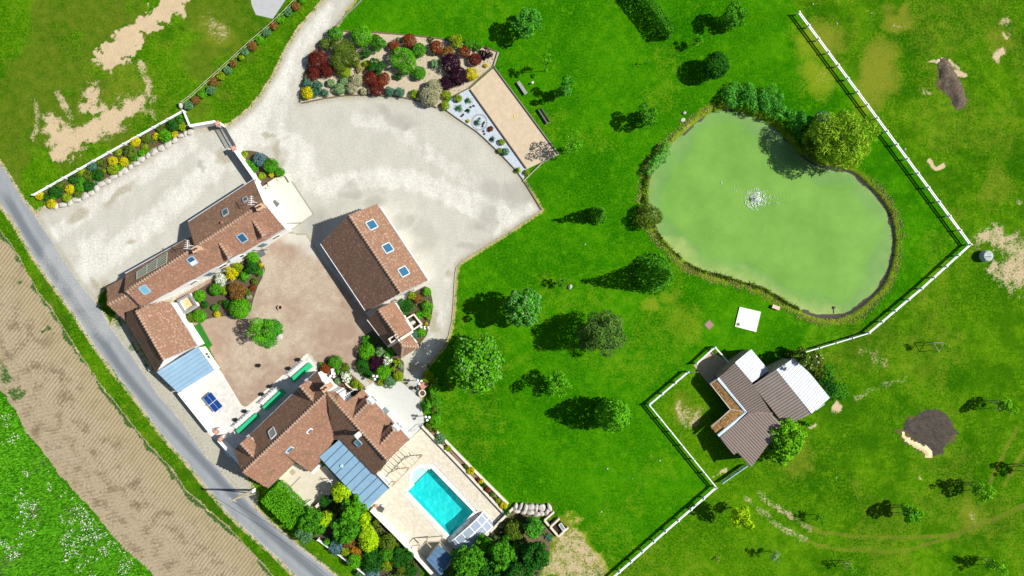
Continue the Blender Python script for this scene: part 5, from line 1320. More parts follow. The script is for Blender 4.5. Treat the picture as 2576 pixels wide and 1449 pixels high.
# ================================================================== FENCES
M_WHITE = plain('white_fence_paint', (.72, .73, .73), .6, .12, 1.5)
def post_mesh(h, w):
    me = MB().box((0, 0, 0), w, w, h).box((0, 0, h), w + .03, w + .03, .03).mesh('post'); me.materials.append(M_WHITE); return me
def rail_mesh(w):
    me = MB().bar((0, 0, 0), (1, 0, 0), w, w).mesh('rail'); me.materials.append(M_WHITE); return me
def fence(label, pts, h=1.3, heights=(.72, 1.12), sp=2.5, w=.14, grp='white railed paddock fences', closed=False):
    P = [W(o, h * .85) for o in pts]; P = [Vector((p.x, p.y, 0)) for p in P]
    t = thing('rail_fence', label, 'fence', P[0], grp); pm, rm = post_mesh(h, w + .02), rail_mesh(w)
    def post(p, rz):
        o = bpy.data.objects.new('post', pm); COL.objects.link(o); o.parent = t; o.location = p - P[0]; o.rotation_euler = (0, 0, rz)
    for i, (a, b) in enumerate(zip(P[:-1], P[1:])):
        d = b - a; rz = math.atan2(d.y, d.x); n = max(1, round(d.length / sp))
        for k in range(n + 1):
            if k == 0 and i > 0: continue
            post(a + d * (k / n), rz)
        for k in range(n):
            for hh in heights:
                o = bpy.data.objects.new('rail', rm); COL.objects.link(o); o.parent = t; L = d.length / n
                o.location = a + d * (k / n) - P[0] + Vector((0, 0, hh)) + d.normalized() * (w / 2 + .02); o.rotation_euler = (0, 0, rz); o.scale = (L - w - .04, 1, 1)
    return t
fence('long white rail fence bending round the far side of the pond', OO(2011,30, 2257,363, 2443,615, 2320,726, 2187,838, 2022,887))
fence('white rail fence running from the paddock corner down to the lower edge', OO(1803,1227, 1675,1338, 1530,1465))
fence('white rail fence along the lawn side of the stable paddock', OO(1732,936, 1634,1019, 1803,1227))
fence('white rail fence closing the little pen at the stable corner', [s1(204, 225), s1(402, 45), s1(572, 238)])
fence('white rail fence between the top left meadow and the boulder bed', TT(0,0,1836,1112,1240,1445) + TT(0,1,330,510), 1.15, (.6, .98), 2.6, .13)
fence('short white rail fence joining the boulder bed to the white wall', TT(0,0,1840,1112,1902,1262), 1.15, (.6, .98), 2.6, .14)
fence('white rail fence between the lane verge and the thicket', SS(s5, 905,997, 1290,1275, 1530,1455), 1.1, (.6, .95), 2.6, .13)
# green grey gate closing the paddock under the stable roof
a_, b_ = W(T(2,3,2118,520), 1.1), W(T(2,3,2368,345), 1.1); a_.z = b_.z = 0
t_ = thing('field_gate', 'grey green tubular gate between the paddock fence and the stable roof', 'gate', a_); mg = plain('galvanised_green', (.30, .46, .42), .5)
for z in (.3, .5, .7, .9, 1.1): MB().bar(a_ + Vector((0, 0, z)), b_ + Vector((0, 0, z)), .11, .07).build('rail', mg, t_)
for k in (0, .33, .66, 1): 
    p = a_ + (b_ - a_) * k; MB().bar(p + Vector((0, 0, .2)), p + Vector((0, 0, 1.13)), .13, .08).build('upright', mg, t_)
a_, b_ = W(T(2,2,1778,838), 1.0), W(T(2,2,1880,846), 1.0); a_.z = b_.z = 0
t_ = thing('field_gate', 'thin dark gate between the paddock fence and the pen floor', 'gate', a_); mg = plain('dark_green_gate', (.09, .13, .09), .5)
for z in (.4, .7, 1.0): MB().bar(a_ + Vector((0, 0, z)), b_ + Vector((0, 0, z)), .05, .05).build('rail', mg, t_)
# wire fence beside the shrub row
pts = TT(0,0,1825,1025,1895,975,2050,835,2200,700,2355,560,2505,420) + TT(1,0,75,300,230,160,385,0)
P = [W(o, .9) for o in pts]; P = [Vector((p.x, p.y, 0)) for p in P]
t_ = thing('wire_fence', 'thin wire fence on stakes above the row of young shrubs', 'fence', P[0]); wm = plain('pale_wire', (.50, .55, .28), .6); pm = plain('grey_stake', (.30, .28, .22), .9)
for p in P: MB().bar(p, p + Vector((0, 0, 1.2)), .10, .10).build('stake', pm, t_)
for a, b in zip(P[:-1], P[1:]):
    for z in (.5, 1.05): MB().bar(a + Vector((0, 0, z)), b + Vector((0, 0, z)), .05, .04).build('wire', wm, t_)

# ================================================================== PLANTS
PAL = {'green': ((.024, .14, .006), (.105, .37, .018)), 'bright': ((.035, .19, .005), (.15, .48, .016)), 'dark': ((.008, .06, .006), (.035, .17, .016)), 'olive': ((.04, .085, .007), (.15, .23, .022)),
       'yg': ((.09, .18, .005), (.33, .45, .018)), 'yellow': ((.30, .29, .004), (.68, .60, .012)), 'red': ((.055, .010, .008), (.20, .035, .022)), 'brown': ((.12, .06, .012), (.30, .16, .045)),
       'rust': ((.11, .025, .010), (.27, .075, .022)), 'purple': ((.012, .004, .010), (.060, .016, .038)), 'teal': ((.020, .085, .045), (.11, .27, .17)), 'cream': ((.20, .21, .10), (.52, .50, .31)), 'sage': ((.09, .20, .065), (.28, .45, .19)),
       'blue': ((.030, .085, .095), (.16, .29, .31)), 'white': ((.62, .62, .52), (.82, .82, .76)), 'orange': ((.22, .12, .01), (.50, .24, .03)), 'willow': ((.09, .20, .010), (.36, .60, .03)), 'pond': ((.030, .17, .018), (.12, .46, .05)),
       'fresh': ((.06, .24, .005), (.24, .60, .02)), 'oliv2': ((.035, .10, .015), (.15, .28, .05)), 'grey': ((.04, .13, .045), (.16, .34, .14)), 'lime': ((.18, .34, .004), (.50, .76, .014)), 'chest': ((.026, .165, .014), (.12, .43, .035)), 'straw': ((.26, .24, .07), (.48, .42, .16))}
LM = {}
def leaf_mat(k):
    if k in LM: return LM[k]
    a, b = PAL[k]; g = G('leaf_' + k, .6); r = g.isl(); n = g.noise(.8, 3, .6)
    f = g.math('ADD', g.math('MULTIPLY', r, .7), g.math('MULTIPLY', g.math('SUBTRACT', n, .3), .6), True)
    c = g.mix(f, a, b); g.col(c); g.b.inputs['Specular IOR Level'].default_value = .0
    tl = g.n('ShaderNodeBsdfTranslucent'); g.put(tl.inputs[0], c); mx = g.n('ShaderNodeMixShader'); mx.inputs[0].default_value = .18
    g.t.links.new(g.b.outputs[0], mx.inputs[1]); g.t.links.new(tl.outputs[0], mx.inputs[2]); g.t.links.new(mx.outputs[0], g.out.inputs[0])
    LM[k] = g.m; return g.m
M_BARK = plain('bark', (.12, .085, .055), .95, .3, 6)
M_PALEBARK = plain('pale_bark', (.34, .29, .2), .95, .2, 6)

def leaf_cloud(blobs, size, dens=1.5, seed=0, low=-.75, aspect=1.0, droop=0.0):
    """blobs: (x, y, z, rx, ry, rz); leaf sprays through the outer shell of each blob, none deep inside another"""
    R = np.random.RandomState(seed); Bs = np.array(blobs, float); out = []
    for i, b in enumerate(Bs):
        c, r = b[:3], b[3:]; ar = 4 * math.pi * ((r[0] * r[1]) ** 1.6 / 3 + (r[0] * r[2]) ** 1.6 / 3 + (r[1] * r[2]) ** 1.6 / 3) ** (1 / 1.6)
        n = int(dens * ar / (size * size * .62)) + 6
        d = R.normal(size=(n, 3)); d /= np.linalg.norm(d, axis=1)[:, None]; d = d[d[:, 2] > low]; n = len(d)
        rad = 1.04 - .38 * R.rand(n) ** 1.7
        p = c + d * r * rad[:, None]
        keep = p[:, 2] > .06
        for j, b2 in enumerate(Bs):
            if j != i: keep &= (((p - b2[:3]) / b2[3:]) ** 2).sum(1) > .52
        nd = d / r; nd /= np.linalg.norm(nd, axis=1)[:, None]
        out.append(np.concatenate([p[keep], nd[keep]], 1))
    q = np.concatenate(out); p, d = q[:, :3], q[:, 3:]; n = len(p)
    nn = d * 1.0 + R.normal(size=(n, 3)) * .45 + np.array([0, 0, .12]); nn /= np.linalg.norm(nn, axis=1)[:, None]
    t = np.cross(nn, R.normal(size=(n, 3))); t /= np.linalg.norm(t, axis=1)[:, None] + 1e-9
    if droop: t = t * (1 - droop) + np.array([0, 0, -1]) * droop + d * droop * .4; t /= np.linalg.norm(t, axis=1)[:, None] + 1e-9
    s = np.cross(nn, t); s /= np.linalg.norm(s, axis=1)[:, None] + 1e-9
    k = size * (.6 + .8 * R.rand(n))[:, None] * .5
    la = aspect ** .5
    v = np.stack([p - t * k * la, p + s * k / la * .75 + t * k * .1, p + t * k * la, p - s * k / la * .75 + t * k * .1], 1)
    return v.reshape(-1, 3), np.arange(n * 4).reshape(-1, 4)

def crown_blobs(kind, R_, h, z0, rnd, lob=9):
    """crown envelope as overlapping uneven lobes around the trunk axis"""
    B = []
    if kind == 'round':
        zc = (z0 + h) / 2; rz = (h - z0) / 2
        B.append((0, 0, zc, R_ * .72, R_ * .72, rz * .74))
        for i in range(lob):
            th = i * 2.4 + rnd.random() * .8; ph = rnd.uniform(-.45, 1.15); rr = R_ * rnd.uniform(.34, .50)
            B.append((math.cos(th) * math.cos(ph) * (R_ - rr), math.sin(th) * math.cos(ph) * (R_ - rr), zc + math.sin(ph) * (rz - rr * .7), rr, rr, rr * .85))
    elif kind == 'lobed':
        zc = (z0 + h) / 2; rz = (h - z0) / 2
        B.append((0, 0, zc, R_ * .62, R_ * .62, rz * .66))
        for i in range(lob * 2):
            th = i * 2.4 + rnd.random() * .9; ph = rnd.uniform(-.4, 1.3); rr = R_ * rnd.uniform(.17, .33); k = rnd.uniform(.86, 1.06)
            B.append((math.cos(th) * math.cos(ph) * (R_ * k - rr), math.sin(th) * math.cos(ph) * (R_ * k - rr), zc + math.sin(ph) * (rz * k - rr * .8), rr, rr, rr * .8))
    elif kind == 'ball':
        rz = (h - z0) / 2; B.append((0, 0, (h + z0) / 2, R_ * .94, R_ * .94, rz))
        for i in range(4):
            th = rnd.random() * 6.28; B.append((math.cos(th) * R_ * .45, math.sin(th) * R_ * .45, (h + z0) / 2 + rz * .25, R_ * .5, R_ * .5, rz * .6))
    elif kind == 'cone':
        n = 7
        for i in range(n):
            f = i / (n - 1); rr = R_ * (1 - f * .88) * rnd.uniform(.9, 1.08); z = z0 + (h - z0) * (f * .93) + .1
            B.append((rnd.uniform(-.1, .1) * R_, rnd.uniform(-.1, .1) * R_, z, rr, rr, (h - z0) / n * .95))
    elif kind == 'column':
        n = 6
        for i in range(n):
            f = i / (n - 1); rr = R_ * (.75 + .3 * math.sin(math.pi * (f * .8 + .12))) * (1 if f < .7 else 1 - (f - .7) * 1.9)
            B.append((rnd.uniform(-.15, .15) * R_, rnd.uniform(-.15, .15) * R_, z0 + (h - z0) * f * .95, rr, rr, (h - z0) / n))
    elif kind == 'sparse':
        for i in range(lob):
            th = i * 2.4 + rnd.random(); f = rnd.random(); rr = R_ * rnd.uniform(.22, .40); q = R_ * rnd.uniform(.2, .75)
            B.append((math.cos(th) * q, math.sin(th) * q, z0 + (h - z0) * f, rr, rr, rr * .8))
    elif kind == 'spread':
        for i in range(lob):
            th = i * 2.4 + rnd.random(); q = R_ * math.sqrt((i + .3) / lob) * .72; rr = R_ * rnd.uniform(.30, .44)
            B.append((math.cos(th) * q, math.sin(th) * q, (h - rr * .7) * rnd.uniform(.75, 1.0) - q * .12, rr, rr, rr * .75))
        B.append((0, 0, h * .45, R_ * .7, R_ * .7, h * .42))
    return B

TSEED = [100]
def tree(o, r, h, kind, pal, label, grp, z0=None, size=.30, dens=1.5, hc=None, trunk=.16, lob=9, flowers=None, name='tree', aspect=1.0, droop=0.0, cat='tree', lean=(0, 0), bark=None, yscale=1.0):
    """o: picture point of the crown's middle; r: crown radius in survey units"""
    TSEED[0] += 1; rnd = random.Random(TSEED[0]); z0 = h * .25 if z0 is None else z0
    hc = hc or (z0 + h) * .5; c = W(o, hc); Rm = r * S * (HC - hc) / HC
    loc = Vector((c.x - lean[0], c.y - lean[1], 0)); t = thing(name, label, cat, loc, grp)
    B = crown_blobs(kind, Rm, h, z0, rnd, lob); B = [(x + lean[0], y * yscale + lean[1], z, a, b * yscale, q) for x, y, z, a, b, q in B]
    v, f = leaf_cloud(B, size, dens, TSEED[0], aspect=aspect, droop=droop)
    mesh_obj('crown' if name == 'tree' or 'tree' in name or name == 'sapling' else 'foliage', np_mesh('foliage', v, f), leaf_mat(pal), t)
    if flowers:
        vf, ff = leaf_cloud([(x, y, z + .06, a * 1.05, b * 1.05, q * 1.05) for x, y, z, a, b, q in B], flowers[1], flowers[2], TSEED[0] + 999, low=.05)
        mesh_obj('blossoms', np_mesh('blossoms', vf, ff), leaf_mat(flowers[0]), t)
    bk = bark or M_BARK
    m = MB(); top = max(z0 + .3, min(h * .8, (h + z0) / 2 + .3)); lx, ly = lean
    m.tube([loc, loc + Vector((lx * .3 + .04, ly * .3, top * .5)), loc + Vector((lx, ly, top))], trunk, 7, trunk * .45)
    tk = m.build('trunk' if h > 2.5 else 'stem', bk, t)
    for i in range(5 if h > 2.5 else 2):
        bl = B[(i * 2 + 1) % len(B)]; s = loc + Vector((lx * .6, ly * .6, top * rnd.uniform(.55, .9)))
        MB().tube([s, loc + Vector((bl[0], bl[1], bl[2]))], trunk * .38, 5, trunk * .12).build('limb' if h > 2.5 else 'twig', bk, tk)
    return t
def stakes(t, o, hc, R_=.55, h=1.7, label=None):
    c = t.location
    for k in range(3):
        th = 2.1 * k + .5; p = c + Vector((math.cos(th) * R_, math.sin(th) * R_, 0))
        MB().bar(p, p + Vector((0, 0, h)), .08, .08).build('stake', M_PALEBARK, t)
        q = c + Vector((math.cos(th + 2.1) * R_, math.sin(th + 2.1) * R_, 0)); MB().bar(p + Vector((0, 0, h - .1)), q + Vector((0, 0, h - .1)), .06, .06).build('tie_bar', M_PALEBARK, t)

GT = 'specimen trees on the park lawn'
tree((1325, 58), 42, 5.2, 'lobed', 'chest', 'broad green tree at the top of the lawn nearest the shrub bed', GT, .4, .30, 1.5)
tree((1846, 42), 36, 4.2, 'sparse', 'green', 'ragged wide tree on the lawn right of the clipped hedge', GT, .5, .26, 1.6, lob=16, yscale=.9)
tree((1757, 100), 15, 2.9, 'sparse', 'bright', 'small leafy sapling just beyond the end of the clipped hedge', GT, 1.3, .2, 1.6, trunk=.06, lob=9)
tree((1799, 166), 34, 4.4, 'ball', 'dark', 'dense ball shaped dark tree between clipped hedge and pond', GT, .5, .24, 1.9, aspect=1.8)
tree((1375, 158), 13, 5.6, 'sparse', 'bright', 'slender thin sapling above the upper bench', GT, 1.6, .2, 1.3, trunk=.06, lob=12, yscale=1.3)
tree((1421, 224), 28, 5.0, 'sparse', 'chest', 'loose green tree beside the lower bench', GT, 1.2, .27, 1.4, lob=14)
tree((1626, 290), 30, 4.2, 'sparse', 'green', 'bushy green tree on the lawn left of the reeds', GT, .5, .27, 1.7, lob=16)
tree((1440, 362), 30, 6.0, 'sparse', 'bright', 'thin light green tree at the lower corner of the boules court', GT, 2.2, .22, .75, lob=14)
tree((1506, 540), 25, 6.6, 'cone', 'green', 'narrow cone shaped tree between gravel yard corner and pond', GT, .2, .24, 1.7, hc=2.2)
tree((1632, 150), 7, 2.4, 'sparse', 'bright', 'nearly bare sapling on the lawn below the clipped hedge', GT, 1.2, .14, .5, trunk=.05, lob=5, bark=M_PALEBARK)
tree((1655, 692), 50, 10.5, 'cone', 'green', 'tall drooping conifer at the lower left bank of the pond', GT, .3, .34, 1.25, hc=3.2, aspect=2.2, droop=.35)
tree((1411, 711), 16, 2.8, 'sparse', 'green', 'small sapling beside a stone in the middle of the lawn', GT, .9, .2, 1.4, trunk=.06, lob=8)
tree((1318, 775), 51, 8.6, 'lobed', 'chest', 'round tree studded with pale flower spikes left of the olive tree', GT, .8, .34, 1.7, lob=14, flowers=('sage', .30, .16))
tree((1514, 840), 63, 9.0, 'lobed', 'oliv2', 'large feathery olive green tree in the middle of the lawn', GT, 1.0, .26, 1.15, lob=18, aspect=2.4)
tree((1200, 914), 77, 8.8, 'lobed', 'bright', 'big horse chestnut beside the gravel path with pale blossoms', GT, 1.0, .42, 1.5, lob=18, flowers=('sage', .30, .10), trunk=.28)
tree((1405, 968), 37, 6.0, 'sparse', 'bright', 'airy bright green tree below the large olive green tree', GT, 1.6, .26, 1.0, lob=18)
tree((1541, 1041), 40, 8.4, 'column', 'bright', 'upright leafy column tree between lawn centre and stable paddock', GT, .3, .32, 1.5, hc=3.4)
GP = 'staked young trees in the paddock'
t = tree((2380, 872), 17, 4.6, 'sparse', 'fresh', 'nearly bare staked sapling closest to the pond fence', GP, 2.4, .16, .55, trunk=.05, lob=6, bark=M_PALEBARK); stakes(t, 0, 0, .9, 1.9)
t = tree((2534, 1022), 26, 4.4, 'sparse', 'fresh', 'staked leafy sapling at the frame edge above the ash patch', GP, 2.0, .22, 1.3, trunk=.06, lob=11, bark=M_PALEBARK); stakes(t, 0, 0, .8, 1.9)
t = tree((2478, 1236), 30, 4.8, 'sparse', 'fresh', 'staked sapling beside the wheel tracks right of the dark one', GP, 2.0, .23, 1.3, trunk=.06, lob=13, bark=M_PALEBARK); stakes(t, 0, 0, .8, 1.9)
t = tree((2293, 1292), 29, 4.2, 'sparse', 'bright', 'staked dark green sapling inside the curve of the wheel tracks', GP, 1.8, .24, 1.7, trunk=.06, lob=13, bark=M_PALEBARK); stakes(t, 0, 0, .8, 1.7)
tree((2064, 1304), 16, 2.8, 'sparse', 'bright', 'small sapling touching the start of the wheel tracks', GP, 1.0, .18, 1.0, trunk=.05, lob=8)
t = tree((2508, 1428), 26, 4.2, 'sparse', 'fresh', 'staked light sapling at the lower right corner', GP, 1.8, .22, 1.0, trunk=.06, lob=12, bark=M_PALEBARK); stakes(t, 0, 0, .7, 1.7)
t = tree((2142, 1430), 17, 3.4, 'sparse', 'fresh', 'faint thin sapling at the lower edge below the tracks', GP, 1.5, .18, .55, trunk=.05, lob=8); stakes(t, 0, 0, .6, 1.4)
tree((1953, 1402), 16, 3.4, 'sparse', 'sage', 'pale wispy sapling at the lower edge left of the tracks', GP, 1.4, .18, .9, trunk=.05, lob=10)
t = tree((2608, 1186), 24, 4.4, 'sparse', 'bright', 'sapling at the right edge whose shadow falls on the grass', GP, 2.0, .22, 1.5, trunk=.06, lob=11); stakes(t, 0, 0, .7, 1.7)
tree((1866, 1300), 31, 5.8, 'sparse', 'lime', 'lone golden yellow tree beside the lower paddock fence', GP, 2.6, .25, 1.5, trunk=.1, lob=20)
tree((1806, 1408), 7, 1.0, 'sparse', 'straw', 'tiny dry shrub with a stake near the lower paddock fence', GP, .2, .14, .8, trunk=.03, lob=5)
GS = 'trees and bushes around the stable'
tree((1978, 1100), 50, 6.4, 'lobed', 'fresh', 'large sunlit tree overhanging the corner of the brown stable roof', GS, .8, .32, 1.8, lob=22, trunk=.2)
tree((1962, 1136), 36, 4.8, 'lobed', 'fresh', 'lower bushy tree leaning on the stable end wall', GS, .3, .30, 1.8, lob=16)
tree((2024, 905), 33, 7.6, 'sparse', 'olive', 'climbing rose bush with pale flowers over the shed gable', GS, .3, .26, 1.9, lob=18, flowers=('white', .22, .02), name='bush', cat='bush')
tree((2052, 930), 20, 4.2, 'sparse', 'olive', 'olive bush between the climbing rose and the fence end', GS, .3, .24, 1.9, lob=12, name='bush', cat='bush')
tree((2079, 934), 21, 2.4, 'spread', 'green', 'fresh green bush standing right of the climbing rose', GS, .3, .22, 1.6, lob=9, name='bush', cat='bush')
tree((2076, 972), 34, 2.2, 'spread', 'dark', 'dark bush against the white shed slope', GS, .2, .26, 1.6, lob=12, name='bush', cat='bush')
tree((2108, 985), 28, 1.7, 'spread', 'green', 'low green bush beyond the dark one by the shed', GS, .2, .22, 1.2, lob=12, name='bush', cat='bush')
tree(s1(1402, 880), 9, 1.4, 'spread', 'bright', 'small bright bush at the lower corner of the shed', GS, .2, .2, 1.6, lob=7, name='bush', cat='bush')
tree((1990, 1005), 10, .8, 'spread', 'dark', 'low weeds under the shed eave', GS, .1, .2, 1.2, lob=7, name='bush', cat='bush') if False else None
# pond side
GW = 'plants on the pond bank'
tree((2108, 350), 80, 6.4, 'sparse', 'willow', 'big golden willow overhanging the top right bank of the pond', GW, .4, .30, 1.15, hc=3.0, lob=36, aspect=4.0, droop=.35, trunk=.3)
tree((2046, 372), 34, 4.2, 'spread', 'olive', 'shaded olive bush on the pond side of the golden willow', GW, .3, .28, 1.5, lob=14, aspect=2.5, droop=.3, name='bush', cat='bush')
tree((2067, 300), 20, 3.2, 'ball', 'blue', 'round blue green bush between reeds and golden willow', GW, .2, .22, 1.8, name='bush', cat='bush')
tree((1628, 545), 36, 2.4, 'spread', 'olive', 'spiky olive bush on the left bank of the pond', GW, .2, .24, 1.2, lob=14, aspect=3.0, name='bush', cat='bush')
def tufts(name, label, spots, pal, seed, blade=.9, wd=.09, n=14, cat='reeds'):
    """upright blades in clumps; spots: (x, y, z0, radius)"""
    R = np.random.RandomState(seed); V = []
    for x, y, z0, rad in spots:
        m = n; th = R.rand(m) * 6.283; q = rad * np.sqrt(R.rand(m)); bx = x + np.cos(th) * q; by = y + np.sin(th) * q
        L = blade * (.6 + .6 * R.rand(m)); az = R.rand(m) * 6.283; tl = .35 + .95 * R.rand(m)
        dx, dy = np.cos(az) * tl * L, np.sin(az) * tl * L; sx, sy = -np.sin(az) * wd / 2, np.cos(az) * wd / 2
        z = np.full(m, z0)
        V.append(np.stack([np.stack([bx - sx, by - sy, z], 1), np.stack([bx + sx, by + sy, z], 1), np.stack([bx + dx * .5 + sx * .8, by + dy * .5 + sy * .8, z + L * .65], 1), np.stack([bx + dx, by + dy, z + L], 1)], 1))
    v = np.concatenate(V).reshape(-1, 3)
    return tag(mesh_obj(name, np_mesh(name, v, np.arange(len(v)).reshape(-1, 4)), leaf_mat(pal)), label, cat, kind='stuff')
def line_spots(pts, wd, n, seed, z=0.0, rad=.35):
    R = random.Random(seed); L = [Vector((*p, 0)) for p in smooth_line(wxy(pts), 5)]; out = []
    seg = [(a, b, (b - a).length) for a, b in zip(L[:-1], L[1:])]; tot = sum(s[2] for s in seg)
    for _ in range(n):
        q = R.random() * tot
        for a, b, l in seg:
            if q <= l: break
            q -= l
        p = a + (b - a) * (q / l); d = (b - a).normalized(); k = R.gauss(0, .5) * wd
        out.append((p.x - d.y * k, p.y + d.x * k, z, rad))
    return out
def leafy_mass(name, label, spots, pal, seed, rr, hh, size=.26, dens=1.0, cat='reeds', aspect=3.5):
    R = random.Random(seed); B = [(x, y, hh * R.uniform(.35, .75) - .15, rr * R.uniform(.6, 1.15), rr * R.uniform(.6, 1.15), hh * R.uniform(.35, .6)) for x, y, *_ in spots]
    v, f = leaf_cloud(B, size, dens, seed, low=-.3, aspect=aspect)
    return tag(mesh_obj(name, np_mesh(name, v, f), leaf_mat(pal)), label, cat, kind='stuff')
leafy_mass('reeds', 'dense dark green reed bed along the top bank of the pond', line_spots(OO(1822,246, 1860,240, 1905,244, 1945,258, 1980,284, 2010,312, 2040,345), 1.3, 54, 1), 'pond', 1, .85, 1.9)
leafy_mass('reeds', 'darker outer fringe of the top reed bed', line_spots(OO(1805,250, 1830,262, 1960,300, 1990,330, 2020,360, 2060,390), .5, 22, 2), 'green', 2, .6, 1.4)
leafy_mass('reeds', 'reed clump on the left bank of the pond', line_spots(OO(1682,360, 1660,385, 1640,412, 1632,440), .6, 18, 3), 'pond', 3, .65, 1.5)
leafy_mass('bank_sedge', 'low dark sedge below the left reed clump', line_spots(OO(1630,440, 1624,480, 1626,520), .25, 16, 6), 'olive', 6, .4, .7, .2, 1.0, 'sedge')
tufts('bank_grass', 'dark sedge fringe of the lower left pond bank', line_spots(OO(1628,430, 1622,480, 1628,540, 1660,600, 1700,640, 1745,675, 1800,690, 1850,706, 1920,728, 1970,757, 2010,778), .2, 260, 4, -.25, .2), 'olive', 4, .5, .10, 8, 'sedge')
tufts('bank_grass', 'yellow dry grass along the rim of the pond', line_spots(OO(1790,268, 1735,305, 1690,345, 1640,395, 1615,440, 1608,500, 1618,555, 1650,605, 1700,655, 1760,692, 1830,712, 1920,742, 1975,775, 2040,806, 2110,810, 2165,792, 2215,750, 2246,700, 2266,640, 2266,580, 2248,520, 2220,478, 2185,445) , .5, 600, 5, .0, .4), 'straw', 5, .2, .10, 6, 'grass')
# crop field: white umbels and coarse tufts
R_ = np.random.RandomState(11); xs = R_.uniform(-80, -50, 60000); ys = R_.uniform(-47, -10, 60000)
ins = sdf(xs, ys, L_CROP) > .2; f1 = fbm(xs, ys, .35, 4, 8); sel = ins & (R_.rand(60000) < sstep(.56, .68, f1) * .24)
tufts('white_umbels', 'scattered white flowering weeds in the green field', [(x, y, .35, .14) for x, y in zip(xs[sel], ys[sel])], 'white', 12, .10, .13, 2, 'flowers')
sel = ins & (R_.rand(60000) < .30)
tufts('coarse_grass', 'coarse green stalks of the field crop', [(x, y, 0, .3) for x, y in zip(xs[sel], ys[sel])], 'bright', 13, .35, .12, 4, 'grass')

# clipped hedges
def hedge(o_pts, h, wd, pal, label, size=.2, dens=2.0, top=None):
    P = [W(o, 0) for o in o_pts]; c = P[0]; t = thing('clipped_hedge', label, 'hedge', c, 'clipped hedges')
    B = []; rnd = random.Random(5)
    R = np.random.RandomState(3); pts = []; nor = []
    for a, b in zip(P[:-1], P[1:]):
        d = (b - a); L = d.length; d.normalize(); s = Vector((-d.y, d.x, 0))
        for face, area in (('t', L * wd), ('l', L * h), ('r', L * h), ('e', wd * h), ('f', wd * h)):
            n = int(area * dens / (size * size * .62)); u = R.rand(n); v = R.rand(n); k = R.rand(n) ** 2 * .25
            D, S_, Z = np.array(d), np.array(s), np.array([0, 0, 1.]); A = np.array(a)
            if face == 't': p = A + D * (u * L)[:, None] + S_ * ((v - .5) * wd)[:, None] + Z * (h - k)[:, None]; m = Z
            elif face in 'lr': sg = 1 if face == 'l' else -1; p = A + D * (u * L)[:, None] + S_ * (sg * (wd / 2 - k * .6))[:, None] + Z * (v * h)[:, None]; m = S_ * sg
            else: sg = 1 if face == 'e' else -1; p = A + D * ((L if sg > 0 else 0) - sg * k * .6)[:, None] + S_ * ((u - .5) * wd)[:, None] + Z * (v * h)[:, None]; m = D * sg
            pts.append(p + R.normal(size=p.shape) * .05); nor.append(np.repeat(m[None], n, 0))
    p = np.concatenate(pts); d = np.concatenate(nor); n = len(p)
    nn = d * .8 + R.normal(size=(n, 3)) * .5; nn /= np.linalg.norm(nn, axis=1)[:, None]; tt = np.cross(nn, R.normal(size=(n, 3))); tt /= np.linalg.norm(tt, axis=1)[:, None]; ss = np.cross(nn, tt); k = size * (.6 + .8 * R.rand(n))[:, None] * .5
    v = np.stack([p - tt * k, p + ss * k * .75, p + tt * k, p - ss * k * .75], 1).reshape(-1, 3) - np.array(c)
    mesh_obj('foliage', np_mesh('foliage', v, np.arange(n * 4).reshape(-1, 4)), leaf_mat(pal), t)
    for a, b in zip(P[:-1], P[1:]):
        nst = max(2, int((b - a).length / 1.5))
        for k in range(nst): q = a + (b - a) * ((k + .5) / nst); MB().tube([q, q + Vector((0, 0, h * .7))], .05, 5).build('stem', M_BARK, t)
hedge(OO(1578,-42, 1683,96), 3.0, 1.15, 'green', 'tall clipped hedge reaching in from the top edge', .2, 2.0)
hedge(OO(692,1226, 764,1296), 2.9, 3.3, 'bright', 'thick clipped hedge between patio and lane', .19, 2.2)
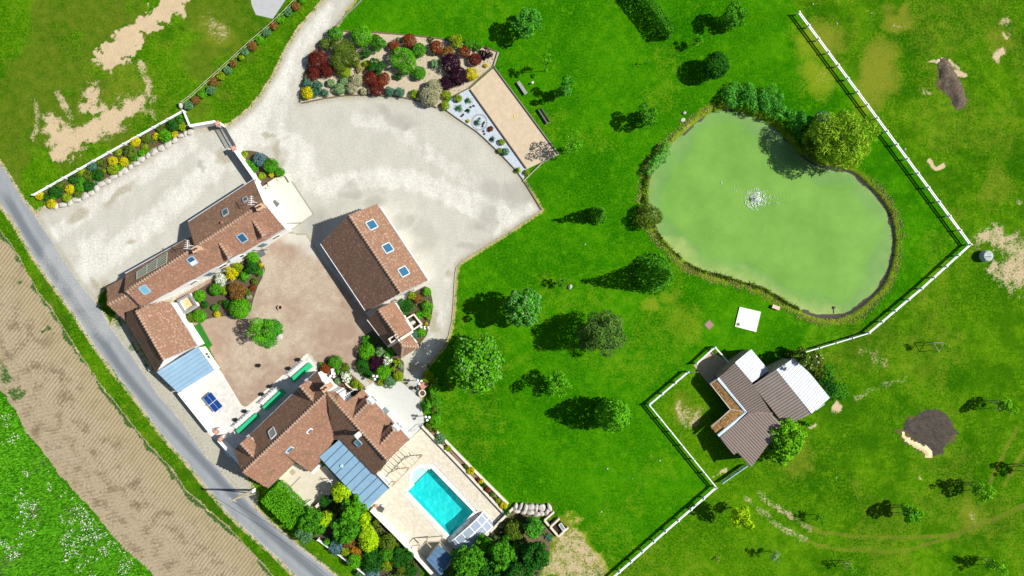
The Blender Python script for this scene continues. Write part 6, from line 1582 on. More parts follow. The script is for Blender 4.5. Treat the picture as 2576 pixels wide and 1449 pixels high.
# ================================================================== SHRUBS
ORD = ['first', 'second', 'third', 'fourth', 'fifth', 'sixth', 'seventh', 'eighth', 'ninth', 'tenth', 'eleventh', 'twelfth', 'thirteenth', 'fourteenth', 'fifteenth', 'sixteenth', 'seventeenth', 'eighteenth', 'nineteenth', 'twentieth', 'twenty first', 'twenty second', 'twenty third', 'twenty fourth', 'twenty fifth']
def shrub(o, r, pal, label, grp, h=None, kind='ball', flowers=None, size=.17, dens=1.6):
    """r in survey units"""
    r = r * 1.1; Rm = r * S; h = h or max(.35, min(2.6, Rm * 1.35)); size = max(.09, min(size, Rm * .30))
    return tree(o, r, h, kind, pal, label, grp, z0=.04, size=size, dens=dens, trunk=.04 + Rm * .02, lob=8, flowers=flowers, name='shrub', cat='shrub')
def blades(o, r, pal, label, grp, n=70, h=.9, wd=.09, name='shrub', cat='shrub', rows=3):
    """spiky plant: arching pointed leaves from one crown"""
    TSEED[0] += 1; R = np.random.RandomState(TSEED[0]); c = W(o, h * .4); L = r * S; t = thing(name, label, cat, (c.x, c.y, 0), grp)
    az = R.rand(n) * 6.283; el = R.rand(n); ln = L * (.7 + .4 * R.rand(n)); V = []
    dx, dy = np.cos(az), np.sin(az); hx = (.15 + .85 * el); zz = h * (1.05 - .75 * el)
    z0 = np.full(n, .05); s = wd * (.7 + .6 * R.rand(n)) / 2
    p0 = np.stack([dx * .05, dy * .05, z0], 1); pm = np.stack([dx * ln * hx * .55, dy * ln * hx * .55, zz * .85 + .1], 1); p1 = np.stack([dx * ln * hx, dy * ln * hx, np.maximum(.08, zz * (.9 - .35 * el))], 1)
    sd = np.stack([-dy * s, dx * s, 0 * s], 1)
    v = np.concatenate([np.stack([p0 - sd * .5, p0 + sd * .5, pm + sd, pm - sd], 1), np.stack([pm - sd, pm + sd, p1 + sd * .15, p1 - sd * .15], 1)]).reshape(-1, 3)
    mesh_obj('foliage', np_mesh('foliage', v, np.arange(len(v)).reshape(-1, 4)), leaf_mat(pal), t)
    MB().lathe((c.x, c.y, 0), ((.12, 0), (.10, h * .3), (0, h * .35)), 7).build('stem', M_BARK, t)
    return t

Q = .2502
g = 'shrubs in the large bed by the drive'
for x, y, r, pal, kind, lb in ((800,340,72,'green','ball','green shrub at the drive corner, top of the large bed'), (705,440,60,'olive','ball','olive shrub at the drive edge below the corner shrub'), (890,550,160,'olive','spread','very large dark olive conifer bush, biggest in the bed'),
    (1065,365,103,'bright','ball','big bright green ball at the top of the large bed'), (1235,430,80,'green','spread','tall loose green shrub right of the big bright ball'), (1192,375,32,'rust','ball','little rusty shrub squeezed behind the big bright ball'),
    (625,600,92,'red','ball','large dark red shrub at the drive edge'), (715,710,66,'red','ball','dark red shrub right below the largest red one'), (575,745,66,'red','ball','rounded red shrub at the lower drive edge'), (890,715,66,'yg','ball','yellow green ball below the huge olive bush'),
    (1015,640,34,'yg','ball','small yellow green shrub close by the huge olive bush'), (1115,650,42,'yg','ball','yellowish shrub between the huge olive bush and bed centre'), (1215,670,82,'dark','spread','dark green shrub above the red heart shaped pair'), (1545,415,70,'rust','ball','brownish red ball near the upper edging'),
    (1385,460,55,'rust','ball','brown red ball touching the central bright green dome'), (1490,600,138,'bright','round','central bright green dome, largest of the bright shrubs'), (1640,505,68,'green','ball','green ball at the upper right of the central dome'), (1640,735,66,'green','ball','green ball on open gravel below the central dome'),
    (1815,480,66,'rust','ball','brown red ball by itself on pale gravel near the upper edging'), (1930,525,56,'brown','ball','brownish shrub between two red ones'), (2100,520,54,'rust','ball','reddish ball under the golden green shrub'), (2010,420,76,'yg','round','golden green shrub poking past the upper edging'),
    (2150,440,55,'green','spread','low spreading green shrub on the upper edging'), (2230,470,45,'green','spread','low green end of the spreading row near the lawn tip'), (2310,540,66,'purple','sparse','wispy purple brown shrub at the lawn tip of the bed'), (2205,600,60,'red','ball','dark red ball next to the wispy purple shrub'),
    (1960,640,92,'purple','ball','dark purple shrub, upper one of the purple three'), (2040,765,88,'purple','ball','dark purple shrub beside the bright yellow ball'), (1915,840,66,'purple','ball','magenta purple shrub, lowest of the purple three'), (2165,745,64,'yellow','ball','bright yellow ball by the boules court corner'),
    (2310,660,20,'yellow','ball','tiny yellow tuft near the boules court corner'), (1800,640,48,'sage','spread','pale green shrub on gravel left of the purple three'), (1790,890,86,'cream','ball','cream coloured dome beside the purple shrubs'), (1750,970,95,'cream','ball','large cream dome hanging over the lower edging'),
    (1915,950,46,'yg','ball','yellow green ball near the pale blue gravel'), (1590,945,42,'yg','ball','mustard green ball on the lower edging left of the cream domes'), (1345,920,48,'teal','spread','left half of the teal pair on the lower edging'), (1450,930,52,'teal','spread','right half of the teal pair on the lower edging'),
    (1150,790,70,'red','ball','upper left lobe of the red heart shaped group'), (1280,795,64,'rust','ball','rusty upper right lobe of the red heart shaped group'), (1215,890,72,'red','ball','lower point of the red heart shaped group'), (1085,920,36,'cream','ball','small cream tuft left of the red heart'),
    (1010,810,62,'cream','ball','cream ball left of the red heart, upper of two'), (965,885,56,'cream','ball','cream ball left of the red heart, lower of two'), (840,895,55,'sage','ball','pale green ball on the lower edging near the teal cushions'), (890,820,42,'sage','ball','small pale green ball above the larger pale one'),
    (755,835,40,'sage','ball','pale green ball below the red shrubs'), (515,935,60,'yellow','ball','golden yellow ball in the pointed lower corner of the bed'), (520,840,52,'teal','spread','teal cushion above the golden ball'), (630,855,50,'teal','spread','teal cushion below the rounded red shrub'),
    (600,925,46,'teal','spread','teal cushion right next to the golden ball'), (695,930,42,'teal','spread','teal cushion on the lower edging'), (1420,770,42,'dark','sparse','sparse dark shrub on gravel right of the red heart'), (1110,530,56,'dark','spread','dark shrub in the shade of the big bright ball'),
    (1760,400,30,'olive','sparse','thin olive tuft near the upper edging'), (1440,400,26,'sage','spread','small grey green tuft between two brown red balls'), (1050,690,40,'straw','spread','dry tawny tuft in front of the huge olive bush')):
    shrub(T(1, 0, x, y), r * Q, pal, lb, g, kind=kind)
g = 'plants in the pale blue gravel'
for x, y, r, pal, lb in ((2035,990,36,'yg','small yellow shrub at the top of the pale blue gravel'), (1905,1065,42,'yg','yellow green shrub at the arc of the pale blue gravel'), (2360,1295,26,'rust','tiny rusty shrub on the pale blue gravel'), (2470,1430,30,'yg','small yellow green shrub half way down the pale blue gravel'), (2135,1215,18,'yellow','tiny yellow tuft beside the stone ring')):
    shrub(T(1, 0, x, y), r * Q, pal, lb, g)
for x, y, r, pal, lb in ((2135,1010,50,'grey','dark spiky plant next to the boules timber'), (2040,1085,56,'grey','spiky plant at the upper end of the pale blue gravel'), (2225,1232,48,'teal','spiky teal plant inside the stone ring'), (2380,1400,46,'teal','spiky teal plant below the rusty shrub'), (2130,1110,30,'dark','small dark spiky plant among the spiky ones')):
    blades(T(1, 0, x, y), r * Q, pal, lb, g, 60, .6)
blades(T(2, 1, 60, 265), 12, 'yg', 'golden striped spiky plant at the lower tip of the pale blue gravel', g, 80, .8, .13); shrub(T(2, 1, 150, 285), 7, 'yg', 'small round shrub beside the golden spiky plant', g); shrub(T(1, 1, 2510, 75), 9, 'teal', 'low blue green cushion near the lower part of the pale blue gravel', g); shrub(T(1, 1, 2455, 65), 7, 'yg', 'yellowish cushion next to the low blue green one', g)
g = 'shrubs behind the boulder row'
for i, x, y, r, pal, lb in ((0,1360,1420,52,'yellow','yellow shrub on the rail beside the dark boulder bed middle'), (0,1470,1390,46,'olive','olive shrub between two yellow ones in the boulder bed'), (0,1625,1290,46,'olive','olive shrub at the rail near the white wall'), (0,1735,1265,60,'dark','dark broad shrub at the rail near the white wall'),
    (0,1840,1275,43,'yg','yellow green ball closest to the white wall'), (0,1570,1370,34,'yellow','small yellow ball left of the bright green one'), (0,1660,1370,62,'bright','bright green ball between two small yellow balls'), (0,1755,1350,33,'yellow','small yellow ball right of the bright green one'), (0,1815,1195,42,'green','green shrub tucked in the corner of the rails'),
    (1,1190,80,36,'yg','mustard shrub under the rail, upper part of the boulder bed'), (1,1310,75,62,'olive','broad olive shrub in the upper boulder bed'), (1,1345,125,42,'green','green shrub just below the broad olive one'), (1,1455,30,32,'yg','yellow green ball by the boulders near the wall end'), (1,1425,85,33,'bright','bright low shrub touching the boulders'),
    (1,1015,175,44,'olive','olive shrub left of the twin yellow balls'), (1,1135,170,48,'yellow','left one of the twin yellow balls'), (1,1245,178,46,'yellow','right one of the twin yellow balls'), (1,1140,250,56,'yg','yellow green shrub in front of the twin yellow balls'), (1,1215,230,32,'bright','small bright shrub between twin balls and boulders'),
    (1,925,215,48,'teal','dark teal shrub on the rail'), (1,815,280,40,'yg','yellowish shrub on the rail left of the teal one'), (1,890,305,50,'olive','olive ball beside the darkest round shrub'), (1,985,310,56,'dark','darkest round shrub in the middle of the boulder bed'), (1,1050,270,22,'yg','small pale ball right of the darkest shrub'),
    (1,820,360,37,'green','green ball behind two dark balls'), (1,740,350,46,'dark','dark loose shrub by the rail'), (1,600,405,44,'olive','brownish olive shrub on the rail near the lane'), (1,700,455,46,'yellow','yellow ball surrounded by dark green ones'), (1,800,440,45,'green','mid green ball right of the surrounded yellow one'),
    (1,895,420,53,'dark','dark green ball next to the boulders'), (1,965,375,27,'sage','pale green tuft at the boulders'), (1,565,480,62,'dark','broad dark shrub near the lane end'), (1,675,540,44,'yg','mustard ball touching the boulders near the lane'), (1,785,510,37,'olive','low olive shrub beside boulders'),
    (1,400,520,42,'yellow','bright yellow shrub at the last fence post by the lane'), (1,455,530,36,'dark','dark shrub beside the bright yellow one at the post'), (1,540,525,38,'green','green shrub near the lane end boulders'), (1,520,600,46,'yellow','yellow ball in the lane end corner of the boulders')):
    shrub(T(0, i, x, y), r * Q, pal, lb, g, h=max(.4, r * Q * S * 1.1))
g = 'shrubs along the wire fence'
for i, x, y, r, pal, lb in ((0,1895,1060,45,'grey','grey green shrub at the fence corner by the white post'), (0,1970,1010,42,'brown','rusty shrub nearest the fence corner'), (0,2035,945,42,'bright','bright shrub between rusty and grey green ones near the corner'), (0,2120,905,46,'grey','grey green shrub below a second rusty one'), (0,2150,825,46,'brown','brown shrub at the second wire stake'),
    (0,2220,765,40,'yg','yellow green shrub half way along the wire'), (0,2290,705,42,'grey','grey green shrub under the third wire stake'), (0,2345,640,36,'brown','pale brown shrub half way along the wire'), (0,2430,580,27,'yg','small yellow green shrub above the brown one'), (0,2460,520,42,'grey','grey green shrub near the middle of the wire'), (0,2540,465,48,'brown','large brown shrub in the upper half of the wire'),
    (1,35,400,42,'bright','bright shrub right above the large brown one'), (1,105,320,46,'grey','grey green shrub at the fourth stake from the top'), (1,175,255,44,'brown','brown shrub under the grey hardstanding'), (1,245,185,46,'bright','bright shrub by the hardstanding corner'), (1,320,120,42,'grey','grey green shrub beside the hardstanding'), (1,400,60,46,'brown','brown shrub close to the top edge'), (1,465,10,32,'bright','bright shrub cut by the top edge')):
    shrub(T(0 if i == 0 else 1, 0, x, y), r * Q, pal, lb, g, h=.75)
g = 'shrubs in the small gate bed'
for i, x, y, r, pal, lb in ((1,40,155,66,'blue','powder blue round shrub in the small bed by the gate wall'), (1,150,215,72,'green','clipped dark green ball right of the powder blue shrub'), (1,60,320,36,'yg','yellowish shrub left of the stone forecourt wall'), (1,160,310,28,'yellow','small yellow shrub near the stone bench'), (1,240,285,46,'green','low green shrub in the tip of the small gate bed')):
    shrub(T(1, 1, x, y), r * Q, pal, lb, g)
shrub(T(0, 1, 2460, 105), 8, 'yg', 'small yellow shrub at the top of the small gate bed', g); shrub(T(0, 1, 2515, 205), 13, 'green', 'low hedge like shrub against the white garden wall', g, kind='spread'); shrub(T(0, 1, 2560, 245), 10, 'green', 'second low shrub against the white garden wall', g, kind='spread')
g = 'shrubs along the courtyard wall'; q = .27116
for x, y, r, pal, kind, lb in ((1395,780,57,'bright','ball','bright green shrub nearest the grey mat in the courtyard bed'), (1390,855,66,'dark','spread','dark green shrub below the bright one in the courtyard bed'), (1452,900,46,'green','spread','green shrub at the courtyard edge of the bed'), (1470,845,19,'yellow','ball','tiny yellow shrub at the bed edge by the courtyard'),
    (1255,870,50,'yg','spread','yellow green shrub close to the house wall'), (1205,920,66,'yellow','spread','big yellow shrub next to the white flowers'), (1415,995,30,'olive','ball','small olive ball by the courtyard edge'), (1055,1070,56,'green','ball','green ball under the white flowers'), (1140,1070,42,'yg','spread','yellow green shrub beside the brown bush'),
    (1250,1090,86,'brown','round','large copper brown bush in the courtyard bed'), (1345,1090,32,'olive','ball','olive ball right of the copper bush'), (1395,1058,29,'rust','ball','small rust red ball at the bed edge'), (905,1130,52,'bright','ball','green ball beside the walled sandy box'), (955,1210,33,'dark','ball','small dark ball below the ball by the sandy box'),
    (1050,1240,32,'green','ball','small green shrub in the middle of the bare mulch'), (1165,1205,46,'dark','spread','dark shrub left of the biggest ball'), (1280,1245,94,'bright','ball','biggest perfect green ball in the courtyard bed'), (1365,1145,26,'cream','ball','pale cream tuft above the biggest ball'), (1065,1300,29,'yellow','ball','small yellow ball at the lower mulch edge'),
    (905,1315,60,'bright','ball','green ball by the artificial turf strip'), (825,1330,46,'olive','ball','dark olive shrub against the wing wall'), (1100,1190,20,'olive','ball','tiny olive tuft in bare mulch')):
    shrub(s3(x, y), r * q, pal, lb, g, kind=kind)
shrub(s3(1110, 975), 16, 'sage', 'white flowering shrub against the long house wall', g, kind='spread', flowers=('white', .14, 1.1)); blades(s3(1312, 945), 22, 'green', 'fan palm in the courtyard bed beside the yellow shrub', g, 130, 1.3, .16)
g = 'shrubs at the barn gable'; q = .23103
for x, y, r, pal, kind, lb in ((805,170,45,'bright','ball','bright ball at the top corner of the barn bed'), (640,205,46,'yg','spread','yellow green shrub against the barn gable'), (575,320,85,'dark','spread','big dark bush behind the outhouse roof'), (712,235,50,'brown','spread','brownish bush in the middle of the barn bed'), (805,330,62,'bright','round','large bright bush along the path, barn bed'),
    (790,400,50,'bright','round','lower lobe of the bright bush along the path'), (720,420,40,'bright','ball','bright ball beside the walled pit'), (825,440,33,'yg','ball','yellow green tuft below the bright bush'), (795,515,19,'yellow','ball','tiny yellow plant by the stepping stones'), (740,612,46,'bright','ball','bright ball under the stepping stones'), (668,632,44,'teal','ball','blue green ball next to the hip roof')):
    shrub(s4(x, y), r * q, pal, lb, g, kind=kind)
g = 'shrubs in the round courtyard bed'
for x, y, r, pal, kind, lb in ((150,690,56,'green','spread','green shrub against the outhouse wall top of the round bed'), (145,815,85,'bright','ball','largest bright ball in the round bed'), (295,815,56,'sage','spread','pale variegated shrub in the round bed'), (395,825,56,'bright','ball','bright ball beside the hip roof corner'), (245,935,86,'purple','spread','dark purple bush in the middle of the round bed'),
    (105,975,72,'dark','ball','dark green ball on the courtyard side of the round bed'), (165,1060,46,'dark','spread','dark low shrub below the dark green ball'), (330,1040,76,'bright','ball','bright ball next to the white globe lamp'), (480,930,46,'yg','spread','yellow green shrub near the path, round bed'), (520,980,32,'sage','spread','pale small shrub at the path edge, round bed'),
    (430,1010,28,'yg','ball','small mustard shrub between two larger balls'), (490,1085,57,'yg','ball','olive yellow ball at the path end of the round bed'), (400,1140,68,'grey','spread','dark grey green shrub hanging over the white terrace'), (308,1150,42,'yg','ball','yellow green shrub below the bright ball by the lamp')):
    shrub(s4(x, y), r * q, pal, lb, g, kind=kind)
shrub(s4(372, 910), 13, 'green', 'white flowering shrub in the round bed', g, kind='spread', flowers=('white', .22, .9))
g = 'shrubs between terrace and lawn'
for p, r, pal, kind, lb in ((s4(800,1090), 15, 'yg', 'round', 'yellow green shrub at the path end of the lawn border'), (s4(880,1140), 10, 'yg', 'spread', 'smaller yellow green shrub behind the path end one'), (s4(890,1230), 16, 'bright', 'round', 'bright shrub beside the big round jar'), (s4(870,1330), 13, 'yg', 'spread', 'yellow green shrub above the lower globe lamp'), (T(1,2,1800,1120), 17, 'green', 'spread', 'green shrub between jar and yucca'),
    (T(1,2,1800,1325), 15, 'bright', 'ball', 'bright ball next to the lower globe lamp'), (T(1,2,1840,1240), 9, 'green', 'spread', 'small green shrub on the lawn edge by the yucca'), (T(1,2,1740,1390), 10, 'olive', 'spread', 'reddish olive shrub under the lower globe lamp'), (T(1,2,1800,1430), 8, 'olive', 'sparse', 'thin shrub at the start of the planting strip')): shrub(p, r, pal, lb, g, kind=kind)
blades(T(1,2,1725,1185), 25, 'green', 'dark spiky yucca clump throwing shade on the terrace', g, 150, 1.9, .16); blades(T(1,2,1790,1205), 18, 'olive', 'second spiky yucca behind the dark clump', g, 100, 1.5, .14)
g = 'shrubs in the raised planting strip'
for p, r, pal, kind, lb in ((s6(335,322), 13.5, 'grey', 'ball', 'grey green clipped ball overhanging the upper planting strip'), (s6(402,398), 9, 'yg', 'spread', 'yellow green shrub below the grey clipped ball'), (s6(548,548), 6, 'olive', 'spread', 'small dark tuft above the golden shrub'), (s6(586,585), 10, 'yellow', 'ball', 'golden shrub half way along the planting strip'), (s6(650,655), 5, 'rust', 'spread', 'little red tuft in the planting strip'),
    (s6(670,672), 7, 'yellow', 'ball', 'smaller golden shrub beside the dark green tuft'), (s6(690,698), 6, 'dark', 'ball', 'dark green tuft in the planting strip'), (s6(722,735), 8, 'rust', 'spread', 'pinkish shrub in the lower planting strip'), (s6(765,775), 8, 'olive', 'spread', 'olive shrub in the lower planting strip'), (s6(810,825), 8, 'yg', 'spread', 'green yellow shrub near the end of the planting strip'), (s6(855,868), 10, 'yellow', 'ball', 'yellow shrub at the end of the planting strip'), (s6(880,915), 9, 'dark', 'spread', 'dark shrub in the corner beside the boulder row')): shrub(p, r, pal, lb, g, kind=kind, h=1.0)
g = 'shrubs beside the large farmhouse'; q = .24448
for x, y, r, pal, kind, lb in ((1135,88,66,'green','ball','round dark green ball by the terrace corner'), (1032,152,52,'rust','ball','red tinged shrub left of the white slats'), (1000,122,36,'green','spread','green shrub at the tip of the farmhouse bed'), (1165,180,36,'green','spread','small green shrub above the hydrangea'), (1160,285,33,'sage','ball','pale variegated tuft by the farmhouse wall'),
    (1338,315,42,'yg','ball','yellow green shrub along the pinkish edging'), (1392,345,44,'yg','sparse','pale loose shrub at the end of the farmhouse bed'), (1240,350,32,'rust','sparse','dark red twiggy shrub below the hydrangea'), (1280,435,50,'dark','spread','dark low shrub in the shade of the roof verge'), (1240,150,52,'olive','spread','olive shrub behind the hydrangea')): shrub(s2(x, y), r * q, pal, lb, g, kind=kind)
shrub(s2(1248, 238), 15, 'green', 'white hydrangea beside the large farmhouse', g, kind='spread', flowers=('white', .26, 1.3))
def ground_cover(label, poly, pal, dens, seed, size=.22, hgt=.25, inner=.1):
    R = np.random.RandomState(seed); P = np.array(poly); lo, hi = P.min(0), P.max(0); n = int((hi - lo).prod() * dens)
    x = R.uniform(lo[0], hi[0], n); y = R.uniform(lo[1], hi[1], n); k = (sdf(x, y, poly) > inner) & (fbm(x, y, .5, 3, seed) > .42); x, y = x[k], y[k]; n = len(x)
    z = .06 + hgt * R.rand(n) * (.3 + fbm(x, y, 1.2, 2, seed + 1)); nn = R.normal(size=(n, 3)) * .5 + np.array([0, 0, 1.0]); nn /= np.linalg.norm(nn, axis=1)[:, None]; t = np.cross(nn, R.normal(size=(n, 3))); t /= np.linalg.norm(t, axis=1)[:, None]; s = np.cross(nn, t); q = size * (.5 + .8 * R.rand(n))[:, None] * .5; p = np.stack([x, y, z], 1)
    v = np.stack([p - t * q, p + s * q * .8, p + t * q, p - s * q * .8], 1).reshape(-1, 3)
    tag(mesh_obj('ground_cover', np_mesh('ground_cover', v, np.arange(n * 4).reshape(-1, 4)), leaf_mat(pal)), label, 'ground cover', kind='stuff')
ground_cover('low green ground cover between the shrubs behind the boulders', wxy(TT(0,0,1880,1200,1900,1290,1750,1400,1560,1470) + TT(0,1,1450,60,1210,240,1020,380,820,500,640,600,540,620,400,560,400,500,640,370,930,190,1230,30) + TT(0,0,1320,1420,1560,1300,1740,1210)), 'olive', 34, 31)
ground_cover('sparse low plants in the bed round the outhouse corner', wxy(SS(s4, 60,780, 130,640, 210,590, 330,700, 420,770, 510,890, 550,1000, 540,1100, 430,1180, 300,1180, 60,1060, 20,960)), 'green', 26, 32)
ground_cover('low leaves between shrubs at the barn gable', wxy(SS(s4, 560,280, 600,200, 780,105, 862,260, 850,450, 800,640, 700,745, 600,620, 560,420)), 'olive', 14, 33)
ground_cover('undergrowth under the thicket below the conservatory', wxy(SS(s5, 700,640, 1060,400, 1350,420, 1570,640, 2160,1270, 2160,1480, 1560,1500, 1280,1270, 920,990, 720,900)), 'olive', 38, 34, .3, .6)
ground_cover('undergrowth under the trees beyond the pool wall', wxy(SS(s6, 880,1010, 930,930, 1190,995, 1240,1080, 1240,1180, 1230,1300, 1120,1500, 400,1500, 520,1260, 720,1140)), 'dark', 22, 35, .3, .4)
ground_cover('small plants in the raised planting strip', wxy(SS(s6, 205,215, 260,250, 300,270, 880,865, 905,895, 850,925, 500,545)), 'olive', 18, 36, .2, .45)
ground_cover('dry tufts and weeds on the gravel of the big shrub bed', wxy(L_TOPBED), 'straw', 5, 37, .16, .2)
# island in the courtyard
g = 'plants of the courtyard island'
t_ = shrub(T(1, 2, 130, 440), 34, 'chest', 'flat ivy mat round the rock on the courtyard island', g, h=.5, kind='spread', size=.2); t_.name = 'shrub'
shrub(T(1, 2, 190, 380), 20, 'chest', 'upper corner of ivy on the courtyard island', g, h=.5, kind='spread'); shrub(T(1, 2, 90, 530), 20, 'chest', 'lower corner of ivy on the courtyard island', g, h=.5, kind='spread'); shrub(T(1, 2, 210, 440), 16, 'chest', 'ivy edge just above the island rock', g, h=.45, kind='spread')
tree((650, 832), 34, 4.2, 'sparse', 'bright', 'airy small tree growing on the courtyard island', g, 1.0, .2, .85, trunk=.08, lob=18)
# thicket below the conservatory and pool trees
g = 'trees and shrubs of the thicket'; 
for p, r, h, kind, pal, lb in ((s5(1375,590), 36, 5.2, 'lobed', 'bright', 'tall bright tree of the thicket against the conservatory roof'), (s5(1270,840), 38, 4.6, 'lobed', 'green', 'wide green tree in the heart of the thicket'), (s5(1210,385), 27, 4.0, 'round', 'lime', 'pale yellow bush at the patio wall'), (s5(840,770), 38, 4.4, 'lobed', 'green', 'broad green tree beside the clipped hedge'),
    (s5(760,900), 26, 3.2, 'spread', 'grey', 'grey green bush beside the lane, foot of the broad tree'), (s5(1010,740), 17, 3.6, 'column', 'lime', 'narrow golden bush between the two wide trees'), (s5(1500,720), 17, 3.0, 'spread', 'lime', 'golden bush between bright tree and pool wall'), (s5(1550,1000), 28, 3.0, 'ball', 'lime', 'rounded lime green conifer in the middle of the thicket'), (s5(1530,880), 20, 3.0, 'spread', 'lime', 'lime bush just above the rounded lime conifer'),
    (s5(1370,1255), 20, 2.2, 'ball', 'bright', 'bright ball beside the lane fence'), (s5(1385,1130), 15, 1.6, 'spread', 'orange', 'orange shrub above the bright ball at the fence'), (s5(1440,1200), 10, 1.3, 'spread', 'orange', 'small orange shrub right of the bright ball'), (s5(1255,1140), 12, 1.5, 'spread', 'yg', 'pale yellow green shrub at the fence'), (s5(1140,1085), 20, 1.5, 'spread', 'blue', 'grey blue shrub behind the lane fence'),
    (s5(1020,1020), 9, 1.2, 'ball', 'bright', 'small bright shrub at the top of the lane fence'), (s5(1290,1005), 20, 1.6, 'spread', 'brown', 'brownish low shrub below the wide green tree'), (s5(1780,1030), 23, 2.4, 'ball', 'olive', 'dark olive ball near the pool wall'), (s5(1780,1140), 20, 2.4, 'spread', 'green', 'green shrub below the dark olive ball'), (s5(1600,1240), 34, 2.2, 'spread', 'dark', 'wide dark shrub in the lower thicket'),
    (s5(1960,1200), 28, 2.2, 'spread', 'dark', 'wide dark shrub along the lower pool wall'), (s5(1780,1310), 16, 1.6, 'spread', 'yg', 'yellowish shrub between two wide dark ones'), (s5(1600,1380), 22, 1.6, 'spread', 'blue', 'grey blue shrub at the bottom edge of the thicket'), (s5(1870,1250), 10, 1.6, 'spread', 'orange', 'tawny shrub near the lower pool wall'), (s5(1980,1370), 20, 1.6, 'spread', 'olive', 'olive shrub at the bottom edge under the pool wall'), (s5(2080,1370), 18, 1.8, 'spread', 'dark', 'dark shrub in the last corner by the pool wall'), (s5(1640,775), 9, 1.0, 'spread', 'olive', 'low olive shrub along the upper pool wall'), (s5(1010,500), 16, 1.6, 'spread', 'dark', 'shaded bush behind the patio wall'), (s5(1440,1420), 10, 1.2, 'spread', 'grey', 'grey shrub at the lower fence end'),
    (s5(1180,960), 18, 2.0, 'spread', 'dark', 'shaded dark bush under the wide green tree')):
    tree(p, r, h, kind, pal, lb, g, .1, .24 if r > 20 else .18, 1.6, name='bush', cat='bush', lob=14, trunk=.09)
g = 'trees beyond the pool wall'
for p, r, h, kind, pal, lb in ((s6(560,1335), 48, 6.0, 'lobed', 'green', 'large tree overhanging the pool hut'), (s6(840,1255), 44, 5.6, 'lobed', 'green', 'large tree right behind the pool shelter'), (s6(1105,1265), 42, 5.6, 'lobed', 'dark', 'dark tree at the bare ground by the lawn'), (s6(1100,1050), 27, 3.8, 'lobed', 'chest', 'smaller green tree below the boulder row'), (s6(945,1075), 27, 2.6, 'ball', 'olive', 'dark clipped ball shrub behind the low pool wall'), (s6(700,1190), 26, 4.0, 'lobed', 'green', 'green tree leaning over the pool shelter'), (s6(700,1440), 50, 5.6, 'lobed', 'dark', 'dark tree at the bottom edge below the pool shelter'), (s6(960,1420), 46, 5.4, 'lobed', 'dark', 'dark tree at the bottom edge below the large trees'), (s6(480,1480), 30, 5.0, 'lobed', 'green', 'tree at the bottom edge beside the pool hut')):
    tree(p, r, h, kind, pal, lb, g, .4, .30, 1.7, lob=16, trunk=.16)
shrub(s6(1225, 1130), 11, 'teal', 'pale turquoise low plant beside the compost boxes', 'plants by the compost boxes', h=.3, kind='spread')

# ================================================================== STONES AND FURNITURE
def rock_mesh(seed, n=2):
    import bmesh
    bm = bmesh.new(); bmesh.ops.create_icosphere(bm, subdivisions=n, radius=1.0); R = random.Random(seed)
    pl = [(Vector((R.gauss(0, 1), R.gauss(0, 1), R.gauss(0, 1))).normalized(), R.uniform(.62, .9)) for _ in range(9)]
    for v in bm.verts:
        for nn, d in pl:
            k = v.co.dot(nn)
            if k > d: v.co -= nn * (k - d)
        v.co *= R.uniform(.96, 1.04)
    me = bpy.data.meshes.new('boulder'); bm.to_mesh(me); bm.free(); return me
gr = G('boulder_stone', .9); n1 = gr.noise(1.5, 5, .7); n2 = gr.noise(6, 4, .7); gr.col(gr.mix(gr.rng(n1, .35, .65), (.42, .40, .36), gr.mix(n2, (.58, .56, .53), (.27, .25, .21)))); gr.bump(n2, .6, .06); M_ROCK = gr.m
ROCKS = [rock_mesh(k) for k in range(6)]
for m in ROCKS: m.materials.append(M_ROCK)
def boulder(o, r, label, grp, h=.55, k=0, el=1.35, rz=0.5, name='boulder', cat='boulder'):
    c = W(o, h * .5); o_ = bpy.data.objects.new(name, ROCKS[k % 6]); COL.objects.link(o_); o_.location = (c.x, c.y, h * .36); o_.scale = (r * S * el, r * S / el * 1.1, h * .62); o_.rotation_euler = (0, 0, rz)
    return tag(o_, label, cat, grp)
bl = [(1, x, y, r) for x, y, r in ((560,625,30),(628,610,38),(705,590,34),(765,560,42),(850,525,40),(915,490,32),(970,445,36),(1020,400,42),(1085,372,33),(1140,328,38),(1205,298,31),(1250,268,36),(1310,228,28),(1370,195,35),(1420,150,38),(1485,115,28),(1545,80,38),(1622,40,36),(1680,8,38))] + [(0, x, y, r) for x, y, r in ((1690,1440,38),(1755,1410,33),(1815,1365,29),(1860,1342,26),(1912,1325,33))]
for i, (j, x, y, r) in enumerate(bl): boulder(T(0, j, x, y), r * Q * 1.02, ORD[i] + ' pale boulder from the lane end of the row below the white fence', 'boulders edging the gravel yard', .5, i, 1.2, .5 + random.Random(i).uniform(-.5, .5))
for i, (x, y, r, e, a) in enumerate(((955,878,26,1.3,1.2),(995,880,28,1.5,1.2),(1035,895,32,1.5,1.3),(1080,885,34,1.1,.2),(1122,895,30,1.4,1.2),(1170,890,36,1.1,.1),(1232,890,30,1.5,1.8),(962,918,28,1.3,0),(1020,925,26,1.2,.4),(1075,930,30,1.2,.2),(1128,945,30,1.3,0),(1170,938,26,1.3,-.6),(1212,925,30,1.4,1.0))):
    boulder(s6(x, y), r * .30667 * .95, (ORD[i] + ' white boulder of the upper tier from the pool wall end' if i < 7 else ORD[i - 7] + ' white boulder of the lower tier from the pool wall end'), 'white boulders beside the pool garden', .7, i, e, a)
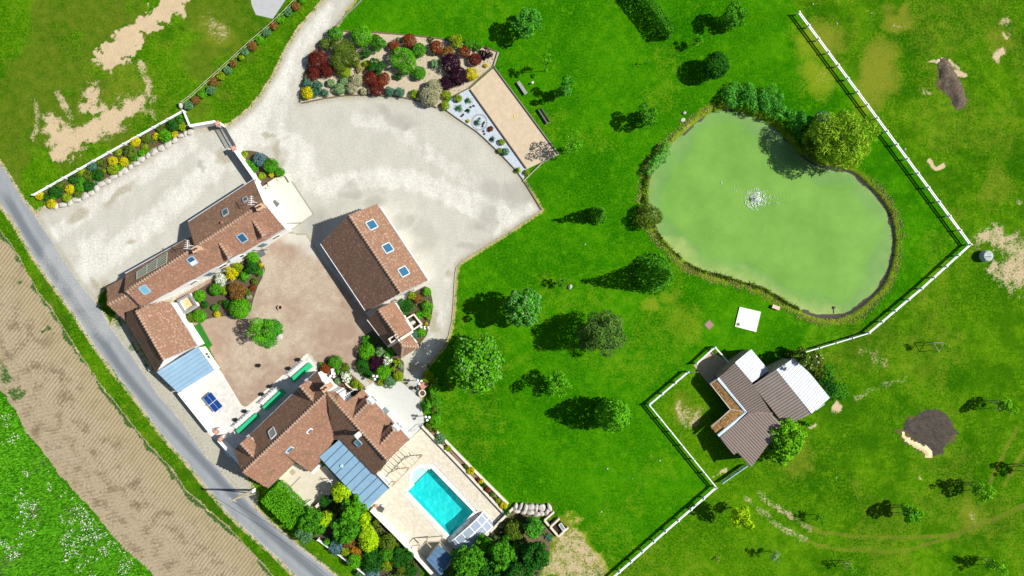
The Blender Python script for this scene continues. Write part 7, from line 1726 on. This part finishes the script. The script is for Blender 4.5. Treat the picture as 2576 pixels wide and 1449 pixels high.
boulder(T(1, 2, 237, 488), 9.5, 'single pale rock in the ivy of the courtyard island', 'loose rocks', .6, 2, 1.1); boulder(T(2, 1, 585, 1435), 6, 'grey stone on the lawn beside a small sapling', 'loose rocks', .5, 4, 1.1); boulder(s4(642, 505), 8, 'pale rock inside the walled pit', 'loose rocks', .5, 1, 1.2)
boulder(T(2, 0, 1735, 1135), 4.5, 'small pale stone on the upper left pond bank', 'loose rocks', .35, 3, 1.1); boulder(T(2, 0, 1720, 1205), 6, 'flat brown stone on the upper left pond bank', 'loose rocks', .2, 5, 1.3); boulder(T(0, 0, 1815, 1060), 7, 'white stone at the end of the wire fence', 'loose rocks', .8, 0, 1.0)
for i, (x, y) in enumerate(((2160,1075), (2190,1062), (2070,1165), (2085,1150), (2250,1190), (2285,1245), (2295,1230), (2290,1318), (2298,1345), (2280,1268))):
    boulder(T(1, 0, x, y), 3.0, ('dark stone among the spiky plants of the pale blue gravel, ' if i < 4 else 'dark stone by the stone ring of the pale blue gravel, ') + ORD[i] + ' from the top', 'dark stones on the pale blue gravel', .25, i, 1.1).data = ROCKS[i % 6]
dk_ = [rock_mesh(20 + k) for k in range(2)]
for m in dk_: m.materials.append(plain('dark_stone', (.05, .05, .05), .9, .3, 5))
for o in [o for o in SC.objects if o.get('group') == 'dark stones on the pale blue gravel']: o.data = dk_[0]
c = W(T(1, 0, 2250, 1228), .05); b = MB()
t_ = thing('stone_ring', 'ring of small stones round the teal spiky plant on pale blue gravel', 'stone ring', c)
for k in range(26):
    th = k * 2 * math.pi / 26; MB().box((c.x + 1.15 * math.cos(th), c.y + 1.15 * math.sin(th), .045), .2, .14, .08, th).build('stone', M_EDGE, t_)

# ping pong table
def pingpong():
    c = W(T(0, 2, 2141, 1146), .76); rz = math.atan2(-(1250 - 1110), 2160 - 2043); t = thing('table_tennis_table', 'dark blue table tennis table on the white terrace', 'table', (c.x, c.y, 0))
    a = Vector((math.cos(rz), math.sin(rz), 0)); s = Vector((-a.y, a.x, 0)); bl = plain('table_blue', (.008, .045, .20), .4, .08, 1); wl = plain('line_white', (.8, .8, .8)); c0 = Vector((c.x, c.y, .76))
    for sg in (-1, 1):
        m = c0 + a * (sg * .70); MB().bar(m - a * .68, m + a * .68, 1.525, .03).build('table_half', bl, t)
        MB().bar(m - a * .66 + Vector((0, 0, .018)), m + a * .66 + Vector((0, 0, .018)), .02, .004).build('centre_line', wl, t)
        for q in (-1, 1): MB().bar(m - a * .68 + s * (q * .75) + Vector((0, 0, .018)), m + a * .68 + s * (q * .75) + Vector((0, 0, .018)), .02, .005).build('side_line', wl, t)
        for q in (-1, 1): MB().tube([m + a * (sg * .35) + s * (q * .55) - Vector((0, 0, .02)), Vector((m.x, m.y, .04)) + a * (sg * .35) + s * (q * .55)], .03).build('leg', plain('black_steel', (.03, .03, .035), .5), t)
    MB().bar(c0 - s * .9 + Vector((0, 0, .09)), c0 + s * .9 + Vector((0, 0, .09)), .05, .15).build('net', wl, t)
pingpong()

# cloth covered tables with folding chairs
CH = None
def chair_proto(label, loc, rz):
    t = thing('folding_chair', label, 'chair', loc, 'white folding chairs at the green tables'); m = plain('white_slats', (.72, .73, .72), .5, .05); t.rotation_euler = (0, 0, 0); O_ = Vector(loc)
    for k in range(5): MB().bar(O_ + Vector((-.22, -.2 + k * .1, .45)), O_ + Vector((.22, -.2 + k * .1, .45)), .07, .02).build('seat_slat', m, t)
    for k in range(3): MB().bar(O_ + Vector((-.21, -.27 - k * .02, .62 + k * .1)), O_ + Vector((.21, -.27 - k * .02, .62 + k * .1)), .02, .07).build('back_slat', m, t)
    for x in (-.22, .22):
        MB().bar(O_ + Vector((x, .24, .0)), O_ + Vector((x, -.32, .86)), .04, .04).build('leg', m, t); MB().bar(O_ + Vector((x * .9, -.26, .0)), O_ + Vector((x * .9, .22, .45)), .035, .035).build('leg', m, t)
    t.rotation_euler = (0, 0, rz); return t
def cloth_table(c4, label, which, nch):
    global CH
    P = [W(s2(x, y), .76) for x, y in c4]; c = sum(P, Vector()) / 4; e = ((P[1] + P[2]) / 2 - (P[0] + P[3]) / 2); L = e.length; e.normalize(); s = Vector((-e.y, e.x, 0)); wd = ((P[3] - P[0]).length + (P[2] - P[1]).length) / 2 * .96
    t = thing('banquet_table', label, 'table', (c.x, c.y, 0), 'long green banquet tables'); gm = plain('green_cloth', (.020, .42, .17), .7, .08, 1.2)
    z = Vector((0, 0, 1)); c0 = Vector((c.x, c.y, 0)); R = random.Random(which); v = []; f = []; n = 28
    # draped cloth: top, folds hanging on all sides
    ring = []
    for k in range(n): ring.append((-L / 2 + L * k / n, -wd / 2))
    for k in range(8): ring.append((L / 2, -wd / 2 + wd * k / 8))
    for k in range(n): ring.append((L / 2 - L * k / n, wd / 2))
    for k in range(8): ring.append((-L / 2, wd / 2 - wd * k / 8))
    m = len(ring); v += [c0 + e * x + s * y + z * .77 for x, y in ring]
    for i, (x, y) in enumerate(ring):
        k = .05 + .06 * math.sin(i * 1.9) + R.uniform(0, .03); d = Vector((x / (L / 2), y / (wd / 2), 0)); dx = (1 if abs(d.x) > .99 else 0) * (1 if d.x > 0 else -1); dy = (1 if abs(d.y) > .99 else 0) * (1 if d.y > 0 else -1)
        v.append(c0 + e * (x + dx * k) + s * (y + dy * k) + z * .12)
    f.append(tuple(range(m))); f += [(i, i + m, (i + 1) % m + m, (i + 1) % m) for i in range(m)]
    MB().add(v, f).build('tablecloth', gm, t)
    for sx in (-1, 1):
        for sy in (-1, 1): MB().bar(c0 + e * (sx * (L / 2 - .2)) + s * (sy * (wd / 2 - .1)) + z * .03, c0 + e * (sx * (L / 2 - .2)) + s * (sy * (wd / 2 - .1)) + z * .75, .05, .05).build('leg', M_GUT, t)
    rz = math.atan2(e.y, e.x); side = s if s.dot(Vector((-1, 1, 0))) > 0 else -s
    nm = ('terrace corner', 'middle', 'lane end')[which]
    for i in range(nch):
        p = c0 + e * (-L / 2 + .35 + (L - .7) * i / (nch - 1)) + side * (wd / 2 + .42) + z * .05
        lb = ORD[i] + ' folding chair from the lane, on the courtyard side of the ' + nm + ' green table'
        yaw = math.atan2(-side.y, -side.x) - math.pi / 2
        if CH is None: CH = chair_proto(lb, p, yaw)
        else: dup(CH, p, yaw, lb)
cloth_table(((665, 262), (845, 108), (890, 135), (700, 300)), 'long table with green cloth nearest the terrace corner', 0, 7)
cloth_table(((380, 558), (565, 375), (612, 412), (415, 585)), 'long table with green cloth in the middle of the three', 1, 7)
cloth_table(((107, 800), (302, 622), (338, 655), (138, 825)), 'long table with green cloth nearest the lane', 2, 7)
# square lanterns along the courtyard edge
LN = None
for i, (p, lb) in enumerate(((s2(752,66), 'black square lantern at the terrace tip by the first green table'), (s2(655,157), 'black square lantern beside the lane end of the first green table'), (s2(463,342), 'black square lantern level with the top of the middle green table'), (s2(378,422), 'black square lantern beside the chairs of the middle green table'),
    (s2(199,597), 'black square lantern next to the rounded courtyard corner'), (s2(106,685), 'black square lantern closest to the table tennis table'), (s2(344,126), 'black square lantern standing alone out in the pink courtyard'))):
    c = W(p, .35); c.z = .04
    if LN is None:
        LN = thing('lantern', lb, 'lantern', c, 'black lanterns on the courtyard edge'); k = plain('black_iron', (.012, .012, .013), .5)
        MB().box(c, .42, .42, .06, 0).build('base', k, LN); MB().box(c + Vector((0, 0, .44)), .46, .46, .06, 0).build('lid', k, LN); MB().box(c + Vector((0, 0, .06)), .30, .30, .38, 0).build('glass', M_GLASSD, LN)
        for x in (-.17, .17):
            for y in (-.17, .17): MB().bar(c + Vector((x, y, .06)), c + Vector((x, y, .44)), .04, .04).build('bar', k, LN)
        MB().lathe(c + Vector((0, 0, .5)), ((.10, 0), (.04, .08), (0, .09)), 8).build('finial', k, LN); LN.rotation_euler = (0, 0, .6)
    else: dup(LN, c, .6 + i * .05, lb)
# globe lamps
def globes(o, label, n=3, h=2.3):
    c = W(o, h); t = thing('globe_lamp', label, 'lamp', (c.x, c.y, 0), 'white globe lamps'); k = plain('lamp_post', (.25, .25, .26), .5)
    MB().tube([(c.x, c.y, 0), (c.x, c.y, h - .1)], .05).build('post', k, t); gm = plain('opal_globe', (.82, .82, .82), .25, .02)
    for i in range(n):
        th = 2.1 * i + .4; p = Vector((c.x + .3 * math.cos(th), c.y + .3 * math.sin(th), h)); MB().bar((c.x, c.y, h - .2), p - Vector((0, 0, .2)), .04, .04).build('arm', k, t)
        MB().lathe(p - Vector((0, 0, .2)), ((.06, 0), (.17, .07), (.21, .2), (.17, .33), (.08, .40), (0, .41)), 12).build('globe', gm, t, smooth=True)
globes(s4(236, 1096), 'white globe lamp in the round courtyard bed'); globes(T(1, 2, 1642, 940), 'white globe lamp by the black barbecue'); globes(T(1, 2, 1722, 1305), 'white globe lamp at the lower end of the lawn border'); globes(T(1, 2, 765, 895), 'low white globe lamp beside the white slats at the farmhouse', 2, 1.0)
# barbecue, big jar, planks
c = W(T(1, 2, 1607, 1005), .9); t_ = thing('barbecue', 'black kettle barbecue at the edge of the white terrace', 'barbecue', (c.x, c.y, 0)); k = plain('black_enamel', (.010, .010, .012), .3)
MB().lathe((c.x, c.y, .55), ((.05, 0), (.22, .08), (.31, .25), (.31, .3)), 16).build('bowl', k, t_); MB().lathe((c.x, c.y, .85), ((.31, 0), (.26, .16), (.12, .24), (0, .26)), 16).build('lid', k, t_)
for i in range(3): 
    th = 2.1 * i; MB().tube([(c.x + .15 * math.cos(th), c.y + .15 * math.sin(th), .62), (c.x + .3 * math.cos(th), c.y + .3 * math.sin(th), .03)], .02).build('leg', M_GUT, t_)
c = W(T(1, 2, 1672, 1055), .5); t_ = thing('stone_trough', 'big round stone tub beside the bright shrub on the terrace edge', 'tub', (c.x, c.y, 0))
MB().lathe((c.x, c.y, 0), ((.45, 0), (.55, .3), (.55, .6), (.40, .6), (.36, .2), (0, .2)), 18).build('tub', M_CREAM, t_); MB().lathe((c.x, c.y, .2), ((.37, 0), (.37, .22), (0, .25)), 14).build('soil', M_SOIL, t_)
c = W(T(1, 2, 1690, 975), .4); t_ = thing('brick_plinth', 'low reddish brick block under the globe lamp by the barbecue', 'plinth', (c.x, c.y, 0)); MB().box((c.x, c.y, 0), 1.1, .8, .45, .6).build('block', M_BRICK, t_); MB().box((c.x, c.y, .45), 1.2, .9, .06, .6).build('top', plain('terracotta', (.42, .22, .14), .9, .2, 3), t_)
c = W(T(1, 2, 242, 193), .3); t_ = thing('flower_pot', 'small round clay pot alone on the courtyard gravel', 'pot', (c.x, c.y, 0)); MB().lathe((c.x, c.y, 0), ((.22, 0), (.32, .38), (.36, .42), (.30, .42), (.26, .3), (0, .3)), 16).build('pot_body', plain('pale_clay', (.52, .38, .28), .9, .1), t_); MB().lathe((c.x, c.y, .3), ((.27, 0), (.2, .03), (0, .04)), 12).build('soil', plain('black_soil', (.02, .016, .012), .95), t_)
c = W(s4(710, 746), .6); t_ = thing('water_butt', 'dark wooden barrel at the tip of the hipped outhouse roof', 'barrel', (c.x, c.y, 0)); MB().lathe((c.x, c.y, 0), ((.26, 0), (.32, .4), (.30, .8), (.26, .8), (.26, .65), (0, .65)), 14).build('barrel_body', plain('barrel_oak', (.12, .08, .05), .8, .3, 4), t_)
for z in (.15, .62): MB().lathe((c.x, c.y, z), ((.315, 0), (.325, .03), (.315, .06)), 14).build('hoop', k, t_)
for i, (x, y) in enumerate(((742, 556), (780, 558), (820, 558))):
    c = W(s4(x, y), .07); o_ = MB().box((c.x, c.y, .045), .26, .48, .05, .05).build('stepping_stone', M_WALL, loc=c); tag(o_, ('white stepping stone closest to the walled pit', 'middle one of three white stepping stones', 'white stepping stone nearest the gravel path')[i], 'stepping stone', 'white stepping stones')
c = W(s2(1110, 185), .1); t_ = thing('slatted_step', 'little flight of white slats in the farmhouse bed', 'steps', (c.x, c.y, 0))
for i in range(4): p = W(s2(1108 + i * 3, 163 + i * 16), .1); MB().box((p.x, p.y, .05), .62, .22, .10 + .06 * i, .05).build('slat', M_WALL, t_)
def bench(o, rz, label, L=2.2, wd=.5, c_=(.30, .29, .27), back=False):
    c = W(o, .45); t = thing('bench', label, 'bench', (c.x, c.y, 0), 'benches on the park lawn'); m = plain('bench_wood' + str(c_[0]), c_, .9, .25, 3); a = Vector((math.cos(rz), math.sin(rz), 0)); s = Vector((-a.y, a.x, 0)); c0 = Vector((c.x, c.y, 0))
    for k in range(3): MB().bar(c0 + s * ((k - 1) * wd / 3) - a * L / 2 + Vector((0, 0, .44)), c0 + s * ((k - 1) * wd / 3) + a * L / 2 + Vector((0, 0, .44)), wd / 3 - .015, .07).build('plank', m, t)
    for sg in (-1, 1): MB().bar(c0 + a * (sg * L * .36) - s * wd * .42 + Vector((0, 0, .2)), c0 + a * (sg * L * .36) + s * wd * .42 + Vector((0, 0, .2)), .14, .4).build('leg', m, t)
    if back:
        for z in (.62, .80): MB().bar(c0 + s * (wd * .62) - a * L / 2 + Vector((0, 0, z)), c0 + s * (wd * .62) + a * L / 2 + Vector((0, 0, z)), .05, .12).build('back_slat', m, t)
        for sg in (-1, 1): MB().bar(c0 + a * (sg * L * .42) + s * wd * .55 + Vector((0, 0, .02)), c0 + a * (sg * L * .42) + s * wd * .62 + Vector((0, 0, .88)), .06, .06).build('upright', m, t)
bench(T(2, 0, 102, 882), math.atan2(-(940 - 820), 145 - 65), 'plain grey bench on the lawn beside the boules court'); bench(T(2, 0, 322, 1168), math.atan2(-(1235 - 1095), 365 - 275), 'dark weathered bench with backrest under the loose green tree', 2.5, .5, (.16, .14, .12), True)
c = W(T(2, 0, 35, 1168), .06); b = MB(); n = 20
tag(b.tube([(c.x + .27 * math.cos(k * 2 * math.pi / n), c.y + .27 * math.sin(k * 2 * math.pi / n), .075) for k in range(n + 1)], .035, 6).build('hoop', plain('yellow_hoop', (.72, .60, .04), .5), loc=c), 'thin yellow ring lying on the boules court', 'ring')
c = W(T(2, 0, 208, 835), .3); t_ = thing('ground_lamp', 'small white marker post beside the upper bench', 'lamp', (c.x, c.y, 0)); MB().box((c.x, c.y, 0), .08, .08, .5).build('post', M_GUT, t_); MB().box((c.x, c.y, .5), .28, .28, .12, .4).build('head', M_WFRAME, t_)
# stone bench at the small gate bed
c = W(T(1, 1, 178, 385), .5); t_ = thing('stone_bench', 'carved beige stone bench at the edge of the concrete forecourt', 'bench', (c.x, c.y, 0)); c0 = Vector((c.x, c.y, 0)); a = Vector((math.cos(.55), math.sin(.55), 0)); s = Vector((-a.y, a.x, 0))
MB().bar(c0 - a * .75 + Vector((0, 0, .46)), c0 + a * .75 + Vector((0, 0, .46)), .5, .12).build('seat', M_CREAM, t_); MB().bar(c0 - a * .75 + s * .26 + Vector((0, 0, .72)), c0 + a * .75 + s * .26 + Vector((0, 0, .72)), .12, .5).build('backrest', M_CREAM, t_)
for sg in (-1, 1): MB().bar(c0 + a * (sg * .55) - s * .2 + Vector((0, 0, .2)), c0 + a * (sg * .55) + s * .2 + Vector((0, 0, .2)), .16, .4).build('leg', M_CREAM, t_); MB().bar(c0 + a * (sg * .78) - s * .22 + Vector((0, 0, .62)), c0 + a * (sg * .78) + s * .24 + Vector((0, 0, .62)), .12, .18).build('arm', M_CREAM, t_)
c = W(T(1, 1, 122, 435), .2); t_ = thing('stone_urn', 'small beige stone urn at the foot of the stone bench', 'urn', (c.x, c.y, 0)); MB().lathe((c.x, c.y, .03), ((.16, 0), (.10, .1), (.22, .3), (.26, .4), (.20, .4), (0, .32)), 12).build('urn_body', M_CREAM, t_)
# things on the lawn near the pond
c = W(T(2, 2, 2372, 312), .15); t_ = thing('concrete_slab', 'white square concrete slab on the lawn above the stable', 'slab', (c.x, c.y, 0)); P = [W(T(2, 2, x, y), .18) for x, y in ((2290,187), (2503,237), (2455,440), (2242,385))]
MB().prism(P, .2).build('slab_body', plain('white_concrete', (.70, .69, .63), .9, .06, .8), t_); p = W(T(2, 2, 2275, 362), .2); MB().box((p.x, p.y, .181), .55, .55, .03, .25).build('hatch_frame', plain('hatch_grey', (.36, .35, .31)), t_); MB().box((p.x, p.y, .211), .26, .26, .04, .25).build('hatch_lid', plain('hatch_dark', (.05, .05, .05)), t_)
c = W(T(2, 2, 1982, 368), .02); t_ = thing('manhole_cover', 'brown square cover plate set in the lawn', 'cover', c); MB().box((c.x, c.y, .0), 1.15, 1.15, .04, .75).build('rim', plain('rust_rim', (.18, .12, .09)), t_); MB().box((c.x, c.y, .04), 1.0, 1.0, .02, .75).build('plate', plain('rust_plate', (.27, .18, .14), .9, .15, 3), t_)
bench(T(3, 2, 82, 192), -.32, 'pinkish plank bench near the lower pond bank', 1.15, .55, (.60, .45, .37))
c = W(T(2, 2, 580, 5), .2)
# floating gauge / pump pipe
a_, b_ = W(T(3, 2, 682, 195), .1), W(T(3, 2, 722, 250), .3); t_ = thing('pond_pipe', 'thin pale pipe with dark float reaching into the pond', 'pipe', (a_.x, a_.y, -.4)); MB().tube([(a_.x, a_.y, -.35), (b_.x, b_.y, .1)], .07).build('pipe', plain('pipe_olive', (.46, .52, .30)), t_); MB().lathe((a_.x, a_.y, -.45), ((.2, 0), (.2, .16), (0, .2)), 10).build('float', plain('float_dark', (.05, .06, .05)), t_)
# fountain
f0 = W(FOUNT, -.45); f0.z = -.47; t_ = thing('fountain', 'small splashing fountain in the pond', 'fountain', f0); wm = plain('foam_white', (.80, .84, .80), .4, .03)
MB().lathe(f0, ((.28, 0), (.22, .14), (.06, .18), (.06, .3)), 10).build('nozzle', plain('nozzle_grey', (.3, .33, .3)), t_)
R = np.random.RandomState(4)
def drops(nm, n, rad, hmax, s0, s1, off=(0, 0), el=1.0):
    v = []; f = []
    for i in range(n):
        th = R.rand() * 6.283; q = rad * R.rand() ** .8; hh = hmax * max(0.0, 1 - q / rad) * R.rand(); s = s0 + (s1 - s0) * R.rand(); p = f0 + Vector((math.cos(th) * q * el + off[0], math.sin(th) * q + off[1], .03 + hh)); b0 = len(v)
        v += [p + Vector((s, 0, 0)), p + Vector((0, s, 0)), p + Vector((-s, 0, 0)), p + Vector((0, -s, 0)), p + Vector((0, 0, s)), p + Vector((0, 0, -s))]
        f += [(b0, b0 + 1, b0 + 4), (b0 + 1, b0 + 2, b0 + 4), (b0 + 2, b0 + 3, b0 + 4), (b0 + 3, b0, b0 + 4), (b0 + 1, b0, b0 + 5), (b0 + 2, b0 + 1, b0 + 5), (b0 + 3, b0 + 2, b0 + 5), (b0, b0 + 3, b0 + 5)]
    o = MB().add(v, f).build(nm, wm, t_); o['kind'] = 'stuff'
drops('water_jet', 160, .8, 1.0, .04, .11); drops('splashes', 420, 1.7, .06, .03, .10); drops('splashes', 26, 1.2, .05, .03, .10, (2.0, .2), 1.2); drops('splashes', 10, .7, .05, .03, .09, (-3.2, 1.7)); drops('splashes', 5, .25, .05, .05, .12, (-5.1, 2.5)); drops('splashes', 8, .5, .05, .03, .1, (3.2, -.6))
# slotted feeder in the paddock
c = W(T(3, 1, 2197, 1125), .7); t_ = thing('feeder', 'round whitish slotted feeder tub on bare ground beyond the fence corner', 'feeder', (c.x, c.y, 0)); fm = plain('feeder_white', (.36, .41, .40), .6, .1, 2)
MB().lathe((c.x, c.y, 0), ((.72, 0), (.86, .3), (.86, .95), (.72, 1.15)), 12).build('drum', fm, t_); MB().lathe((c.x, c.y, 1.15), ((.72, 0), (.66, .03), (0, .03)), 12).build('top', fm, t_)
for k in range(4):
    for j in range(5 if k % 2 else 6): MB().box((c.x - .42 + j * .17 + (k % 2) * .08 - .05 * k, c.y + .42 - k * .28, 1.181), .11, .15 if k == 2 else .05, .012, -.35).build('slot', plain('slot_dark', (.03, .035, .035)), t_)
# burnt ash patch, soil heap
def mound(name, label, pts, h, mat, cat, seed=0):
    poly = smooth_line(wxy(pts), 4, True); P = np.array(poly); xs = np.arange(P[:, 0].min() - .3, P[:, 0].max() + .3, .22); ys = np.arange(P[:, 1].min() - .3, P[:, 1].max() + .3, .22); gx, gy = np.meshgrid(xs, ys, indexing='ij'); px, py = gx.ravel(), gy.ravel()
    jx = (fbm(px, py, 1.2, 3, seed + 4) - .5) * 1.3; d = sdf(px + jx, py - jx, poly); z = .006 + h * sstep(0, 1.1, d) * (.35 + 1.2 * fbm(px, py, 1.1, 4, seed)) ; idx = np.arange(len(px)).reshape(len(xs), len(ys)); F = np.stack([idx[:-1, :-1], idx[1:, :-1], idx[1:, 1:], idx[:-1, 1:]], -1).reshape(-1, 4)
    F = F[(d[F] > -.05).all(1)]; u = np.unique(F); mp = np.zeros(len(px), int); mp[u] = np.arange(len(u)); c = (float(px[u].mean()), float(py[u].mean()), 0)
    o = mesh_obj(name, np_mesh(name, np.stack([px - c[0], py - c[1], z], 1)[u], mp[F], True), mat); o.location = c; return tag(o, label, cat)
def dirt(name, a, b, c_):
    q = G(name, 1.0); q.b.inputs['Specular IOR Level'].default_value = .0; n1 = q.noise(1.2, 5, .7); n2 = q.noise(5, 4, .7); q.col(q.mix(q.rng(n2, .55, .75), q.mix(q.rng(n1, .3, .7), a, b), c_)); q.bump(n2, .8, .1); return q.m
mound('soil_heap', 'long dark heap of dug earth in the upper right paddock', TT(3,0,1715,610,1790,585,1860,680,1935,800,1985,960,1985,1080,1870,1095,1830,990,1720,880,1700,700), .45, dirt('dug_earth', (.065, .050, .038), (.14, .11, .08), (.36, .30, .21)), 'soil heap', 3)
mound('sand_heap', 'small pale sand heap at the head of the dark earth heap', TT(3,0,1660,590,1740,565,1780,585,1720,640,1670,640), .25, M_SAND, 'sand heap', 5)
sh_ = mound('ash_patch', 'round grey ash patch in the lower right paddock', TT(3,2,1330,1449,1400,1330,1560,1220,1700,1215,1820,1290,1890,1430) + TT(3,3,1890,50,1780,160,1660,240,1600,150,1480,100,1400,20), .06, dirt('ash', (.040, .038, .037), (.085, .070, .056), (.17, .13, .08)), 'ash patch', 7); sh_['kind'] = 'structure'
mound('sand_heap', 'crescent of yellow sand along the ash patch', TT(3,3,1320,0,1380,-10,1400,50,1500,90,1560,130,1630,160,1640,220,1590,270,1540,200,1420,130,1350,70), .3, plain('yellow_sand', (.60, .50, .30), .95, .15, 2, bump=.3), 'sand heap', 9)
# compost boxes
c = W(s6(1290, 1040), .5); t_ = thing('compost_box', 'three sided block compost bay with solar panel beside the boulders', 'compost bay', (c.x, c.y, 0)); bw = plain('block_cream', (.60, .54, .42), .9, .15, 2)
for p, q, z in (((1190, 995), (1268, 928), .7), ((1190, 995), (1306, 1128), .55), ((1238, 1052), (1312, 982), .75), ((1306, 1128), (1386, 1055), .6)): MB().bar(W(s6(*p), z) - Vector((0, 0, z / 2)), W(s6(*q), z) - Vector((0, 0, z / 2)), .26, z).build('block_wall', bw, t_)
MB().sheet([(W(s6(x, y)).x, W(s6(x, y)).y) for x, y in ((1195,1000), (1310,985), (1382,1056), (1306,1125))], (), .08).build('compost', plain('compost_black', (.022, .018, .014), .95, .4, 4, bump=.6), t_)
p = W(s6(1335, 1048), .62); pr = MB().box((p.x, p.y, .55), .55, 1.15, .05, .6).build('panel_frame', M_WFRAME, t_); MB().box((p.x, p.y, .60), .42, 1.02, .012, .6).build('panel_face', plain('panel_grey', (.22, .24, .27), .3), pr)
# utility pole and cable over the lane
top, base = W(T(0, 3, 2330, 690), 8.0), W(T(0, 3, 2545, 585), 0); t_ = thing('utility_pole', 'leaning wooden utility pole beside the lane', 'utility pole', base); pm = plain('weathered_pole', (.40, .34, .25), .9, .2, 3)
MB().tube([base, top], .17, 9, .12).build('pole', pm, t_); MB().tube([base + Vector((.45, -.5, 0)), base + (top - base) * .82], .09, 7, .07).build('strut', pm, t_); MB().bar(top + Vector((-.5, .25, -.3)), top + Vector((.5, -.25, -.3)), .09, .09).build('crossarm', plain('grey_arm', (.45, .45, .42)), t_); MB().box(base + Vector((.15, .0, 0)), .5, .5, .5, .4).build('footing', M_WALL, t_)
e = W((1000, 1560), 7.4); pts = [top + (e - top) * (k / 14) - Vector((0, 0, 1.2 * math.sin(math.pi * k / 14))) for k in range(15)]
tag(MB().tube(pts, .025, 5).build('overhead_cable', plain('cable_black', (.03, .03, .035)), loc=top), 'dark overhead cable sagging along the lane verge', 'cable')
# pool side clutter
c = W(s5(1702, 612), .4); t_ = thing('storage_box', 'dark storage box with grey cover by the white pool wall', 'storage box', (c.x, c.y, .03)); MB().box((c.x, c.y, .03), .75, .6, .5, -.5).build('box_body', plain('box_dark', (.05, .05, .05)), t_); MB().box((c.x, c.y, .53), .8, .65, .05, -.5).build('lid', plain('box_lid', (.08, .08, .075)), t_)
c = W(s5(1718, 570), .5); t_ = thing('pool_cover_bag', 'crumpled pale blue bag beside the storage box', 'bag', (c.x, c.y, .03)); o_ = bpy.data.objects.new('bag_body', ROCKS[1].copy()); o_.data.materials.clear(); o_.data.materials.append(plain('blue_bag', (.42, .55, .68), .6, .15, 3)); COL.objects.link(o_); o_.parent = t_; o_.location = (0, 0, .2); o_.scale = (.32, .25, .25)
c = W(s5(1640, 575), .5); t_ = thing('garden_stool', 'small brown stool at the conservatory corner', 'stool', (c.x, c.y, .03)); MB().box((c.x, c.y, .40), .4, .4, .06, .4).build('seat', plain('terracotta', (.42, .22, .14)), t_)
for x in (-.14, .14):
    for y in (-.14, .14): MB().bar((c.x + x, c.y + y, .03), (c.x + x, c.y + y, .40), .05, .05).build('leg', plain('terracotta', (.42, .22, .14)), t_)
c = W(s5(1058, 252), 1.6); t_ = thing('rotary_dryer', 'white folded rotary dryer standing on the shaded patio', 'clothes dryer', (c.x, c.y, .03)); MB().tube([(c.x, c.y, .03), (c.x, c.y, 1.8)], .04).build('post', M_WFRAME, t_)
for th in (.5, 2.1, 3.7, 5.2): MB().bar((c.x, c.y, 1.75), (c.x + .55 * math.cos(th), c.y + .3 * math.sin(th), 1.7), .08, .06).build('arm', M_WFRAME, t_)
c = W(s5(745, 555), .8); t_ = thing('garden_gate', 'white slim gate frame at the foot of the patio', 'gate', (c.x, c.y, .03)); a_, b_ = W(s5(705, 585), .9), W(s5(822, 505), .9); a_.z = b_.z = 0
for z in (.3, .95): MB().bar(a_ + Vector((0, 0, z)), b_ + Vector((0, 0, z)), .06, .06).build('rail', M_WFRAME, t_)
for k_ in range(6): q_ = a_ + (b_ - a_) * (k_ / 5); MB().bar(q_ + Vector((0, 0, .03)), q_ + Vector((0, 0, 1.0)), .05, .05).build('bar', M_WFRAME, t_)
# low handrail by the lower globe lamp
t_ = thing('hand_rail', 'thin grey metal handrail where the white terrace meets the pool terrace', 'handrail', W(T(1, 2, 1600, 1430))); P = [W(T(1, 2, x, y), .9) for x, y in ((1660, 1375), (1590, 1435), (1560, 1449))] 
for a, b in zip(P[:-1], P[1:]): MB().bar(a, b, .06, .06).build('rail', M_GUT, t_)
for p in P: MB().bar((p.x, p.y, .03), p, .05, .05).build('post', M_GUT, t_)
for i, (o, lb) in enumerate((((2022, 885), 'x'),)): pass
# loose white lumps on lawn and paddock
for i, (p, r, lb) in enumerate(((T(2,3,960,370), 2.6, 'white stone lying alone in the lower lawn'), (T(2,3,1485,288), 2.4, 'pale stone on the lawn left of the paddock fence'), (T(2,3,895,803), 2.4, 'pale stone with dark shadow low on the lawn'), (T(2,3,1208,470), 1.6, 'tiny pale stone in the middle of the lower lawn'), (T(3,0,693,238), 2.4, 'white stone beyond the top of the long fence'), (T(3,0,455,40), 2.2, 'white stone at the top edge beyond the fence'), (T(3,1,1380,50), 2.6, 'pale stone right beside the long fence'), (T(2,1,735,1008), 2.2, 'white pebble on the lawn below the cone tree'))):
    boulder(p, r, lb, 'small stones in the grass', .18, i, 1.1)
